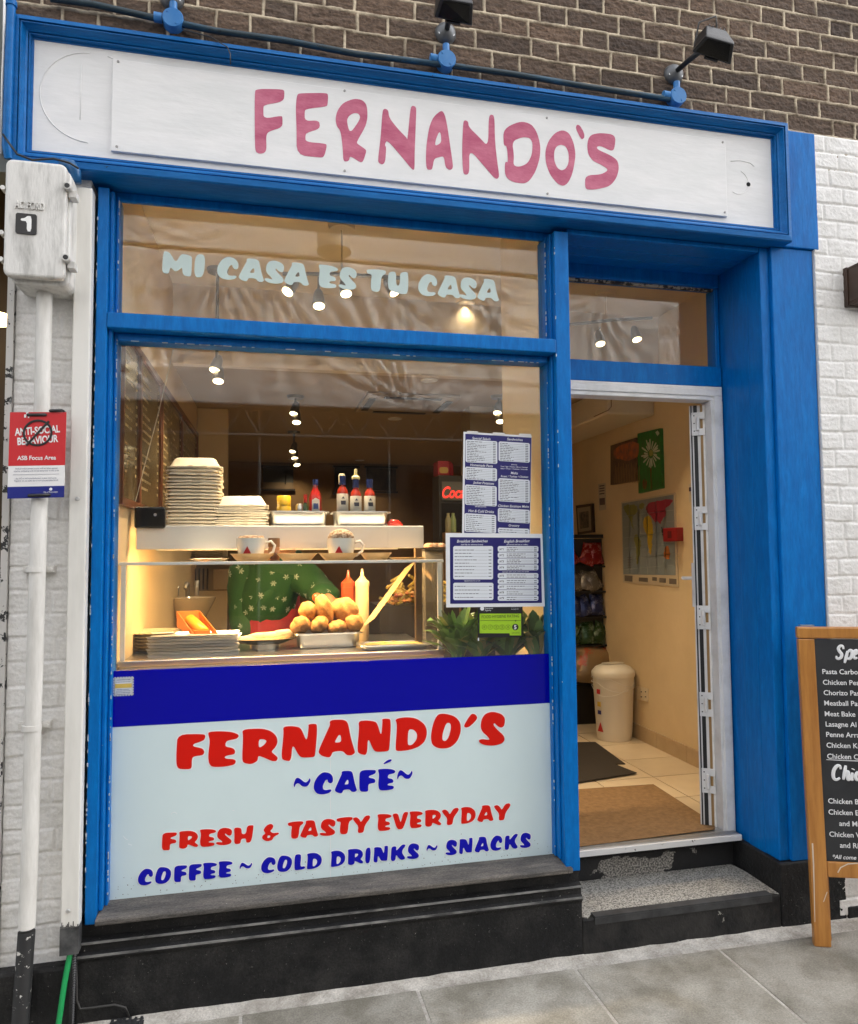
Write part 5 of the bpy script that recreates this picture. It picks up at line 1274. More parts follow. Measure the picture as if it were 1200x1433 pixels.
wallquad([zs(385,138),zs(437,150),zs(438,214),zs(387,198)], .010, 'plate', mat('socket_cream', (.66,.55,.38), .4), SO, bevel=.002)
mb = MB()
for x in (402,422):
    for y in (162,186): wallpoly(mb, [zs(x-3,y),zs(x+3,y+1),zs(x+3,y+6),zs(x-3,y+5)], .0102, .0106)
mb.build('pin_hole', BLACKP, SO)

# ---- counter with glass display
CT = thing('serving_counter', 'glass fronted food counter with white gantry behind the shop window', 'counter', (.1,.5,FZ))
YC = .26; X0, X1 = -.485, .705
WMETAL = mat('white_powder_coat', (.80,.79,.76), .28)
mb = MB(); mb.box(X0, X1+.01, YC-.01, 1.02, FZ+.0005, 1.072); mb.build('base', mat('counter_base', (.45,.42,.38), .5), CT)
mb = MB(); mb.box(X0-.004, X1+.012, YC-.016, YC+.012, 1.0725, 1.094); mb.build('steel_rim', STEEL, CT, bevel=.003)
mb = MB(); mb.box(X0, X1, YC+.0125, 1.0, 1.0725, 1.082); mb.build('deck', STEEL, CT)
mb = MB(); mb.box(X0+.02, X1-.02, YC-.004, YC+.001, 1.0945, 1.436); mb.build('front_glass', CASEG, CT)
mb = MB(); mb.box(X1-.006, X1-.001, YC+.004, .70, 1.0945, 1.436); mb.build('side_glass', CASEG, CT)
mb = MB(); mb.box(X0-.004, X1+.012, YC-.010, YC+.008, 1.4365, 1.4475); mb.build('front_rail', WMETAL, CT, bevel=.002)
mb = MB(); mb.box(X0, X1+.004, YC+.0085, .461, 1.438, 1.444); mb.build('shelf_glass', CASEG, CT)
mb = MB()
mb.box(X0+.002, X0+.018, YC-.008, YC+.006, 1.0945, 1.436); mb.build('corner_post', WMETAL, CT)
mb = MB(); mb.box(X1-.012, X1+.004, YC-.008, YC+.006, 1.0945, 1.436); mb.build('corner_post', WMETAL, CT)
DPOST = mat('bronze_post', (.16,.10,.05), .35, .5)
for xx in (P(155,850,.46)[0]-.0, P(586,850,.46)[0]):
    mb = MB(); mb.box(xx-.014, xx+.014, .462, .490, 1.083, 1.505); mb.build('gantry_post', DPOST, CT, bevel=.002)
yg = .44
g0, g1 = P(190,770,yg), P(591,736,yg)
mb = MB(); mb.box(g0[0], g1[0]+.005, yg, yg+.012, g0[2]+.002, g1[2]); mb.box(g0[0], g1[0]+.005, yg+.0125, 1.02, g1[2]-.014, g1[2]); mb.box(g0[0]+.002,g1[0],1.008,1.02,g0[2]+.002,g1[2]-.0145)
gan = mb.build('gantry', WMETAL, CT, bevel=.003)
ZG = g1[2]+.0005
mb = MB(); mb.box(g0[0]+.12, g1[0]-.05, yg+.02, yg+.07, g0[2]+.030, g0[2]+.045); mb.build('heat_lamp', mat('warm_lamp_strip', (1,.8,.5), .5, emit=(1,.62,.26), estr=9), CT)

# light from the heated display lamp strip
def area(name, loc, size, sy, power, col, rot=(0,0,0)):
    L = bpy.data.lights.new(name, 'AREA'); L.shape = 'RECTANGLE'; L.size = size; L.size_y = sy; L.energy = power; L.color = col
    o_ = bpy.data.objects.new(name, L); COL.objects.link(o_); o_.location = loc; o_.rotation_euler = rot; return o_
WARM = (1.0, .70, .38)
area('display_light', ((g0[0]+g1[0])/2+.04, yg+.045, g0[2]+.026), .95, .05, 2.7, WARM)

# clamshell boxes
CLAM = mat('bagasse_box', (.86,.78,.63), .75, col2=(.80,.71,.56), nscale=20, bump=.25, bscale=90)
def clam(w=.225, d=.20):
    """open nested clamshell half with rim flange and tab notches"""
    mb = MB()
    prof = [(0,.052,.26),(.30,.052,.27),(.345,.046,.30),(.44,.012,.40),(.455,.0105,.42),(.50,.0105,.46),(.50,.0055,.46),(.45,.0055,.415),(.33,.042,.285),(0,.047,.25)]
    # ring of rounded rectangles
    def rr_(sx, sy, z, r):
        pts = []
        for cx, cy, a0 in ((sx-r,-sy+r,-90),(sx-r,sy-r,0),(-sx+r,sy-r,90),(-sx+r,-sy+r,180)):
            for i in range(4): a_ = rad(a0+30*i); pts.append((cx+r*math.cos(a_), cy+r*math.sin(a_), z))
        return pts
    rings = [rr_(w*.33,d*.33,.050,.02), rr_(w*.36,d*.36,.047,.025), rr_(w*.455,d*.455,.012,.03), rr_(w*.46,d*.46,.0105,.03), rr_(w*.5,d*.5,.0105,.03), rr_(w*.5,d*.5,.0045,.03), rr_(w*.455,d*.455,.0045,.03), rr_(w*.35,d*.35,.042,.024)]
    vs = [p for r_ in rings for p in r_]; n = 16
    fs = [(i*n+j,i*n+(j+1)%n,(i+1)*n+(j+1)%n,(i+1)*n+j) for i in range(len(rings)-1) for j in range(n)]+[tuple(range(n)), tuple(range((len(rings)-1)*n, len(rings)*n))]
    mb.add(vs, fs)
    mb.box(-w*.12,-w*.02,-d*.5-.006,-d*.5+.002,.005,.0125); mb.box(w*.12,w*.22,-d*.5-.006,-d*.5+.002,.005,.0125)
    return mb
ORD = ['lowest','second from the bottom','third from the bottom','fourth from the bottom','fifth from the bottom','sixth from the bottom','seventh from the bottom','eighth from the bottom','ninth from the bottom','tenth from the bottom','eleventh from the bottom','twelfth from the bottom','thirteenth from the bottom','fourteenth from the bottom','fifteenth from the bottom','sixteenth from the bottom','seventeenth from the bottom','topmost']
box0 = None
for nm, xc, n_, ztop in (('tall', (P(237,700,.56)[0]+P(301,700,.56)[0])/2, 18, P(270,638,.56)[2]), ('short', (P(304,715,.56)[0]+P(370,715,.56)[0])/2, 9, P(335,692,.56)[2])):
    pitch = (ztop-.052-ZG)/(n_-1)
    for i in range(n_):
        if box0 is None: box0 = clam().build('takeaway_box', CLAM, auto=35); o_ = box0
        else: o_ = box0.copy(); COL.objects.link(o_)
        o_.location = (xc+.003*math.sin(i*2.7)+.0012*i*(1 if nm == 'tall' else -1)*.0, .675+.003*math.cos(i*1.9), ZG+i*pitch)
        o_.rotation_euler = (rad(.8*math.sin(i)), rad(1.0*math.sin(i*1.3+1)), rad(2.2*math.sin(i*3.1)))
        lab = ORD[i] if i < n_-1 else 'topmost'
        tag(o_, 'cream takeaway box on the white gantry, %s in the %s stack' % (lab, nm), 'takeaway box', 'stacked takeaway boxes on the gantry')

# steel pans on the gantry
def pan(w, d, h, name, parent=None):
    mb = MB()
    def rr_(sx, sy, z, r):
        pts = []
        for cx, cy, a0 in ((sx-r,-sy+r,-90),(sx-r,sy-r,0),(-sx+r,sy-r,90),(-sx+r,-sy+r,180)):
            for i in range(5): a_ = rad(a0+22.5*i); pts.append((cx+r*math.cos(a_), cy+r*math.sin(a_), z))
        return pts
    t = .0015
    rings = [rr_(w/2-.022,d/2-.022,0,.02), rr_(w/2-.016,d/2-.016,.006,.025), rr_(w/2-.010,d/2-.010,h-.004,.03), rr_(w/2,d/2,h-.003,.03), rr_(w/2+.001,d/2+.001,h-.006,.03), rr_(w/2+.002,d/2+.002,h-.005,.03), rr_(w/2,d/2,h,.03), rr_(w/2-.012,d/2-.012,h,.03), rr_(w/2-.018,d/2-.018,.008,.025), rr_(w/2-.026,d/2-.026,.003,.02)]
    vs = [p for r_ in rings for p in r_]; n = 20
    fs = [(i*n+j,i*n+(j+1)%n,(i+1)*n+(j+1)%n,(i+1)*n+j) for i in range(len(rings)-1) for j in range(n)]+[tuple(range(n)), tuple(range((len(rings)-1)*n, len(rings)*n))]
    mb.add(vs, fs); return mb
yp_ = .66
for (xa_, xb2, lab) in ((374,461,'steel pan of sauces next to the short stack of takeaway boxes'),(466,547,'steel pan holding the brown sauce bottles on the gantry')):
    a_, b_ = P(xa_,725,yp_-.08)[0], P(xb2,725,yp_-.08)[0]
    o_ = pan(b_-a_, .176, P(420,715,yp_-.08)[2]-ZG, 'x').build('steel_pan', STEEL, auto=40); o_.location = ((a_+b_)/2, yp_, ZG); tag(o_, lab, 'pan', 'steel pans on the gantry')
def bottle(name, label, px_, ytop, r, prof, mats, parts, Y=yp_, zbase=None, group=None):
    pass
SAUCE = mat('red_sauce', (.28,.025,.012), .15, coat=.4); SAUCEB = mat('brown_sauce', (.16,.035,.015), .12, coat=.4); CAPB = mat('navy_cap', (.015,.03,.14), .35); LBL = mat('bottle_label', (.70,.66,.58), .5); LBLB = mat('label_print', (.05,.05,.08), .5)
def sauce(x, ytop, w, label, kind):
    zb = ZG+.006; zt = P(x, ytop, yp_-.02)[2]; H = zt-zb; X = P(x,700,yp_-.02)[0]
    B_ = thing('sauce_bottle', label, 'bottle', (X,yp_-.02,zb), 'sauce bottles on the gantry'); r = w/2
    c_ = (X, yp_-.02, zb)
    if kind == 'brown':
        mb = MB(); mb.lathe([(0,0),(r*.95,0),(r,.006),(r,H*.66),(r*.88,H*.72),(r*.5,H*.79),(r*.46,H*.82),(0,H*.82)], c_, 16); bd = mb.build('body', SAUCE, B_, auto=45)
        mb = MB(); mb.lathe([(0,H*.821),(r*.55,H*.821),(r*.58,H*.83),(r*.55,H),(0,H)], c_, 16); mb.build('cap', CAPB, B_, auto=45)
        mb = MB(); mb.lathe([(r*1.01,H*.30),(r*1.02,H*.31),(r*1.02,H*.63),(r*1.01,H*.64)], c_, 16); lb = mb.build('label', LBL, bd, auto=45)
        mb = MB(); mb.prism([(X-r*.35,c_[1]-r*1.0-.0006,zb+H*.42),(X+r*.45,c_[1]-r*1.0-.0012,zb+H*.42),(X+r*.45,c_[1]-r*1.0-.0012,zb+H*.50),(X-r*.45,c_[1]-r*1.0-.0006,zb+H*.50)], (0,-.0008,0)); mb.prism([(X-r*.28,c_[1]-r*1.0-.0006,zb+H*.54),(X+r*.28,c_[1]-r*1.0-.0006,zb+H*.54),(X,c_[1]-r*1.0-.0006,zb+H*.59)], (0,-.0008,0)); mb.build('label_print', LBLB, bd)
    elif kind == 'ketchup':
        mb = MB(); mb.lathe([(0,0),(r,0),(r,H*.62),(r*.8,H*.70),(r*.42,H*.82),(r*.40,H*.88),(0,H*.88)], c_, 8); bd = mb.build('body', mat('ketchup', (.34,.018,.012), .12, coat=.4), B_, auto=30)
        mb = MB(); mb.lathe([(0,H*.881),(r*.46,H*.881),(r*.46,H),(0,H)], c_, 14); mb.build('cap', CAPB, B_, auto=40)
        mb = MB(); mb.prism([(X-r*.62,c_[1]-r*.96,zb+H*.28),(X+r*.62,c_[1]-r*.96,zb+H*.28),(X+r*.62,c_[1]-r*.96,zb+H*.55),(X,c_[1]-r*.96,zb+H*.60),(X-r*.62,c_[1]-r*.96,zb+H*.55)], (0,-.003,0)); mb.build('label', LBL, bd)
        mb = MB(); mb.box(X-r*.4,X+r*.4,c_[1]-r*.96-.0036,c_[1]-r*.96-.0031,zb+H*.36,zb+H*.48); mb.build('label_print', mat('label_blue', (.06,.10,.28), .5), bd)
    elif kind == 'jar':
        mb = MB(); mb.lathe([(0,0),(r*.95,0),(r,.006),(r,H*.62),(r*.9,H*.68),(0,H*.68)], c_, 18); mb.build('body', mat('mustard', (.58,.36,.025), .2, coat=.4), B_, auto=45)
        mb = MB(); mb.lathe([(0,H*.681),(r*.95,H*.681),(r*.95,H*.97),(r*.85,H),(0,H)], c_, 18); mb.build('cap', mat('mustard_cap', (.60,.37,.02), .35), B_, auto=45)
    elif kind == 'small':
        mb = MB(); mb.lathe([(0,0),(r,0),(r,H*.6),(r*.5,H*.74),(0,H*.74)], c_, 12); mb.build('body', mat('dark_green_glass', (.03,.05,.02), .15), B_, auto=45)
        mb = MB(); mb.lathe([(0,H*.741),(r*.62,H*.741),(r*.62,H),(0,H)], c_, 12); mb.build('cap', mat('red_cap', (.35,.02,.015), .35), B_, auto=45)
    elif kind == 'shaker':
        mb = MB(); mb.lathe([(0,0),(r,0),(r,H*.7),(0,H*.7)], c_, 16); mb.build('body', mat('shaker_glass', (.35,.33,.28), .15), B_, auto=45)
        mb = MB(); mb.lathe([(0,H*.701),(r*1.05,H*.701),(r*1.05,H*.9),(r*.7,H),(0,H)], c_, 16); mb.build('cap', STEEL, B_, auto=45)
    elif kind == 'dark':
        mb = MB(); mb.lathe([(0,0),(r,0),(r,H*.6),(r*.55,H*.75),(r*.5,H*.8),(0,H*.8)], c_, 14); mb.build('body', mat('soy_dark', (.014,.009,.006), .12, coat=.4), B_, auto=45)
        mb = MB(); mb.lathe([(0,H*.801),(r*.62,H*.801),(r*.62,H*.97),(r*.5,H),(0,H)], c_, 14); mb.build('cap', mat('cream_cap', (.60,.55,.40), .4), B_, auto=45)
    return B_, X, c_
sauce(397,694,.062,'yellow mustard jar in the left steel pan','jar')
sauce(419,705,.034,'small glass shaker with steel top between mustard and ketchup','shaker')
sauce(427,692,.026,'small dark bottle with red cap beside the ketchup','small')
sauce(441,671,.052,'ketchup bottle with navy cap and shield label','ketchup')
sauce(479,666,.050,'brown sauce bottle next to the dark bottle in the right pan','brown')
B_, X, c_ = sauce(497.5,671,.050,'brown sauce bottle with a cream pump top','brown')
zt = P(497,671,yp_-.02)[2]; mb = MB(); mb.lathe([(0,.0005),(.018,.0005),(.019,.010),(.008,.018),(.007,.045),(0,.048)], (X,yp_-.02,zt), 14); mb.build('pump', mat('pump_cream', (.62,.56,.30), .4), B_, auto=45)
sauce(517,671,.050,'brown sauce bottle at the right end of the pan','brown')
yp_ = .70; sauce(478,663,.046,'dark bottle with pale cap behind the brown sauce bottles','dark'); yp_ = .66
mb = MB(); q = P(550,733,.60); mb.tube([q+np.array([-.025,0,-.005]),q+np.array([-.01,0,.004]),q+np.array([.02,0,.002]),q+np.array([.04,0,-.008])], [.010,.017,.015,.007], 12)
tag(mb.build('red_pepper', mat('red_pepper_skin', (.42,.025,.015), .25), smooth=True), 'small red pepper lying on the right end of the gantry', 'pepper')
# black box with cord at the left of the gantry
BB = thing('cash_tin', 'black box hanging from a thin cord beside the tall box stack', 'box', P(209,723,.66))
q0, q1 = P(187,739,.42), P(231,709,.42)
mb = MB(); mb.box(q0[0], q1[0], .42, .475, q0[2], q1[2]); mb.build('body', mat('glossy_black_box', (.008,.007,.006), .2), BB, bevel=.008)
mb = MB(); mb.lathe([(.006,-.001),(.006,.001)], ((q0[0]+q1[0])/2+.02,.4195,(q0[2]+q1[2])/2+.01), 10, 'y'); mb.build('lock', STEEL, BB)
mb = MB(); mb.tube([P(187,710,.45), P(205,640,.50), P(222,575,.56), P(247,470,.62)], .0018, 6); mb.build('cord', mat('pale_cord', (.55,.48,.38), .7), BB)

# ---- on the glass shelf
CERA = mat('white_ceramic', (.76,.74,.69), .18, coat=.5)
FOAM = mat('cocoa_foam', (.62,.48,.34), .9, col2=(.24,.12,.06), nscale=95, lo=.4, hi=.6, bump=.6, bscale=100)
ZS = 1.4445
def coffee_cup(xc, Y, label):
    X = P(xc,770,Y)[0]; c_ = (X,Y,ZS); s = (Y+2.61)/1037
    r = 19.5*s; h = P(xc,753.5,Y)[2]-ZS
    T = thing('coffee_cup', label, 'cup', c_, 'coffee cups on the glass shelf')
    mb = MB(); mb.lathe([(0,0),(r*.62,0),(r*.66,.004),(r*.88,h*.35),(r*.99,h*.7),(r,h),(r*.93,h),(r*.9,h*.75),(0,h*.74)], c_, 28); bd = mb.build('cup', CERA, T, auto=50)
    mb = MB(); mb.tube([(X+r*.90,Y,ZS+h*.80),(X+r*1.35,Y,ZS+h*.88),(X+r*1.62,Y,ZS+h*.70),(X+r*1.5,Y,ZS+h*.42),(X+r*1.1,Y,ZS+h*.24),(X+r*.78,Y,ZS+h*.22)], .0055, 8); mb.build('handle', CERA, T, smooth=True)
    rng = random.Random(int(xc)); mb = MB()
    prof_ = [(r*.92,h*.96),(r*.94,h*1.06),(r*.80,h*1.22),(r*.55,h*1.34),(r*.25,h*1.40),(0.0001,h*1.41)] if xc > 400 else [(r*.92,h*.94),(r*.85,h*1.06),(r*.55,h*1.10),(r*.3,h*1.12),(.0001,h*1.12)]
    mb.lathe([(a+.001*rng.random(), b+.002*rng.random()) for a, b in prof_], c_, 26)
    for i in range(60):
        a_ = rng.random()*6.28; q = rng.random()**.5*.85*r; zz = h*(1.06+.33*(1-(q/r)**2)) if xc > 400 else h*1.09
        mb.lathe([(0.0001,-.002),(.0035,0),(.0001,.0035)], (X+q*math.cos(a_),Y+q*math.sin(a_),ZS+zz), 5)
    mb.build('foam_topping', FOAM, T, auto=60)
    mb = MB(); z0 = ZS+h*.25; pts = []
    for dx, dz in ((-.27,.10*h/r),(.27,.10*h/r),(.0,.42*h/r)):
        x_ = dx*r-.25*r; zz = z0+dz*r; rr_ = (r*.92+.001)
        pts.append((X+x_, Y-math.sqrt(max(rr_**2-x_**2,0)), zz))
    mb.prism(pts, (0,-.003,0)); mb.build('red_triangle', mat('logo_red', (.50,.02,.02), .3), bd)
coffee_cup(351,.345,'white coffee cup with red triangle and chocolate bits near the spice jar')
coffee_cup(477,.345,'white coffee cup with red triangle heaped with cocoa topped foam')
SJ = thing('spice_jar', 'small brown capped spice jar between the two coffee cups', 'jar', P(383,780,.38))
X = P(383,770,.38)[0]; c_ = (X,.38,ZS); h = P(383,753,.38)[2]-ZS; r = .022
mb = MB(); mb.lathe([(0,0),(r,0),(r,h*.55),(r*.9,h*.62),(0,h*.62)], c_, 18); mb.build('body', mat('spice', (.36,.17,.08), .25, col2=(.45,.25,.14), nscale=60), SJ, auto=45)
mb = MB(); mb.lathe([(0,h*.621),(r*1.05,h*.621),(r*1.05,h*.95),(r,h),(0,h)], c_, 18); mb.build('cap', mat('brown_cap', (.20,.095,.035), .45), SJ, auto=45)
DISH = mat('bamboo_dish', (.72,.52,.28), .55, col2=(.66,.46,.24), nscale=12)
d0 = None
for i, (a_, b_, lab) in enumerate(((268,320,'shallow tan dish at the left on the glass shelf'),(321,384,'shallow tan dish under the chocolate bits cup'),(386,444,'shallow tan dish beside the spice jar'),(445,502,'shallow tan dish under the foam topped cup'),(503,548,'shallow tan dish right of the foam topped cup'))):
    if i == 0: continue
    Y_ = .335; xa_, xb2 = P(a_,785,Y_)[0], P(b_,785,Y_)[0]
    mb = MB(); mb.lathe([(0,0),(.32,0),(.46,.026),(.50,.032),(.485,.032),(.30,.006),(0,.006)], (0,0,0), 28, sx=xb2-xa_, sy=.11)
    o_ = mb.build('serving_dish', DISH, auto=60); o_.location = ((xa_+xb2)/2, Y_, ZS); tag(o_, lab, 'dish', 'shallow dishes on the glass shelf')
mb = MB(); mb.lathe([(0,0),(.10,0),(.17,.012),(.18,.014),(.165,.012),(0,.003)], (0,0,0), 30, sy=.8); o_ = mb.build('serving_dish', CERA, auto=60); o_.location = (P(292,785,.37)[0],.37,ZS); o_.scale = (.42,.40,1); tag(o_, 'white oval dish at the left rear of the glass shelf', 'dish', 'shallow dishes on the glass shelf')
mb = MB(); X = P(412,775,.40)[0]; mb.lathe([(0,0),(.036,0),(.04,.006),(.03,.026),(0,.03)], (X,.40,ZS), 14, sy=.7); tag(mb.build('flat_pastry', mat('baked_pastry', (.46,.27,.10), .7, col2=(.32,.16,.05), nscale=30, bump=.4), smooth=True), 'small flat baked pastry between the cups', 'pastry')
mb = MB(); mb.lathe([(0,0),(.10,0),(.15,.010),(.16,.012),(.15,.010),(0,.003)], (0,0,0), 30, sy=.7); o_ = mb.build('serving_dish', DISH, auto=60); o_.location = (P(570,770,.36)[0],.36,ZS+.0); o_.scale = (.5,.5,1); tag(o_, 'tan plate at the right end of the glass shelf', 'dish', 'shallow dishes on the glass shelf')
WP = thing('wrapped_pastry', 'film wrapped brown cake on a tray at the right end of the gantry', 'pastry', P(603,765,.70))
q0 = P(594,768,.50); mb = MB(); mb.box(q0[0], q0[0]+.11, .50, .60, q0[2]-.008, q0[2]); mb.build('tray', mat('tray_dark', (.05,.04,.03), .4), WP, bevel=.002)
mb = MB(); rng = random.Random(4)
for i in range(14): mb.lathe([(.0001,0),(.018,.006),(.016,.018),(.0001,.026)], (q0[0]+.015+rng.random()*.08,.52+rng.random()*.05,q0[2]+.0005), 7)
mb.build('cake', mat('cake_brown', (.26,.12,.05), .35, col2=(.45,.32,.22), nscale=40), WP, auto=60)
mb = MB(); mb.box(q0[0]+.01,q0[0]+.09,.535,.60,1.083,q0[2]-.0085); mb.build('stand', mat('grey_stand', (.25,.23,.2), .5), WP)

# ---- inside the glass case
ZD = 1.0825
# plates
PLATE = mat('cream_plate', (.74,.64,.44), .2, coat=.5)
p0_ = None
for i in range(6):
    if p0_ is None:
        mb = MB(); mb.lathe([(0,0),(.075,0),(.085,.004),(.122,.014),(.125,.016),(.12,.016),(.08,.006),(0,.005)], (0,0,0), 32); p0_ = mb.build('dinner_plate', PLATE, auto=60); o_ = p0_
    else: o_ = p0_.copy(); COL.objects.link(o_)
    o_.location = (P(215,900,.66)[0]+.003*math.sin(i*2), .66, ZD+i*.0125+.0); tag(o_, 'cream plate in the case, %s of its stack' % (ORD[i] if i < 5 else 'topmost'), 'plate', 'stacked cream plates in the case')
# steel trays
t0_ = None
for i in range(7):
    if t0_ is None:
        mb = MB(); w_, d_ = P(335,900,.50)[0]-P(212,900,.50)[0], .16
        mb.box(-w_/2, w_/2, -d_/2, d_/2, 0, .002); mb.prism([(-w_/2,-d_/2,.0021),(-w_/2-.006,-d_/2-.006,.0095),(w_/2+.006,-d_/2-.006,.0095),(w_/2,-d_/2,.0021)], (0,.003,0)); mb.prism([(-w_/2,d_/2-.003,.0021),(-w_/2-.006,d_/2+.003,.0095),(w_/2+.006,d_/2+.003,.0095),(w_/2,d_/2-.003,.0021)], (0,.003,0))
        t0_ = mb.build('steel_tray', mat('polished_tray', (.80,.79,.78), .3, .6)); o_ = t0_
    else: o_ = t0_.copy(); COL.objects.link(o_)
    o_.location = (P(273,900,.50)[0]+.004*math.sin(i*3), .50+.003*math.cos(i*2), ZD+i*.0115); o_.rotation_euler = (0,0,rad(1.2*math.sin(i*2.2))); tag(o_, 'flat steel tray in the case, %s of its stack' % (ORD[i] if i < 6 else 'topmost'), 'tray', 'stacked steel trays in the case')
# orange carton with roll
CBX = thing('open_carton', 'open orange cardboard carton tilted in the case with a yellow roll', 'carton', P(275,880,.50))
ORG = mat('orange_card', (.55,.17,.025), .6, col2=(.48,.14,.02), nscale=12)
zz7 = lambda x, y: (150+x/4, 700+y/4)
fA = [P(*zz7(490,775),.54), P(*zz7(612,772),.54), P(*zz7(612,740),.54), P(*zz7(490,755),.54)]
bA = [P(*zz7(392,705),.68), P(*zz7(515,690),.68), P(*zz7(512,618),.68), P(*zz7(392,622),.68)]
mb = MB()
def slabq(mb, q, n_): mb.prism(q, n_)
slabq(mb, [fA[0],fA[1],bA[1],bA[0]], (0,0,-.003))
slabq(mb, [fA[0],fA[3],bA[3],bA[0]], (-.003,0,0)); slabq(mb, [fA[1],fA[2],bA[2],bA[1]], (.003,0,0))
slabq(mb, [fA[0],fA[1],fA[2],fA[3]], (0,-.003,0)); slabq(mb, [bA[0],bA[1],bA[2],bA[3]], (0,.003,0))
mb.build('carton', ORG, CBX)
mb = MB(); mb.prism([bA[0]+np.array([0,0,-.0035]), fA[0]+np.array([0,0,-.0035]), fA[0]*[1,1,0]+[0,0,ZD+.085], bA[0]*[1,1,0]+[0,0,ZD+.085]], (.06,0,0)); mb.build('flap', ORG, CBX)
mb = MB(); c1_, c2_ = (fA[0]+fA[1])/2+np.array([-.005,.015,.022]), (bA[0]+bA[1])/2+np.array([0,-.015,.028]); dd_ = c2_-c1_
mb.tube([c1_+dd_*.02, c1_+dd_*.06, c1_+dd_*.9, c1_+dd_*.94], [.012,.022,.024,.014], 18)
o_ = mb.build('film_roll', mat('yellow_film_roll', (.62,.30,.02), .4), smooth=True); tag(o_, 'yellow wrapping roll lying in the orange carton', 'roll')
# wraps on a plate
WPL = thing('wrap_plate', 'plate of pale folded wraps between trays and potatoes', 'plate', P(370,890,.5))
X = P(370,880,.58)[0]
mb = MB(); mb.lathe([(0,0),(.08,0),(.135,.022),(.14,.024),(.132,.024),(.075,.006),(0,.005)], (X,.58,ZD+.022), 32, sy=.75); mb.build('plate', PLATE, WPL, auto=60)
mb = MB(); mb.lathe([(0,0),(.06,0),(.06,.0215),(0,.0215)], (X,.58,ZD), 20, sy=.75); mb.build('stand', STEEL, WPL, auto=60)
WR = mat('tortilla', (.70,.54,.32), .75, col2=(.45,.26,.10), nscale=26, lo=.55, hi=.72)
for i, (dx, dz, w_) in enumerate(((-.02,.030,.12),(.02,.042,.11),(.075,.050,.05))):
    mb = MB(); mb.tube([(X+dx-w_,.55,ZD+dz+.004),(X+dx-w_*.5,.54,ZD+dz+.012),(X+dx+w_*.4,.54,ZD+dz+.014),(X+dx+w_*.9,.55,ZD+dz+.006)], [.008,.016,.018,.008], 12, flat=None); mb.build('folded_wrap', WR, WPL, smooth=True)
# potatoes in a pan
a_, b_ = P(411,890,.54)[0], P(506,890,.54)[0]; ph = P(450,886,.50)[2]-ZD-.002
o_ = pan(b_-a_, .15, ph, 'x').build('steel_pan', STEEL, auto=40); o_.location = ((a_+b_)/2, .57, ZD+.001); tag(o_, 'steel pan heaped with jacket potatoes in the glass case', 'pan')
POT = mat('baked_potato_skin', (.62,.32,.09), .75, col2=(.34,.15,.04), nscale=16, ndet=10, lo=.40, hi=.70, bump=1.0, bscale=70, grain=(90,.25), chips=((.12,.05,.015), 40, .66))
import bmesh
def potato(c_, rx, ry, rz, rot, seed):
    bm = bmesh.new(); bmesh.ops.create_icosphere(bm, subdivisions=4, radius=1)
    rs = np.random.RandomState(seed); k1, k2, k3 = rs.rand(3)*6
    for v in bm.verts:
        p = v.co; n_ = 1+.15*math.sin(2.1*p.x+k1)*math.cos(1.9*p.z+k2)+.07*math.sin(4.5*p.y+k3+2*p.x)+.04*math.sin(7*p.x+5*p.z+k2)+.018*math.sin(13*p.x+k2)*math.sin(11*p.z+k1)
        v.co = Vector((p.x*rx*n_, p.y*ry*n_, p.z*rz*n_))
    me = bpy.data.meshes.new('jacket_potato'); bm.to_mesh(me); bm.free(); me.materials.append(POT)
    me.polygons.foreach_set('use_smooth', [True]*len(me.polygons))
    o_ = bpy.data.objects.new('jacket_potato', me); COL.objects.link(o_); o_.location = tuple(c_); o_.rotation_euler = (0, rot, 0); return o_
s_ = (.47+2.61)/1037/1.0
z8 = lambda x, y: (400+x/4.8, 700+y/4.8)
for i, (x, y, rx, rz, rot, Y_, lab) in enumerate(((98,840,68,60,.1,.55,'jacket potato at the end of the pan next to the wrap plate'),(150,745,66,62,.5,.57,'round jacket potato on the upper layer beside the long one'),(262,735,60,96,-.25,.56,'long upright jacket potato in the middle of the heap'),(398,730,88,74,.15,.56,'largest jacket potato on the upper layer of the heap'),(220,840,58,56,.0,.53,'round jacket potato under the long upright one'),(340,855,62,50,.2,.53,'jacket potato low in the pan under the largest one'),(455,820,62,64,-.2,.54,'jacket potato at the end of the pan under the squeeze bottles'))):
    k = (Y_+2.61)/1037/4.8
    o_ = potato(P(*z8(x,y),Y_), rx*k, min(rx,rz)*k*.95, rz*k, rot, 30+i); tag(o_, lab, 'potato', 'jacket potatoes in the pan')
o_ = potato(P(*z8(205,650),.66), 28*k, 26*k, 30*k, 0, 77); o_.name = 'tomato'; o_.data = o_.data.copy(); o_.data.materials.clear(); o_.data.materials.append(mat('tomato_skin', (.40,.06,.015), .3)); tag(o_, 'small red tomato peeping out behind the potatoes', 'tomato')
# steel wells
for xx, lab in ((P(385,905,.40)[0],'low steel food tray under the wraps'),(P(545,905,.5)[0],'low steel food tray with leftovers right of the potatoes')):
    pass
ol = pan(.30,.15,.022,'x').build('food_tray', STEEL, auto=40); ol.location = (P(551,908,.44)[0]-.0,.44,ZD); tag(ol, 'low steel tray beside the potato pan in the case', 'tray')
mb = MB(); rng = random.Random(2); X = ol.location[0]
for i in range(60): mb.tube([(X-.12+.24*rng.random(),.39+.1*rng.random(),ZD+.012+.01*rng.random()) for _ in range(2)], .003, 5)
tag(mb.build('grated_filling', mat('yellow_green_filling', (.48,.42,.10), .7, col2=(.62,.5,.2), nscale=50)), 'yellowish grated filling in the low steel tray', 'food', kind='stuff')
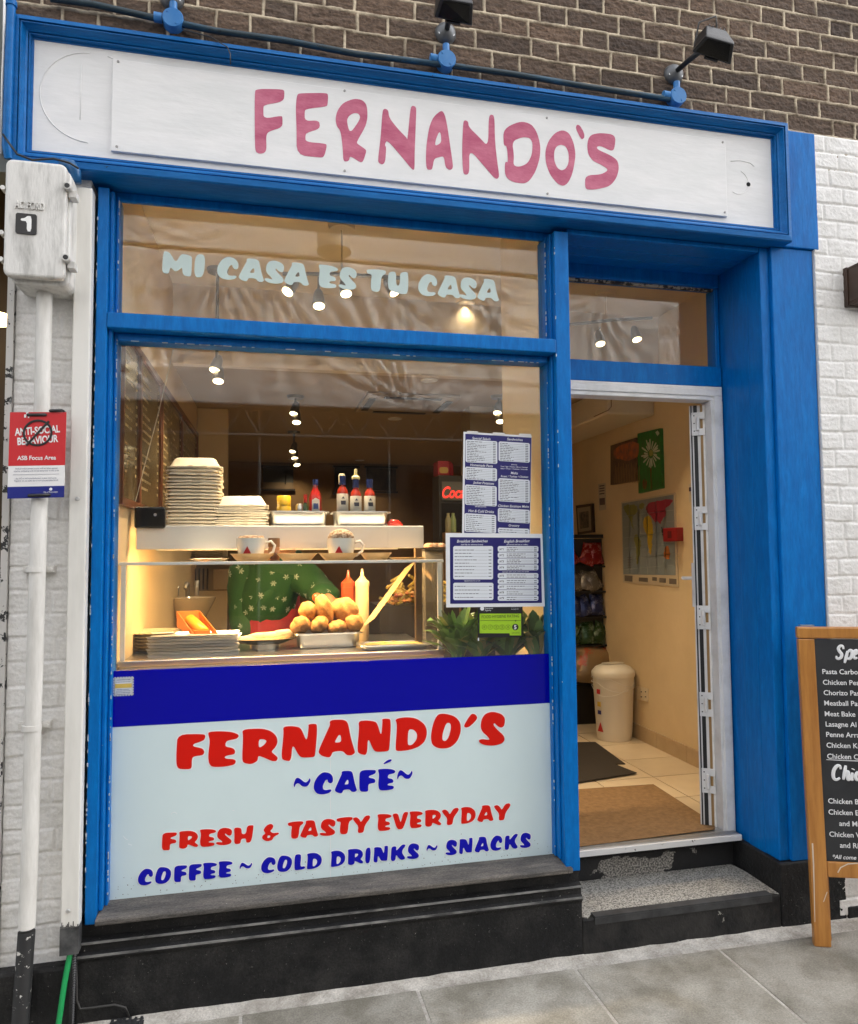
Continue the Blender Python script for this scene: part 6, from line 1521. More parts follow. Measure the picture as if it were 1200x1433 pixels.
# squeeze bottles
def squeeze(x0, x1, yt, yb, Y, c_, label):
    X = (P(x0,(yt+yb)/2,Y)[0]+P(x1,(yt+yb)/2,Y)[0])/2; r = (P(x1,yb,Y)[0]-P(x0,yb,Y)[0])/2; zt = P(x0,yt,Y)[2]; H = zt-ZD
    T = thing('squeeze_bottle', label, 'bottle', (X,Y,ZD), 'squeeze bottles in the case'); m_ = mat('squeeze_%d' % int(x0), c_, .3, coat=.2)
    mb = MB(); mb.lathe([(0,0),(r*.95,0),(r,.008),(r,H*.76),(0,H*.76)], (X,Y,ZD), 20); mb.build('body', m_, T, auto=45)
    mb = MB(); mb.lathe([(0,H*.761),(r*1.06,H*.761),(r*1.06,H*.82),(r*.6,H*.86),(r*.28,H*.90),(r*.14,H),(0,H)], (X,Y,ZD), 20); mb.build('nozzle', m_, T, auto=45)
squeeze(477,497,798,870,.74,(.30,.045,.015),'orange red squeeze bottle behind the potatoes')
squeeze(497,516,796,870,.70,(.66,.50,.28),'cream squeeze bottle beside the orange red one')
squeeze(596,610,795,880,.78,(.50,.36,.16),'tan squeeze bottle at the right end of the case')
# made-up board standing in for a diagonal reflection inside the case
mb = MB(); a_, b_ = P(507,878,.62), P(566,797,.74); dv = b_-a_; wv = np.array([.052,0,.036])
mb.obox(a_, dv, wv, np.array([0,.010,.004]));
mb.obox(a_+wv*.62-np.array([0,.0022,0]), dv, wv*.05, np.array([0,.002,0]))
tag(mb.build('reflection_board', mat('pale_reflection_board', (.58,.40,.20), .5, col2=(.50,.33,.15), nscale=8, stretch=(2,2,6)), bevel=.002), 'made-up pale board standing in for a diagonal reflection inside the glass case', 'board')
# fried food pile further back
FP = thing('chip_tray', 'dark tray heaped with yellow chips and salad behind the glass case', 'food tray', P(570,850,1.05))
q0, q1 = P(530,868,1.06), P(640,868,1.06)
mb = MB(); mb.box(q0[0], q1[0], 1.03, 1.40, 1.05, 1.215); mb.build('tray', mat('dark_tray', (.03,.025,.02), .4), FP)
mb = MB(); rng = random.Random(9)
for i in range(90):
    c_ = np.array([q0[0]+.06+rng.random()*(q1[0]-q0[0]-.1), 1.08+rng.random()*.2, 1.225+.13*rng.random()*math.sin(math.pi*rng.random())])
    d_ = np.array([rng.random()-.5, rng.random()-.5, (rng.random()-.5)*.6])*.11; mb.tube([c_-d_/2, c_+d_/2], .008, 5)
o_ = mb.build('chip_pile', mat('fried_chip', (.66,.42,.05), .55, col2=(.60,.50,.16), nscale=9), FP, auto=50)
mb = MB()
for i in range(26):
    c_ = np.array([q0[0]+.05+rng.random()*.22, 1.04+rng.random()*.06, 1.225+.05*rng.random()]); mb.lathe([(.0001,-.012),(.015,0),(.0001,.014)], c_, 7)
mb.build('salad_pile', mat('red_salad', (.42,.10,.03), .5, col2=(.50,.30,.08), nscale=20), FP, auto=60)
mb = MB(); mb.box(q0[0]-.02,q1[0]+.02,1.03,1.5,FZ+.0005,1.0495); tag(mb.build('kitchen_counter', mat('dark_counter', (.06,.045,.03), .5)), 'dark counter standing under the tray of chips and salad', 'counter')

# ---- hand basin, tap, rack behind
HB = thing('hand_basin', 'cream wall hand basin with mixer tap seen through the case', 'basin', P(267,845,2.6))
yb_ = 1.74; a_, b_ = P(232,845,yb_)[0], P(302,845,yb_)[0]; zr = P(267,836,yb_)[2]; w_ = b_-a_
mb = MB(); mb.lathe([(0.0001,-.16),(w_*.16,-.155),(w_*.3,-.11),(w_*.47,-.02),(w_*.5,0),(w_*.46,.001),(w_*.40,-.02),(w_*.2,-.09),(.0001,-.10)], ((a_+b_)/2,yb_,zr), 32, sy=.8); mb.build('bowl', mat('basin_ceramic', (.62,.52,.38), .2, coat=.5), HB, auto=60)
mb = MB(); X = (a_+b_)/2-.03; mb.tube([(X,yb_+.11,zr+.0),(X,yb_+.11,zr+.07),(X,yb_+.03,zr+.075),(X,yb_,zr+.05)], .013, 10); mb.tube([(X-.06,yb_+.11,zr+.005),(X-.06,yb_+.11,zr+.06)], .015, 10); mb.tube([(X+.05,yb_+.11,zr+.005),(X+.05,yb_+.11,zr+.09)], .013, 10); mb.build('tap', STEEL, HB, smooth=True)
mb = MB(); mb.lathe([(0.0001,-.4),(.06,-.4),(.05,-.17),(.0001,-.17)], ((a_+b_)/2,yb_+.05,zr), 18); mb.build('pedestal', mat('basin_ceramic', (.62,.52,.38)), HB, auto=60)
DR = thing('dish_rack', 'wire dish rack and drying plates on the wall above the basin', 'dish rack', P(272,805,2.6))
q0, q1 = P(248,828,2.66), P(330,795,2.66)
mb = MB(); mb.box(q0[0], q1[0], 2.70, 2.718, q0[2], q1[2]+.04); mb.build('backing', mat('rack_backing', (.28,.20,.11), .4), DR)
mb = MB()
for i in range(7): x = q0[0]+.03+i*.027; mb.tube([(x,2.68,q0[2]+.01),(x,2.68,q1[2])], .006, 6)
mb.build('wire', mat('dark_wire', (.05,.035,.02), .4), DR, smooth=True)
mb = MB(); mb.box(q0[0]+.23, q1[0]+.08, 2.66, 2.698, q0[2]+.01, q0[2]+.15); mb.build('paper_holder', mat('holder_tan', (.40,.29,.16), .5), DR, bevel=.004)
for i in range(4):
    mb = MB(); mb.lathe([(0,0),(.12,0),(.13,.008),(0,.008)], (q0[0]+.17,2.55,P(270,778,2.55)[2]+i*.012), 24, sy=.7); mb.build('plate', PLATE, DR, auto=60)
mb = MB(); mb.box(q0[0]-.02,q0[0]+.35,2.42,2.6995,P(270,779,2.55)[2]-.015,P(270,779,2.55)[2]-.001); mb.build('shelf', mat('shelf_brown', (.16,.10,.05), .5), DR)
SD = thing('soap_dispenser', 'small cream soap dispenser on the cream wall left of the dish rack', 'dispenser', P(220,780,2.7))
q0, q1 = P(216,788,2.66), P(224,772,2.66); mb = MB(); mb.box(q0[0],q1[0],2.64,2.719,q0[2],q1[2]); mb.build('body', mat('soap_white', (.62,.55,.42), .3), SD, bevel=.005)
mb = MB(); mb.box(q0[0]+.005,q1[0]-.005,2.645,2.70,q0[2]-.02,q0[2]-.0005); mb.build('spout', STEEL, SD)

# ---- menu boards on the left wall
GOLD = mat('gold_board', (.16,.115,.055), .25, col2=(.12,.085,.04), nscale=5, coat=.3)
FRM = mat('red_brown_frame', (.17,.055,.02), .4, col2=(.12,.04,.015), nscale=6)
GL_ = mat('cream_letters', (.36,.27,.14), .5)
segs = [(.20,.50),(.54,1.02),(1.08,1.78),(1.79,2.55)]
bz = lambda Y: (1.70, 2.26)
names = ['gold lettered wall menu board nearest the window','second gold lettered wall menu board from the window','third gold lettered wall menu board from the window','gold lettered wall menu board farthest from the window']
for si, (ya, yb2) in enumerate(segs):
    T = thing('wall_menu', names[si], 'menu board', (LWX(ya),ya,1.98), 'menu boards on the interior wall')
    L = lambda Y, z, d=0.0: np.array([LWX(Y)+.003+d, Y, z])
    mb = MB(); mb.prism([L(ya,1.68),L(yb2,1.68),L(yb2,2.27),L(ya,2.27)], (.012,0,0)); mb.build('panel', GOLD, T)
    mb = MB()
    for (y0,y1,z0,z1) in ((ya-.018,yb2+.018,1.655,1.68),(ya-.018,yb2+.018,2.27,2.295),(ya-.018,ya,1.6801,2.2699),(yb2,yb2+.018,1.6801,2.2699)): mb.prism([L(y0,z0),L(y1,z0),L(y1,z1),L(y0,z1)], (.022,0,0))
    mb.build('frame', FRM, T)
    mb = MB(); rng = random.Random(si)
    ncol = max(1, int((yb2-ya)/.25)); cw = (yb2-ya)/ncol
    for cidx in range(ncol):
        for r_ in range(15):
            z = 2.22-r_*.034; y = ya+cidx*cw+.02
            e = y+cw*(.18+.42*rng.random())
            if rng.random() < .15: continue
            while y < e:
                w_ = .012+.03*rng.random(); mb.prism([L(y,z,.0125),L(min(y+w_,e),z,.0125),L(min(y+w_,e),z+.010,.0125),L(y,z+.010,.0125)], (.0006,0,0)); y += w_+.010
            y = ya+(cidx+1)*cw-.05; mb.prism([L(y,z,.0125),L(y+.025,z,.0125),L(y+.025,z+.010,.0125),L(y,z+.010,.0125)], (.0006,0,0))
    mb.build('gold_lettering', GL_, T)

# ---- plants in the window corner
LEAF = mat('strap_leaf', (.13,.24,.05), .4, col2=(.22,.32,.08), nscale=5, island=.5)
LEAFY = mat('dry_leaf', (.48,.38,.11), .5, col2=(.34,.33,.10), nscale=6, island=.3)
def strap_plant(xc, Y, zb, n, hmax, spread, label, seed, yellow=.2):
    rng = random.Random(seed)
    T = thing('strap_leaf_plant', label, 'plant', (xc,Y,zb))
    mb = MB(); mb.lathe([(0,0),(.045,0),(.055,.07),(.058,.075),(.05,.075),(.048,.062),(0,.062)], (xc,Y,zb), 20); mb.build('pot', mat('terracotta_pot', (.30,.12,.06), .7), T, auto=45)
    for yel, m_ in ((0,LEAF),(1,LEAFY)):
        mb = MB()
        for i in range(n):
            if (rng.random() < yellow) != bool(yel): continue
            a_ = rng.random()*6.283; h = hmax*(.45+.55*rng.random()); sp_ = spread*(.25+.75*rng.random()); w0 = .007+.008*rng.random()
            prev = []; K = 9
            for k in range(K):
                t = k/(K-1); bend = t**1.7
                c_ = np.array([xc+math.cos(a_)*(.012+sp_*bend), Y+math.sin(a_)*(.012+.55*sp_*bend), zb+.065+h*(t-.35*t**3*rng.uniform(.8,1.1)*(sp_/spread))])
                c_[1] = min(max(c_[1], .115), .30)
                w = w0*(.55+.9*math.sin(math.pi*min(1,t*.85+.12)))*(1 if k < K-1 else .05)
                side = np.array([-math.sin(a_), math.cos(a_)*.6, .25*math.sin(i)]); side /= np.linalg.norm(side)
                prev.append((c_-side*w, c_+np.array([0,0,-.35*w]), c_+side*w))
            vs = [p for tr in prev for p in tr]
            fs = []
            for k in range(K-1):
                for j in (0,1): fs.append((k*3+j,k*3+j+1,(k+1)*3+j+1,(k+1)*3+j))
            mb.add(vs, fs)
        if mb.v: mb.build('foliage' if not yel else 'dry_foliage', m_, T, smooth=True)
for i, (x, n_, h, s_p, yl, lab) in enumerate(((640,42,.19,.12,.10,'bright green strap leaved plant at the end of the glass case'),(672,46,.16,.15,.3,'strap leaved plant with some yellow leaves under the breakfast menu'),(710,46,.15,.16,.25,'dark strap leaved plant behind the rating sticker'),(748,40,.19,.12,.35,'strap leaved plant in the window corner by the partition'))):
    strap_plant(P(x,905,.19)[0], .19, .9845, int(n_*2.1), h+.07, s_p*1.15, lab, 40+i, yl)

# ---- far wall pictures, fridge, crisps
yf = 5.695
def farpic(name, px, m, label, cat, frame=None):
    T = thing(name, label, cat, P(*px[0], yf))
    mb = MB(); mb.prism([P(x,y,yf) for x, y in px], (0,-.03,0)); mb.build('panel', m, T)
    c_ = [P(x,y,yf) for x, y in px]; mb = MB(); mb.m = 0
    x0_, x1_, z0_, z1_ = min(p[0] for p in c_), max(p[0] for p in c_), min(p[2] for p in c_), max(p[2] for p in c_)
    for a in ((x0_-.02,x1_+.02,z0_-.02,z0_),(x0_-.02,x1_+.02,z1_,z1_+.02)): mb.box(a[0],a[1],yf-.035,yf,a[2],a[3])
    mb.build('frame', mat('thin_dark_frame', (.02,.014,.01), .5), T)
    return T, (x0_,x1_,z0_,z1_)
T, (x0_,x1_,z0_,z1_) = farpic('beach_picture', [(368,655),(410,655),(410,684),(368,684)], mat('dusk_sky_print', (.05,.05,.045), .5), 'dim palm beach picture on the rear wall', 'picture')
mb = MB(); mb.box(x0_,x1_,yf-.033,yf-.0302,z0_,z0_+.07); mb.build('sand', mat('sand_print', (.16,.11,.06), .6), T)
mb = MB(); X = x0_+(x1_-x0_)*.76; zc = z0_+(z1_-z0_)*.75; mb.tube([(X-.01,yf-.034,z0_+.05),(X,yf-.034,zc)], .006, 6)
for k in range(9): a_ = rad(-20+k*27); mb.tube([(X,yf-.034,zc),(X+.05*math.cos(a_),yf-.034,zc+.05*math.sin(a_)+.012),(X+.085*math.cos(a_),yf-.034,zc+.06*math.sin(a_)-.015)], [.006,.005,.001], 5)
mb.build('palm', mat('palm_print', (.008,.008,.007), .6), T)
farpic('wall_screen', [(468,655),(500,655),(500,690),(468,690)], mat('dark_screen', (.008,.007,.006), .3), 'dark screen on the rear wall behind the sauce bottles', 'screen')
farpic('dark_picture', [(512,655),(553,657),(553,688),(512,686)], mat('dark_print', (.014,.010,.008), .4, col2=(.05,.03,.02), nscale=9), 'dark picture on the rear wall beyond the brown sauce bottles', 'picture')
FG = thing('drinks_fridge', 'dark drinks fridge with red script lettering on its lit header', 'fridge', P(640,760,2.25))
yfz = 2.10; q0, q1 = P(614,740,yfz), P(690,666,yfz)
mb = MB(); mb.box(q0[0], q1[0], yfz, yfz+.18, .30, q1[2]); mb.build('cabinet', mat('fridge_body', (.035,.028,.02), .45), FG, bevel=.006)
h0_, h1_ = P(618,700,yfz), P(688,675,yfz)
mb = MB(); mb.box(h0_[0], h1_[0], yfz-.008, yfz-.0003, h0_[2], h1_[2]); hd_ = mb.build('header', mat('header_grey', (.12,.11,.09), .4), FG)
mb = MB(); q = P(618.5,696.5,yfz-.009); write(mb, 'Coca-Cola', .105, Frame(q,(1,0,0),(0,0,1),(0,-1.0,0)), 0, 0, shear=.35, bold=.022, fitw=P(682,690,yfz)[0]-P(618.5,690,yfz)[0], lift=.001); mb.build('script_lettering', mat('script_red', (.55,.02,.015), .4, emit=(1,.05,.03), estr=.35), hd_)
mb = MB(); d0_ = P(618,790,yfz); mb.box(d0_[0], h1_[0], yfz-.008, yfz-.0003, d0_[2], h0_[2]-.02); mb.build('glass_door', mat('fridge_glass', (.02,.016,.012), .08), FG)
for i, (x, c_) in enumerate(((627,(.25,.22,.12)),(634,(.20,.24,.10)))):
    q = P(x,745,yfz-.06); mb = MB(); mb.lathe([(0,0),(.02,0),(.02,.08),(.010,.11),(.010,.125),(0,.125)], (q[0],yfz-.06,q[2]), 12)
    tag(mb.build('drink_bottle', mat('drink_%d' % i, c_, .2), auto=45), ['tall pale bottle before the fridge door','greenish bottle before the fridge door beside the pale one'][i], 'bottle', 'bottles in front of the fridge')
    mb = MB(); mb.box(q[0]-.03,q[0]+.03,yfz-.09,yfz-.02,FZ,q[2]-.0005) if i == 0 else mb.box(q[0]-.0195+.0,q[0]+.04,yfz-.09,yfz-.02,FZ,q[2]-.0005)
    tag(mb.build('bottle_stand', DARKB), ['dark stand under the tall pale bottle','dark stand under the greenish bottle'][i], 'stand')
CRB = thing('crisp_carton', 'red carton of crisps with yellow lettering on top of the fridge', 'carton', P(620,660,2.15))
a_, b_ = P(604,668,yfz+.02), P(629,645,yfz+.02)
mb = MB(); mb.box(max(a_[0],q0[0]-.0), b_[0], yfz+.02, yfz+.15, q1[2]+.0005, b_[2]); mb.build('box', mat('carton_red', (.30,.015,.02), .4), CRB, bevel=.006)
mb = MB(); xm = (max(a_[0],q0[0])+b_[0])/2; mb.rrect(xm-.030,xm+.030,q1[2]+.015,q1[2]+.055,.015,yfz+.0185,yfz+.0198); mb.build('yellow_emblem', mat('carton_yellow', (.42,.26,.05), .5), CRB)
mb = MB(); mb.prism([(b_[0]+.001,yfz+.02,q1[2]+.0005),(b_[0]+.03,yfz+.04,q1[2]+.0005),(b_[0]+.028,yfz+.04,b_[2]-.02),(b_[0]+.001,yfz+.02,b_[2])], (0,.1,0)); mb.build('side_flap', mat('carton_red', (.30,.015,.02)), CRB)

# ---- ceiling lamps
LAMPC = (1.0,.78,.50)
GLOW = mat('lamp_glow', (1,.9,.7), .5, emit=(1,.80,.46), estr=2.2)
GREY = mat('lamp_grey_metal', (.22,.20,.17), .35, .7)
def spot_light(loc, power, aim=(0,0,-1), size=1.9, blend=.8):
    L = bpy.data.lights.new('lamp_light', 'SPOT'); L.energy = power; L.color = LAMPC; L.spot_size = size; L.spot_blend = blend; L.shadow_soft_size = .03
    o_ = bpy.data.objects.new('lamp_light', L); COL.objects.link(o_); o_.location = loc; o_.rotation_euler = Vector(aim).to_track_quat('-Z','Y').to_euler(); return o_
def head(parent, c_, aim, r=.028, l=.085):
    aim = np.array(aim, float); aim /= np.linalg.norm(aim); c_ = np.array(c_)
    mb = MB(); mb.tube([c_-aim*l, c_-aim*l*.8, c_-aim*l*.3, c_], [r*.45,r*.75,r*.95,r], 16); hd2 = mb.build('lamp_head', GREY, parent, auto=50)
    mb = MB(); mb.tube([c_+aim*.0005, c_+aim*.004], r*.86, 16); mb.build('bulb', GLOW, hd2, auto=50)
def track(label, zc, rail_pts, heads, Y, canopy, pw=20):
    c0_ = P(*canopy, Y)
    T = thing('spot_track', label, 'ceiling light', (c0_[0],Y,zc), 'ceiling spot tracks')
    mb = MB(); mb.lathe([(0,-.02),(.055,-.02),(.06,0),(0,0)], (c0_[0],Y,zc), 24); mb.tube([(c0_[0],Y,zc-.02),c0_], .004, 8); mb.build('canopy', CREAMD, T, auto=45)
    mb = MB(); mb.tube([P(*p, Y) for p in rail_pts], .009, 10); mb.build('rail', GREY, T, auto=50)
    for (x, y, ax, az) in heads:
        c_ = P(x, y, Y); aim = np.array([ax,-.35,az])
        head(T, c_, aim); mb = MB(); mb.tube([c_-aim/np.linalg.norm(aim)*.08, (c_[0]-ax*.08, Y, P(*rail_pts[0],Y)[2])], .006, 8); mb.build('stem', GREY, T)
        spot_light(tuple(c_+aim/np.linalg.norm(aim)*.02), pw, (ax*.35,-.06,az), 1.0, .7)
track('grey four headed spot track behind the upper window', 2.935, [(395,383),(478,384),(562,389)], [(402,408,-.5,-.8),(446,428,0,-1),(484,411,.1,-1),(552,409,.45,-.85)], .62, (478,382))
track('grey spot track seen through the fanlight above the door', 2.935, [(790,455),(855,448),(912,445)], [(840,481,0,-1),(891,475,.05,-1)], 1.15, (848,441), 8)
def single(label, x, y, Y, zc, n_, power):
    c_ = P(x, y, Y); T = thing('ceiling_spot', label, 'ceiling light', (c_[0],Y,zc), 'single ceiling spots')
    mb = MB(); mb.lathe([(0,-.018),(.05,-.018),(.055,0),(0,0)], (c_[0],Y,zc), 20); mb.tube([(c_[0],Y,zc-.018),(c_[0],Y,c_[2]+.06)], .008, 8); mb.build('canopy', GREY, T, auto=45)
    for i in range(n_): head(T, (c_[0]-.01+.05*i*.35, Y, c_[2]-.055*i), (-.25+.2*i,-.30,-.95), .030)
    spot_light((c_[0],Y-.04,c_[2]-.10), power, (0,-.25,-1))
single('double headed ceiling spot above the tall stack of boxes', 303, 518, 1.25, 2.935, 2, 8)
single('double headed ceiling spot behind the gantry', 413, 579, 2.2, 2.50, 2, 5)
single('double headed ceiling spot deep in the cafe', 411, 632, 3.6, 2.50, 3, 4)
single('ceiling spot shining above the tall menu', 698, 578, 1.95, 2.50, 2, 5)
DLs = [(652,424,2.935,'recessed downlight behind the last word of the upper window'),(600,532,2.50,'recessed downlight on the low ceiling edge in front of the cassette'),(552,586,2.50,'recessed downlight below the ceiling cassette'),(503,644,2.50,'recessed downlight above the sauce bottles'),(410,643,2.50,'recessed downlight above the beach picture')]
for x, y, z, lab in DLs:
    q = PZ(x, y, z); T = thing('downlight', lab, 'ceiling light', q, 'recessed downlights')
    mb = MB(); mb.lathe([(.036,-.006),(.05,-.004),(.052,-.0003),(.036,-.0003)], q, 24); mb.build('trim_ring', WMETAL, T)
    mb = MB(); mb.lathe([(0,-.0035),(.0355,-.0035),(.0355,-.0004),(0,-.0004)], q, 20); mb.build('bulb', GLOW, T)
    spot_light((q[0],q[1],q[2]-.012), (1.0 if z > 2.6 else 8) if q[1] < 2 else 5, (0,0,-1), 2.2)
# ceiling cassette
CS = thing('ceiling_cassette', 'square air conditioning cassette with dark slots in the rear ceiling', 'air conditioner', PZ(570,560,2.5))
q = [PZ(497,572,2.5)[:2], PZ(512,549,2.5)[:2], PZ(645,553,2.5)[:2], PZ(612,577,2.5)[:2]]
xa_, xb2 = min(p[0] for p in q), max(p[0] for p in q); ya_, yb2 = min(p[1] for p in q), max(p[1] for p in q)
mb = MB(); mb.box(xa_,xb2,ya_,yb2,2.478,2.4995); mb.build('panel', mat('cassette_cream', (.34,.26,.16), .4), CS, bevel=.006)
for a in ((xa_+.03,xa_+.075,ya_+.1,yb2-.1),(xb2-.075,xb2-.03,ya_+.1,yb2-.1),(xa_+.12,xb2-.12,ya_+.03,ya_+.075),(xa_+.12,xb2-.12,yb2-.075,yb2-.03)):
    mb = MB(); mb.box(a[0],a[1],a[2],a[3],2.472,2.4778); mb.build('slot', BLACKP, CS)
# ================================================================== PERSON BEHIND THE COUNTER
def skin(name, verts, edges, radii, m, parent=None, root=0, sub=2):
    me = bpy.data.meshes.new(name); me.from_pydata([tuple(map(float,v)) for v in verts], edges, [])
    o = bpy.data.objects.new(name, me); COL.objects.link(o); me.materials.append(m)
    s = o.modifiers.new('skin', 'SKIN'); s.use_smooth_shade = True; s.use_x_symmetry = False
    for i, d in enumerate(me.skin_vertices[0].data):
        r = radii[i]; d.radius = r if isinstance(r, tuple) else (r, r); d.use_root = (i == root)
    b = o.modifiers.new('sub', 'SUBSURF'); b.levels = sub; b.render_levels = sub
    if parent is not None: attach(o, parent)
    return o
SKINM = mat('skin', (.48,.25,.15), .5, col2=(.42,.20,.12), nscale=14)
def starmat():
    m = mat('green_star_cloth', (.008,.06,.015), .75, bump=.25, bscale=60)
    n = m.node_tree.nodes; l = m.node_tree.links; b = n['Principled BSDF']
    tc = n.new('ShaderNodeTexCoord'); v = n.new('ShaderNodeTexVoronoi'); v.inputs['Scale'].default_value = 17; v.inputs['Randomness'].default_value = .75
    l.new(tc.outputs['Object'], v.inputs['Vector'])
    # star: petal-modulated distance from each cell's centre
    sub = n.new('ShaderNodeVectorMath'); sub.operation = 'SUBTRACT'; l.new(tc.outputs['Object'], sub.inputs[0]); l.new(v.outputs['Position'], sub.inputs[1])
    sx = n.new('ShaderNodeSeparateXYZ'); l.new(sub.outputs[0], sx.inputs[0])
    def mth(op, a, c=None):
        k = n.new('ShaderNodeMath'); k.operation = op
        for i, q in enumerate((a, c)):
            if q is None: continue
            if isinstance(q, (int,float)): k.inputs[i].default_value = q
            else: l.new(q, k.inputs[i])
        return k.outputs[0]
    at = mth('ARCTAN2', sx.outputs[2], sx.outputs[0]); co = mth('COSINE', mth('MULTIPLY', at, 6.0)); th = mth('ADD', mth('MULTIPLY', co, .10), .19)
    f = mth('LESS_THAN', v.outputs['Distance'], th)
    x = n.new('ShaderNodeMix'); x.data_type = 'RGBA'; x.inputs[6].default_value = (.008,.06,.015,1); x.inputs[7].default_value = (.34,.40,.36,1)
    l.new(f, x.inputs[0]); l.new(x.outputs[2], b.inputs['Base Color'])
    return m
STAR = starmat()
PY = 1.22
PE = thing('person', 'person in a green star patterned top and red apron leaning over the food case', 'person', (.02,PY+.15,FZ))
q = lambda x, y, Y: P(x, y, Y)
pel = q(366,905,PY+.16); wst = q(364,872,PY+.12); che = q(372,822,PY+.02); shm = q(384,792,PY-.03); nck = q(394,772,PY-.08); hd0 = q(398,758,PY-.11); hd1 = q(404,742,PY-.14)
sl = q(344,800,PY+.02); sr = q(418,797,PY-.04)
ell = q(338,850,PY+.06); wl = q(348,905,PY-.02); elr = q(442,824,PY-.14); wr = q(462,842,PY-.34); har = q(470,848,PY-.40); hal = q(352,918,PY-.05)
hipl, hipr = pel+np.array([-.09,0,-.03]), pel+np.array([.09,0,-.03])
kl, kr = np.array([hipl[0]-.01,PY+.10,.26+.48]), np.array([hipr[0]+.01,PY+.12,.26+.48])
al, ar_ = np.array([kl[0],PY+.18,.26+.08]), np.array([kr[0],PY+.20,.26+.08]); tl_, tr_ = al+np.array([0,-.15,-.05]), ar_+np.array([0,-.15,-.05])
V = [pel,wst,che,shm,nck,hd0,hd1,sl,ell,wl,sr,elr,wr,hipl,kl,al,hipr,kr,ar_]
E = [(0,1),(1,2),(2,3),(3,4),(4,5),(5,6),(3,7),(7,8),(8,9),(3,10),(10,11),(11,12),(0,13),(13,14),(14,15),(0,16),(16,17),(17,18)]
Rr = [.13,.12,.125,.10,.055,.075,.085,.06,.043,.030,.06,.043,.030,.085,.06,.042,.085,.06,.042]
# hands: five fingers each, joined to the wrists in the same body
def hand(V, E, Rr, wi, w, d, up, side):
    d = d/np.linalg.norm(d); side = side/np.linalg.norm(side)
    p = w+d*.055; V.append(p); Rr.append(.028); pi_ = len(V)-1; E.append((wi, pi_))
    for k, (o_, L) in enumerate(((-.026,.055),(-.009,.068),(.009,.072),(.026,.064))):
        a = p+d*.030+side*o_; b = a+d*L*.5-up*.010; c = a+d*L*.85-up*.032
        i = len(V); V.extend([a,b,c]); Rr.extend([.0105,.0092,.0078]); E.extend([(pi_,i),(i,i+1),(i+1,i+2)])
    a = p-side*.032-d*.01; b = a-side*.012+d*.03-up*.012; i = len(V); V.extend([a,b]); Rr.extend([.012,.0095]); E.extend([(pi_,i),(i,i+1)])
hand(V,E,Rr,12,wr,har-wr,np.array([0,0,1.0]),np.array([1.0,.2,0])); hand(V,E,Rr,9,wl,hal-wl,np.array([0,0,1.0]),np.array([1.0,.2,0]))
for w_i, tt in ((15,tl_),(18,tr_)):
    i = len(V); V.append(tt); Rr.append(.035); E.append((w_i,i))
body = skin('body', V, E, Rr, SKINM, PE, 0)
# clothes
SV = [pel+np.array([0,0,-.02]),wst,che,shm,sl,ell,ell*.12+wl*.88,sr,elr,elr*.08+wr*.92,nck*.9+shm*.1]
SE = [(0,1),(1,2),(2,3),(3,4),(4,5),(5,6),(3,7),(7,8),(8,9),(3,10)]
SR = [.165,.162,.160,.125,.092,.082,.062,.105,.085,.060,.082]
sh = skin('shirt', SV, SE, SR, STAR, PE, 2)
d_ = sh.modifiers.new('folds', 'DISPLACE'); tx_ = bpy.data.textures.new('cloth_folds', 'CLOUDS'); tx_.noise_scale = .11; d_.texture = tx_; d_.strength = .05; d_.texture_coords = 'GLOBAL'
APR = mat('red_apron_cloth', (.30,.012,.02), .8, col2=(.24,.01,.015), nscale=9, bump=.3)
mb = MB()
av = []
for j in range(7):
    t = j/6; z = .62+t*(q(400,838,PY-.12)[2]-.62)
    for i in range(9):
        a_ = rad(-95+i*190/8); r = .185-.02*t
        av.append((pel[0]+.02+r*1.05*math.sin(a_), PY+.10-r*.95*math.cos(a_)+.012*math.sin(i*2+t*5), z))
mb.add(av, [(j*9+i,j*9+i+1,(j+1)*9+i+1,(j+1)*9+i) for j in range(6) for i in range(8)])
ap = mb.build('apron', APR, PE, smooth=True); so_ = ap.modifiers.new('thick','SOLIDIFY'); so_.thickness = .006
skin('trousers', [pel+np.array([0,0,-.05]),hipl,kl,al+np.array([0,0,.03]),hipr,kr,ar_+np.array([0,0,.03])], [(0,1),(1,2),(2,3),(0,4),(4,5),(5,6)], [.135,.10,.078,.06,.10,.078,.06], mat('dark_trousers', (.02,.02,.024), .8), PE, 0)
# face and hair
fd = np.array([.25,-.9,-.3]); fd /= np.linalg.norm(fd); hc = hd1
mb = MB()
for s in (-1,1):
    e = hc+fd*.083+np.array([.036*s,0,.006]); mb.lathe([(.0001,-.010),(.010,0),(.0001,.010)], e, 10)
mb.build('eye', mat('eye_dark', (.03,.02,.015), .2), body)
mb = MB(); mb.tube([hc+fd*.085+np.array([0,0,.012]), hc+fd*.108+np.array([0,0,-.026]), hc+fd*.086+np.array([0,0,-.036])], [.010,.014,.008], 8); mb.build('nose', SKINM, body, smooth=True)
mb = MB(); mb.tube([hc+fd*.084+np.array([-.024,0,-.058]), hc+fd*.091+np.array([0,0,-.060]), hc+fd*.084+np.array([.024,0,-.058])], .006, 8); mb.build('mouth', mat('lip', (.35,.10,.09), .4), body, smooth=True)
for s in (-1,1):
    mb = MB(); mb.lathe([(.0001,-.008),(.022,-.004),(.026,.004),(.0001,.006)], hc+np.array([.088*s,.005,-.01]), 12, 'x', sx=.6); mb.build('ear', SKINM, body, smooth=True)
skin('hair', [hc+np.array([0,.005,.012]), hc-fd*.028+np.array([0,0,.020]), hc-fd*.045+np.array([0,0,-.03])], [(0,1),(1,2)], [.082,.090,.070], mat('dark_hair', (.018,.011,.007), .6, bump=.5, bscale=90, stretch=(6,6,1)), PE, 1)

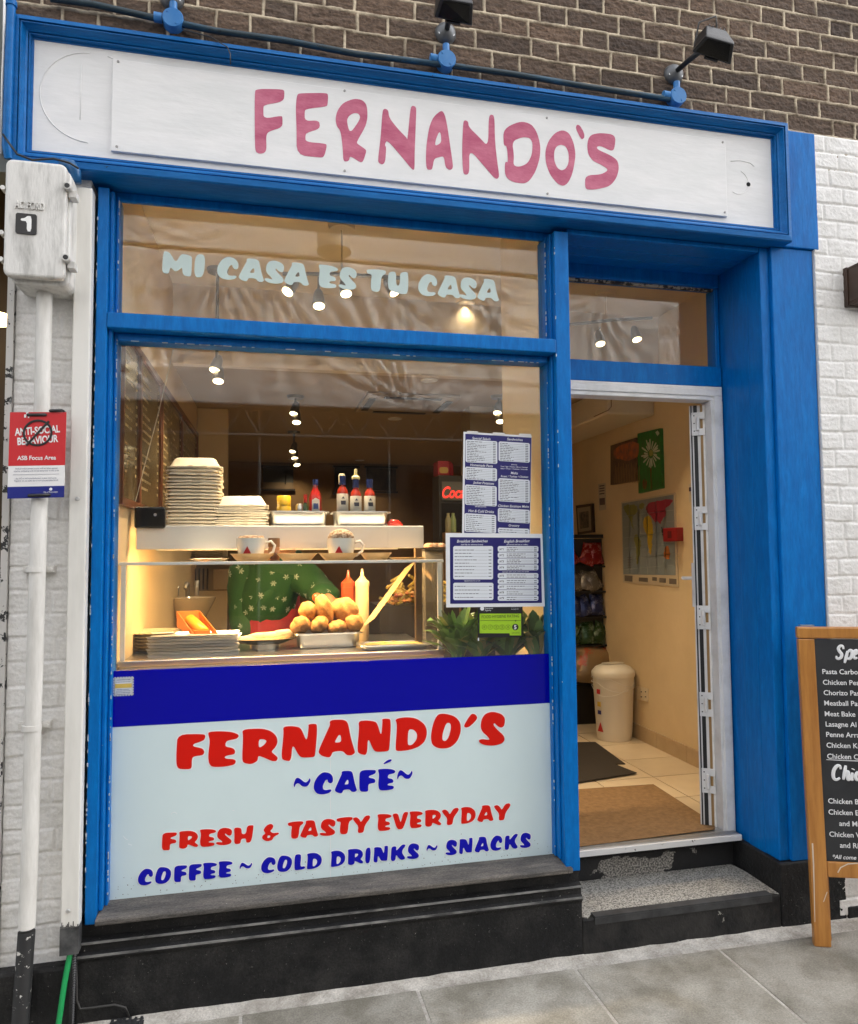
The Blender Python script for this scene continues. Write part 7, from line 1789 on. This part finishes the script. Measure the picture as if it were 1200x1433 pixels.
# ================================================================== ACROSS THE STREET (seen in the glass)
OY = -8.6
OB = thing('sheeted_building', 'building across the street wrapped in pale scaffold sheeting as reflected in the windows', 'building', (0,OY,0))
mb = MB(); mb.box(-14, 14, OY-6, OY-1.2, -.06, 10.5); mb.build('facade', mat('opposite_facade', (.13,.11,.09), .8, col2=(.09,.075,.065), nscale=1.5), OB)
SHEET = mat('scaffold_sheeting', (.82,.80,.77), .5, col2=(.66,.645,.62), nscale=1.3, lo=.4, hi=.7, stretch=(.5,1,1.2))
def wrap(x0, x1, z0, z1, name, seed, pleat=.10):
    nx, nz = int((x1-x0)/.045), int((z1-z0)/.04)+1
    X, Z = np.meshgrid(np.linspace(x0,x1,nx), np.linspace(z0,z1,nz))
    rs = np.random.RandomState(seed); Y = np.zeros_like(X)
    for k in range(70):                # tension folds fanning from the tie points
        px_, pz_ = x0+(x1-x0)*rs.rand(), (z1 if rs.rand() < .5 else z0); a_ = rs.rand()*2.4-1.2
        dx, dz = X-px_, Z-pz_; r = np.hypot(dx,dz)+.05; an = np.arctan2(dx, np.abs(dz))
        Y += pleat*.34*np.exp(-r/1.1)*np.minimum(1,r*2)*np.sin(an*(16+22*rs.rand())+rs.rand()*6)*np.exp(-((an-a_)/.6)**2)
    Y += pleat*.9*(fbm(X,Z,.7,seed+3)-.5)+pleat*.35*(fbm(X*.5,Z*4,1.6,seed+8)-.5)+.02*np.exp(-((Z-z0-.55-.05*np.sin(X*.8))/.03)**2)
    V_ = np.stack([X,OY+Y,Z],-1).reshape(-1,3); idx = np.arange(nx*nz).reshape(nz,nx)
    F_ = np.stack([idx[:-1,:-1],idx[:-1,1:],idx[1:,1:],idx[1:,:-1]],-1).reshape(-1,4)
    mb = MB(); mb.add(V_.tolist(), F_.tolist()); o = mb.build(name, SHEET, OB, smooth=True)
    s = o.modifiers.new('thick','SOLIDIFY'); s.thickness = .01
wrap(-12, 14, 3.75, 6.05, 'sheeting', 3)
wrap(-12, 14, 6.10, 6.65, 'sheeting', 5, .06)
wrap(-12, 14, 7.35, 10.2, 'sheeting', 9)
mb = MB(); mb.box(-12,14,OY-.3,OY-.15,6.6,7.4); mb.build('scaffold_deck', mat('grey_deck', (.20,.19,.18), .7), OB)
mb = MB()
for i in range(14):
    x = -12+i*2.0; mb.tube([(x,OY-.12,0),(x,OY-.12,10.4)], .03, 8)
for z in (3.3,3.72): mb.tube([(-12,OY-.05,z),(14,OY-.05,z)], .03, 8)
for i in range(52): x = -12+i*.5; mb.tube([(x,OY-.05,3.3),(x+.25,OY-.05,3.72),(x+.5,OY-.05,3.3)], .018, 6)
mb.build('scaffold_tube', mat('galvanised_tube', (.10,.095,.085), .6), OB)
mb = MB()
for i in range(7): mb.box(-11+i*3.4,-11+i*3.4+2.3,OY-1.19,OY-1.15,.5,2.9)
mb.build('shop_window', mat('opposite_glass', (.03,.03,.035), .1), OB)
# street lantern reflected in the upper window
LT = thing('street_lantern', 'dark hanging street lantern reflected in the upper window', 'lantern', (1.4,-6.2,6))
LM = mat('lantern_iron', (.02,.02,.02), .5)
ly = -6.4; _g = P(467,352,.09); _d = (_g-W0)/2.7; lx, lz = _g[0]+_d[0]*6.49, _g[2]+_d[2]*6.49
mb = MB(); mb.lathe([(.0001,.62),(.05,.58),(.07,.52),(.22,.44),(.25,.36),(.23,.34),(.0001,.34)], (lx,ly,lz), 20); mb.build('hood', LM, LT, auto=45)
mb = MB(); mb.lathe([(.20,.0),(.22,.339),(.0001,.339),(.0001,.0)], (lx,ly,lz), 16); mb.build('globe', mat('lantern_glass', (.45,.45,.42), .2), LT, auto=45)
mb = MB(); mb.lathe([(.0001,-.14),(.06,-.10),(.21,-.02),(.22,-.0005),(.0001,-.0005)], (lx,ly,lz), 20); mb.build('base_cup', LM, LT, auto=45)
mb = MB(); mb.tube([(lx,ly,lz+.62),(lx,ly,lz+1.0),(lx+.1,ly-.6,lz+1.15),(lx+.1,ly-2.2,lz+1.15)], .03, 8); mb.build('bracket', LM, LT, smooth=True)
bpy.context.view_layer.update()
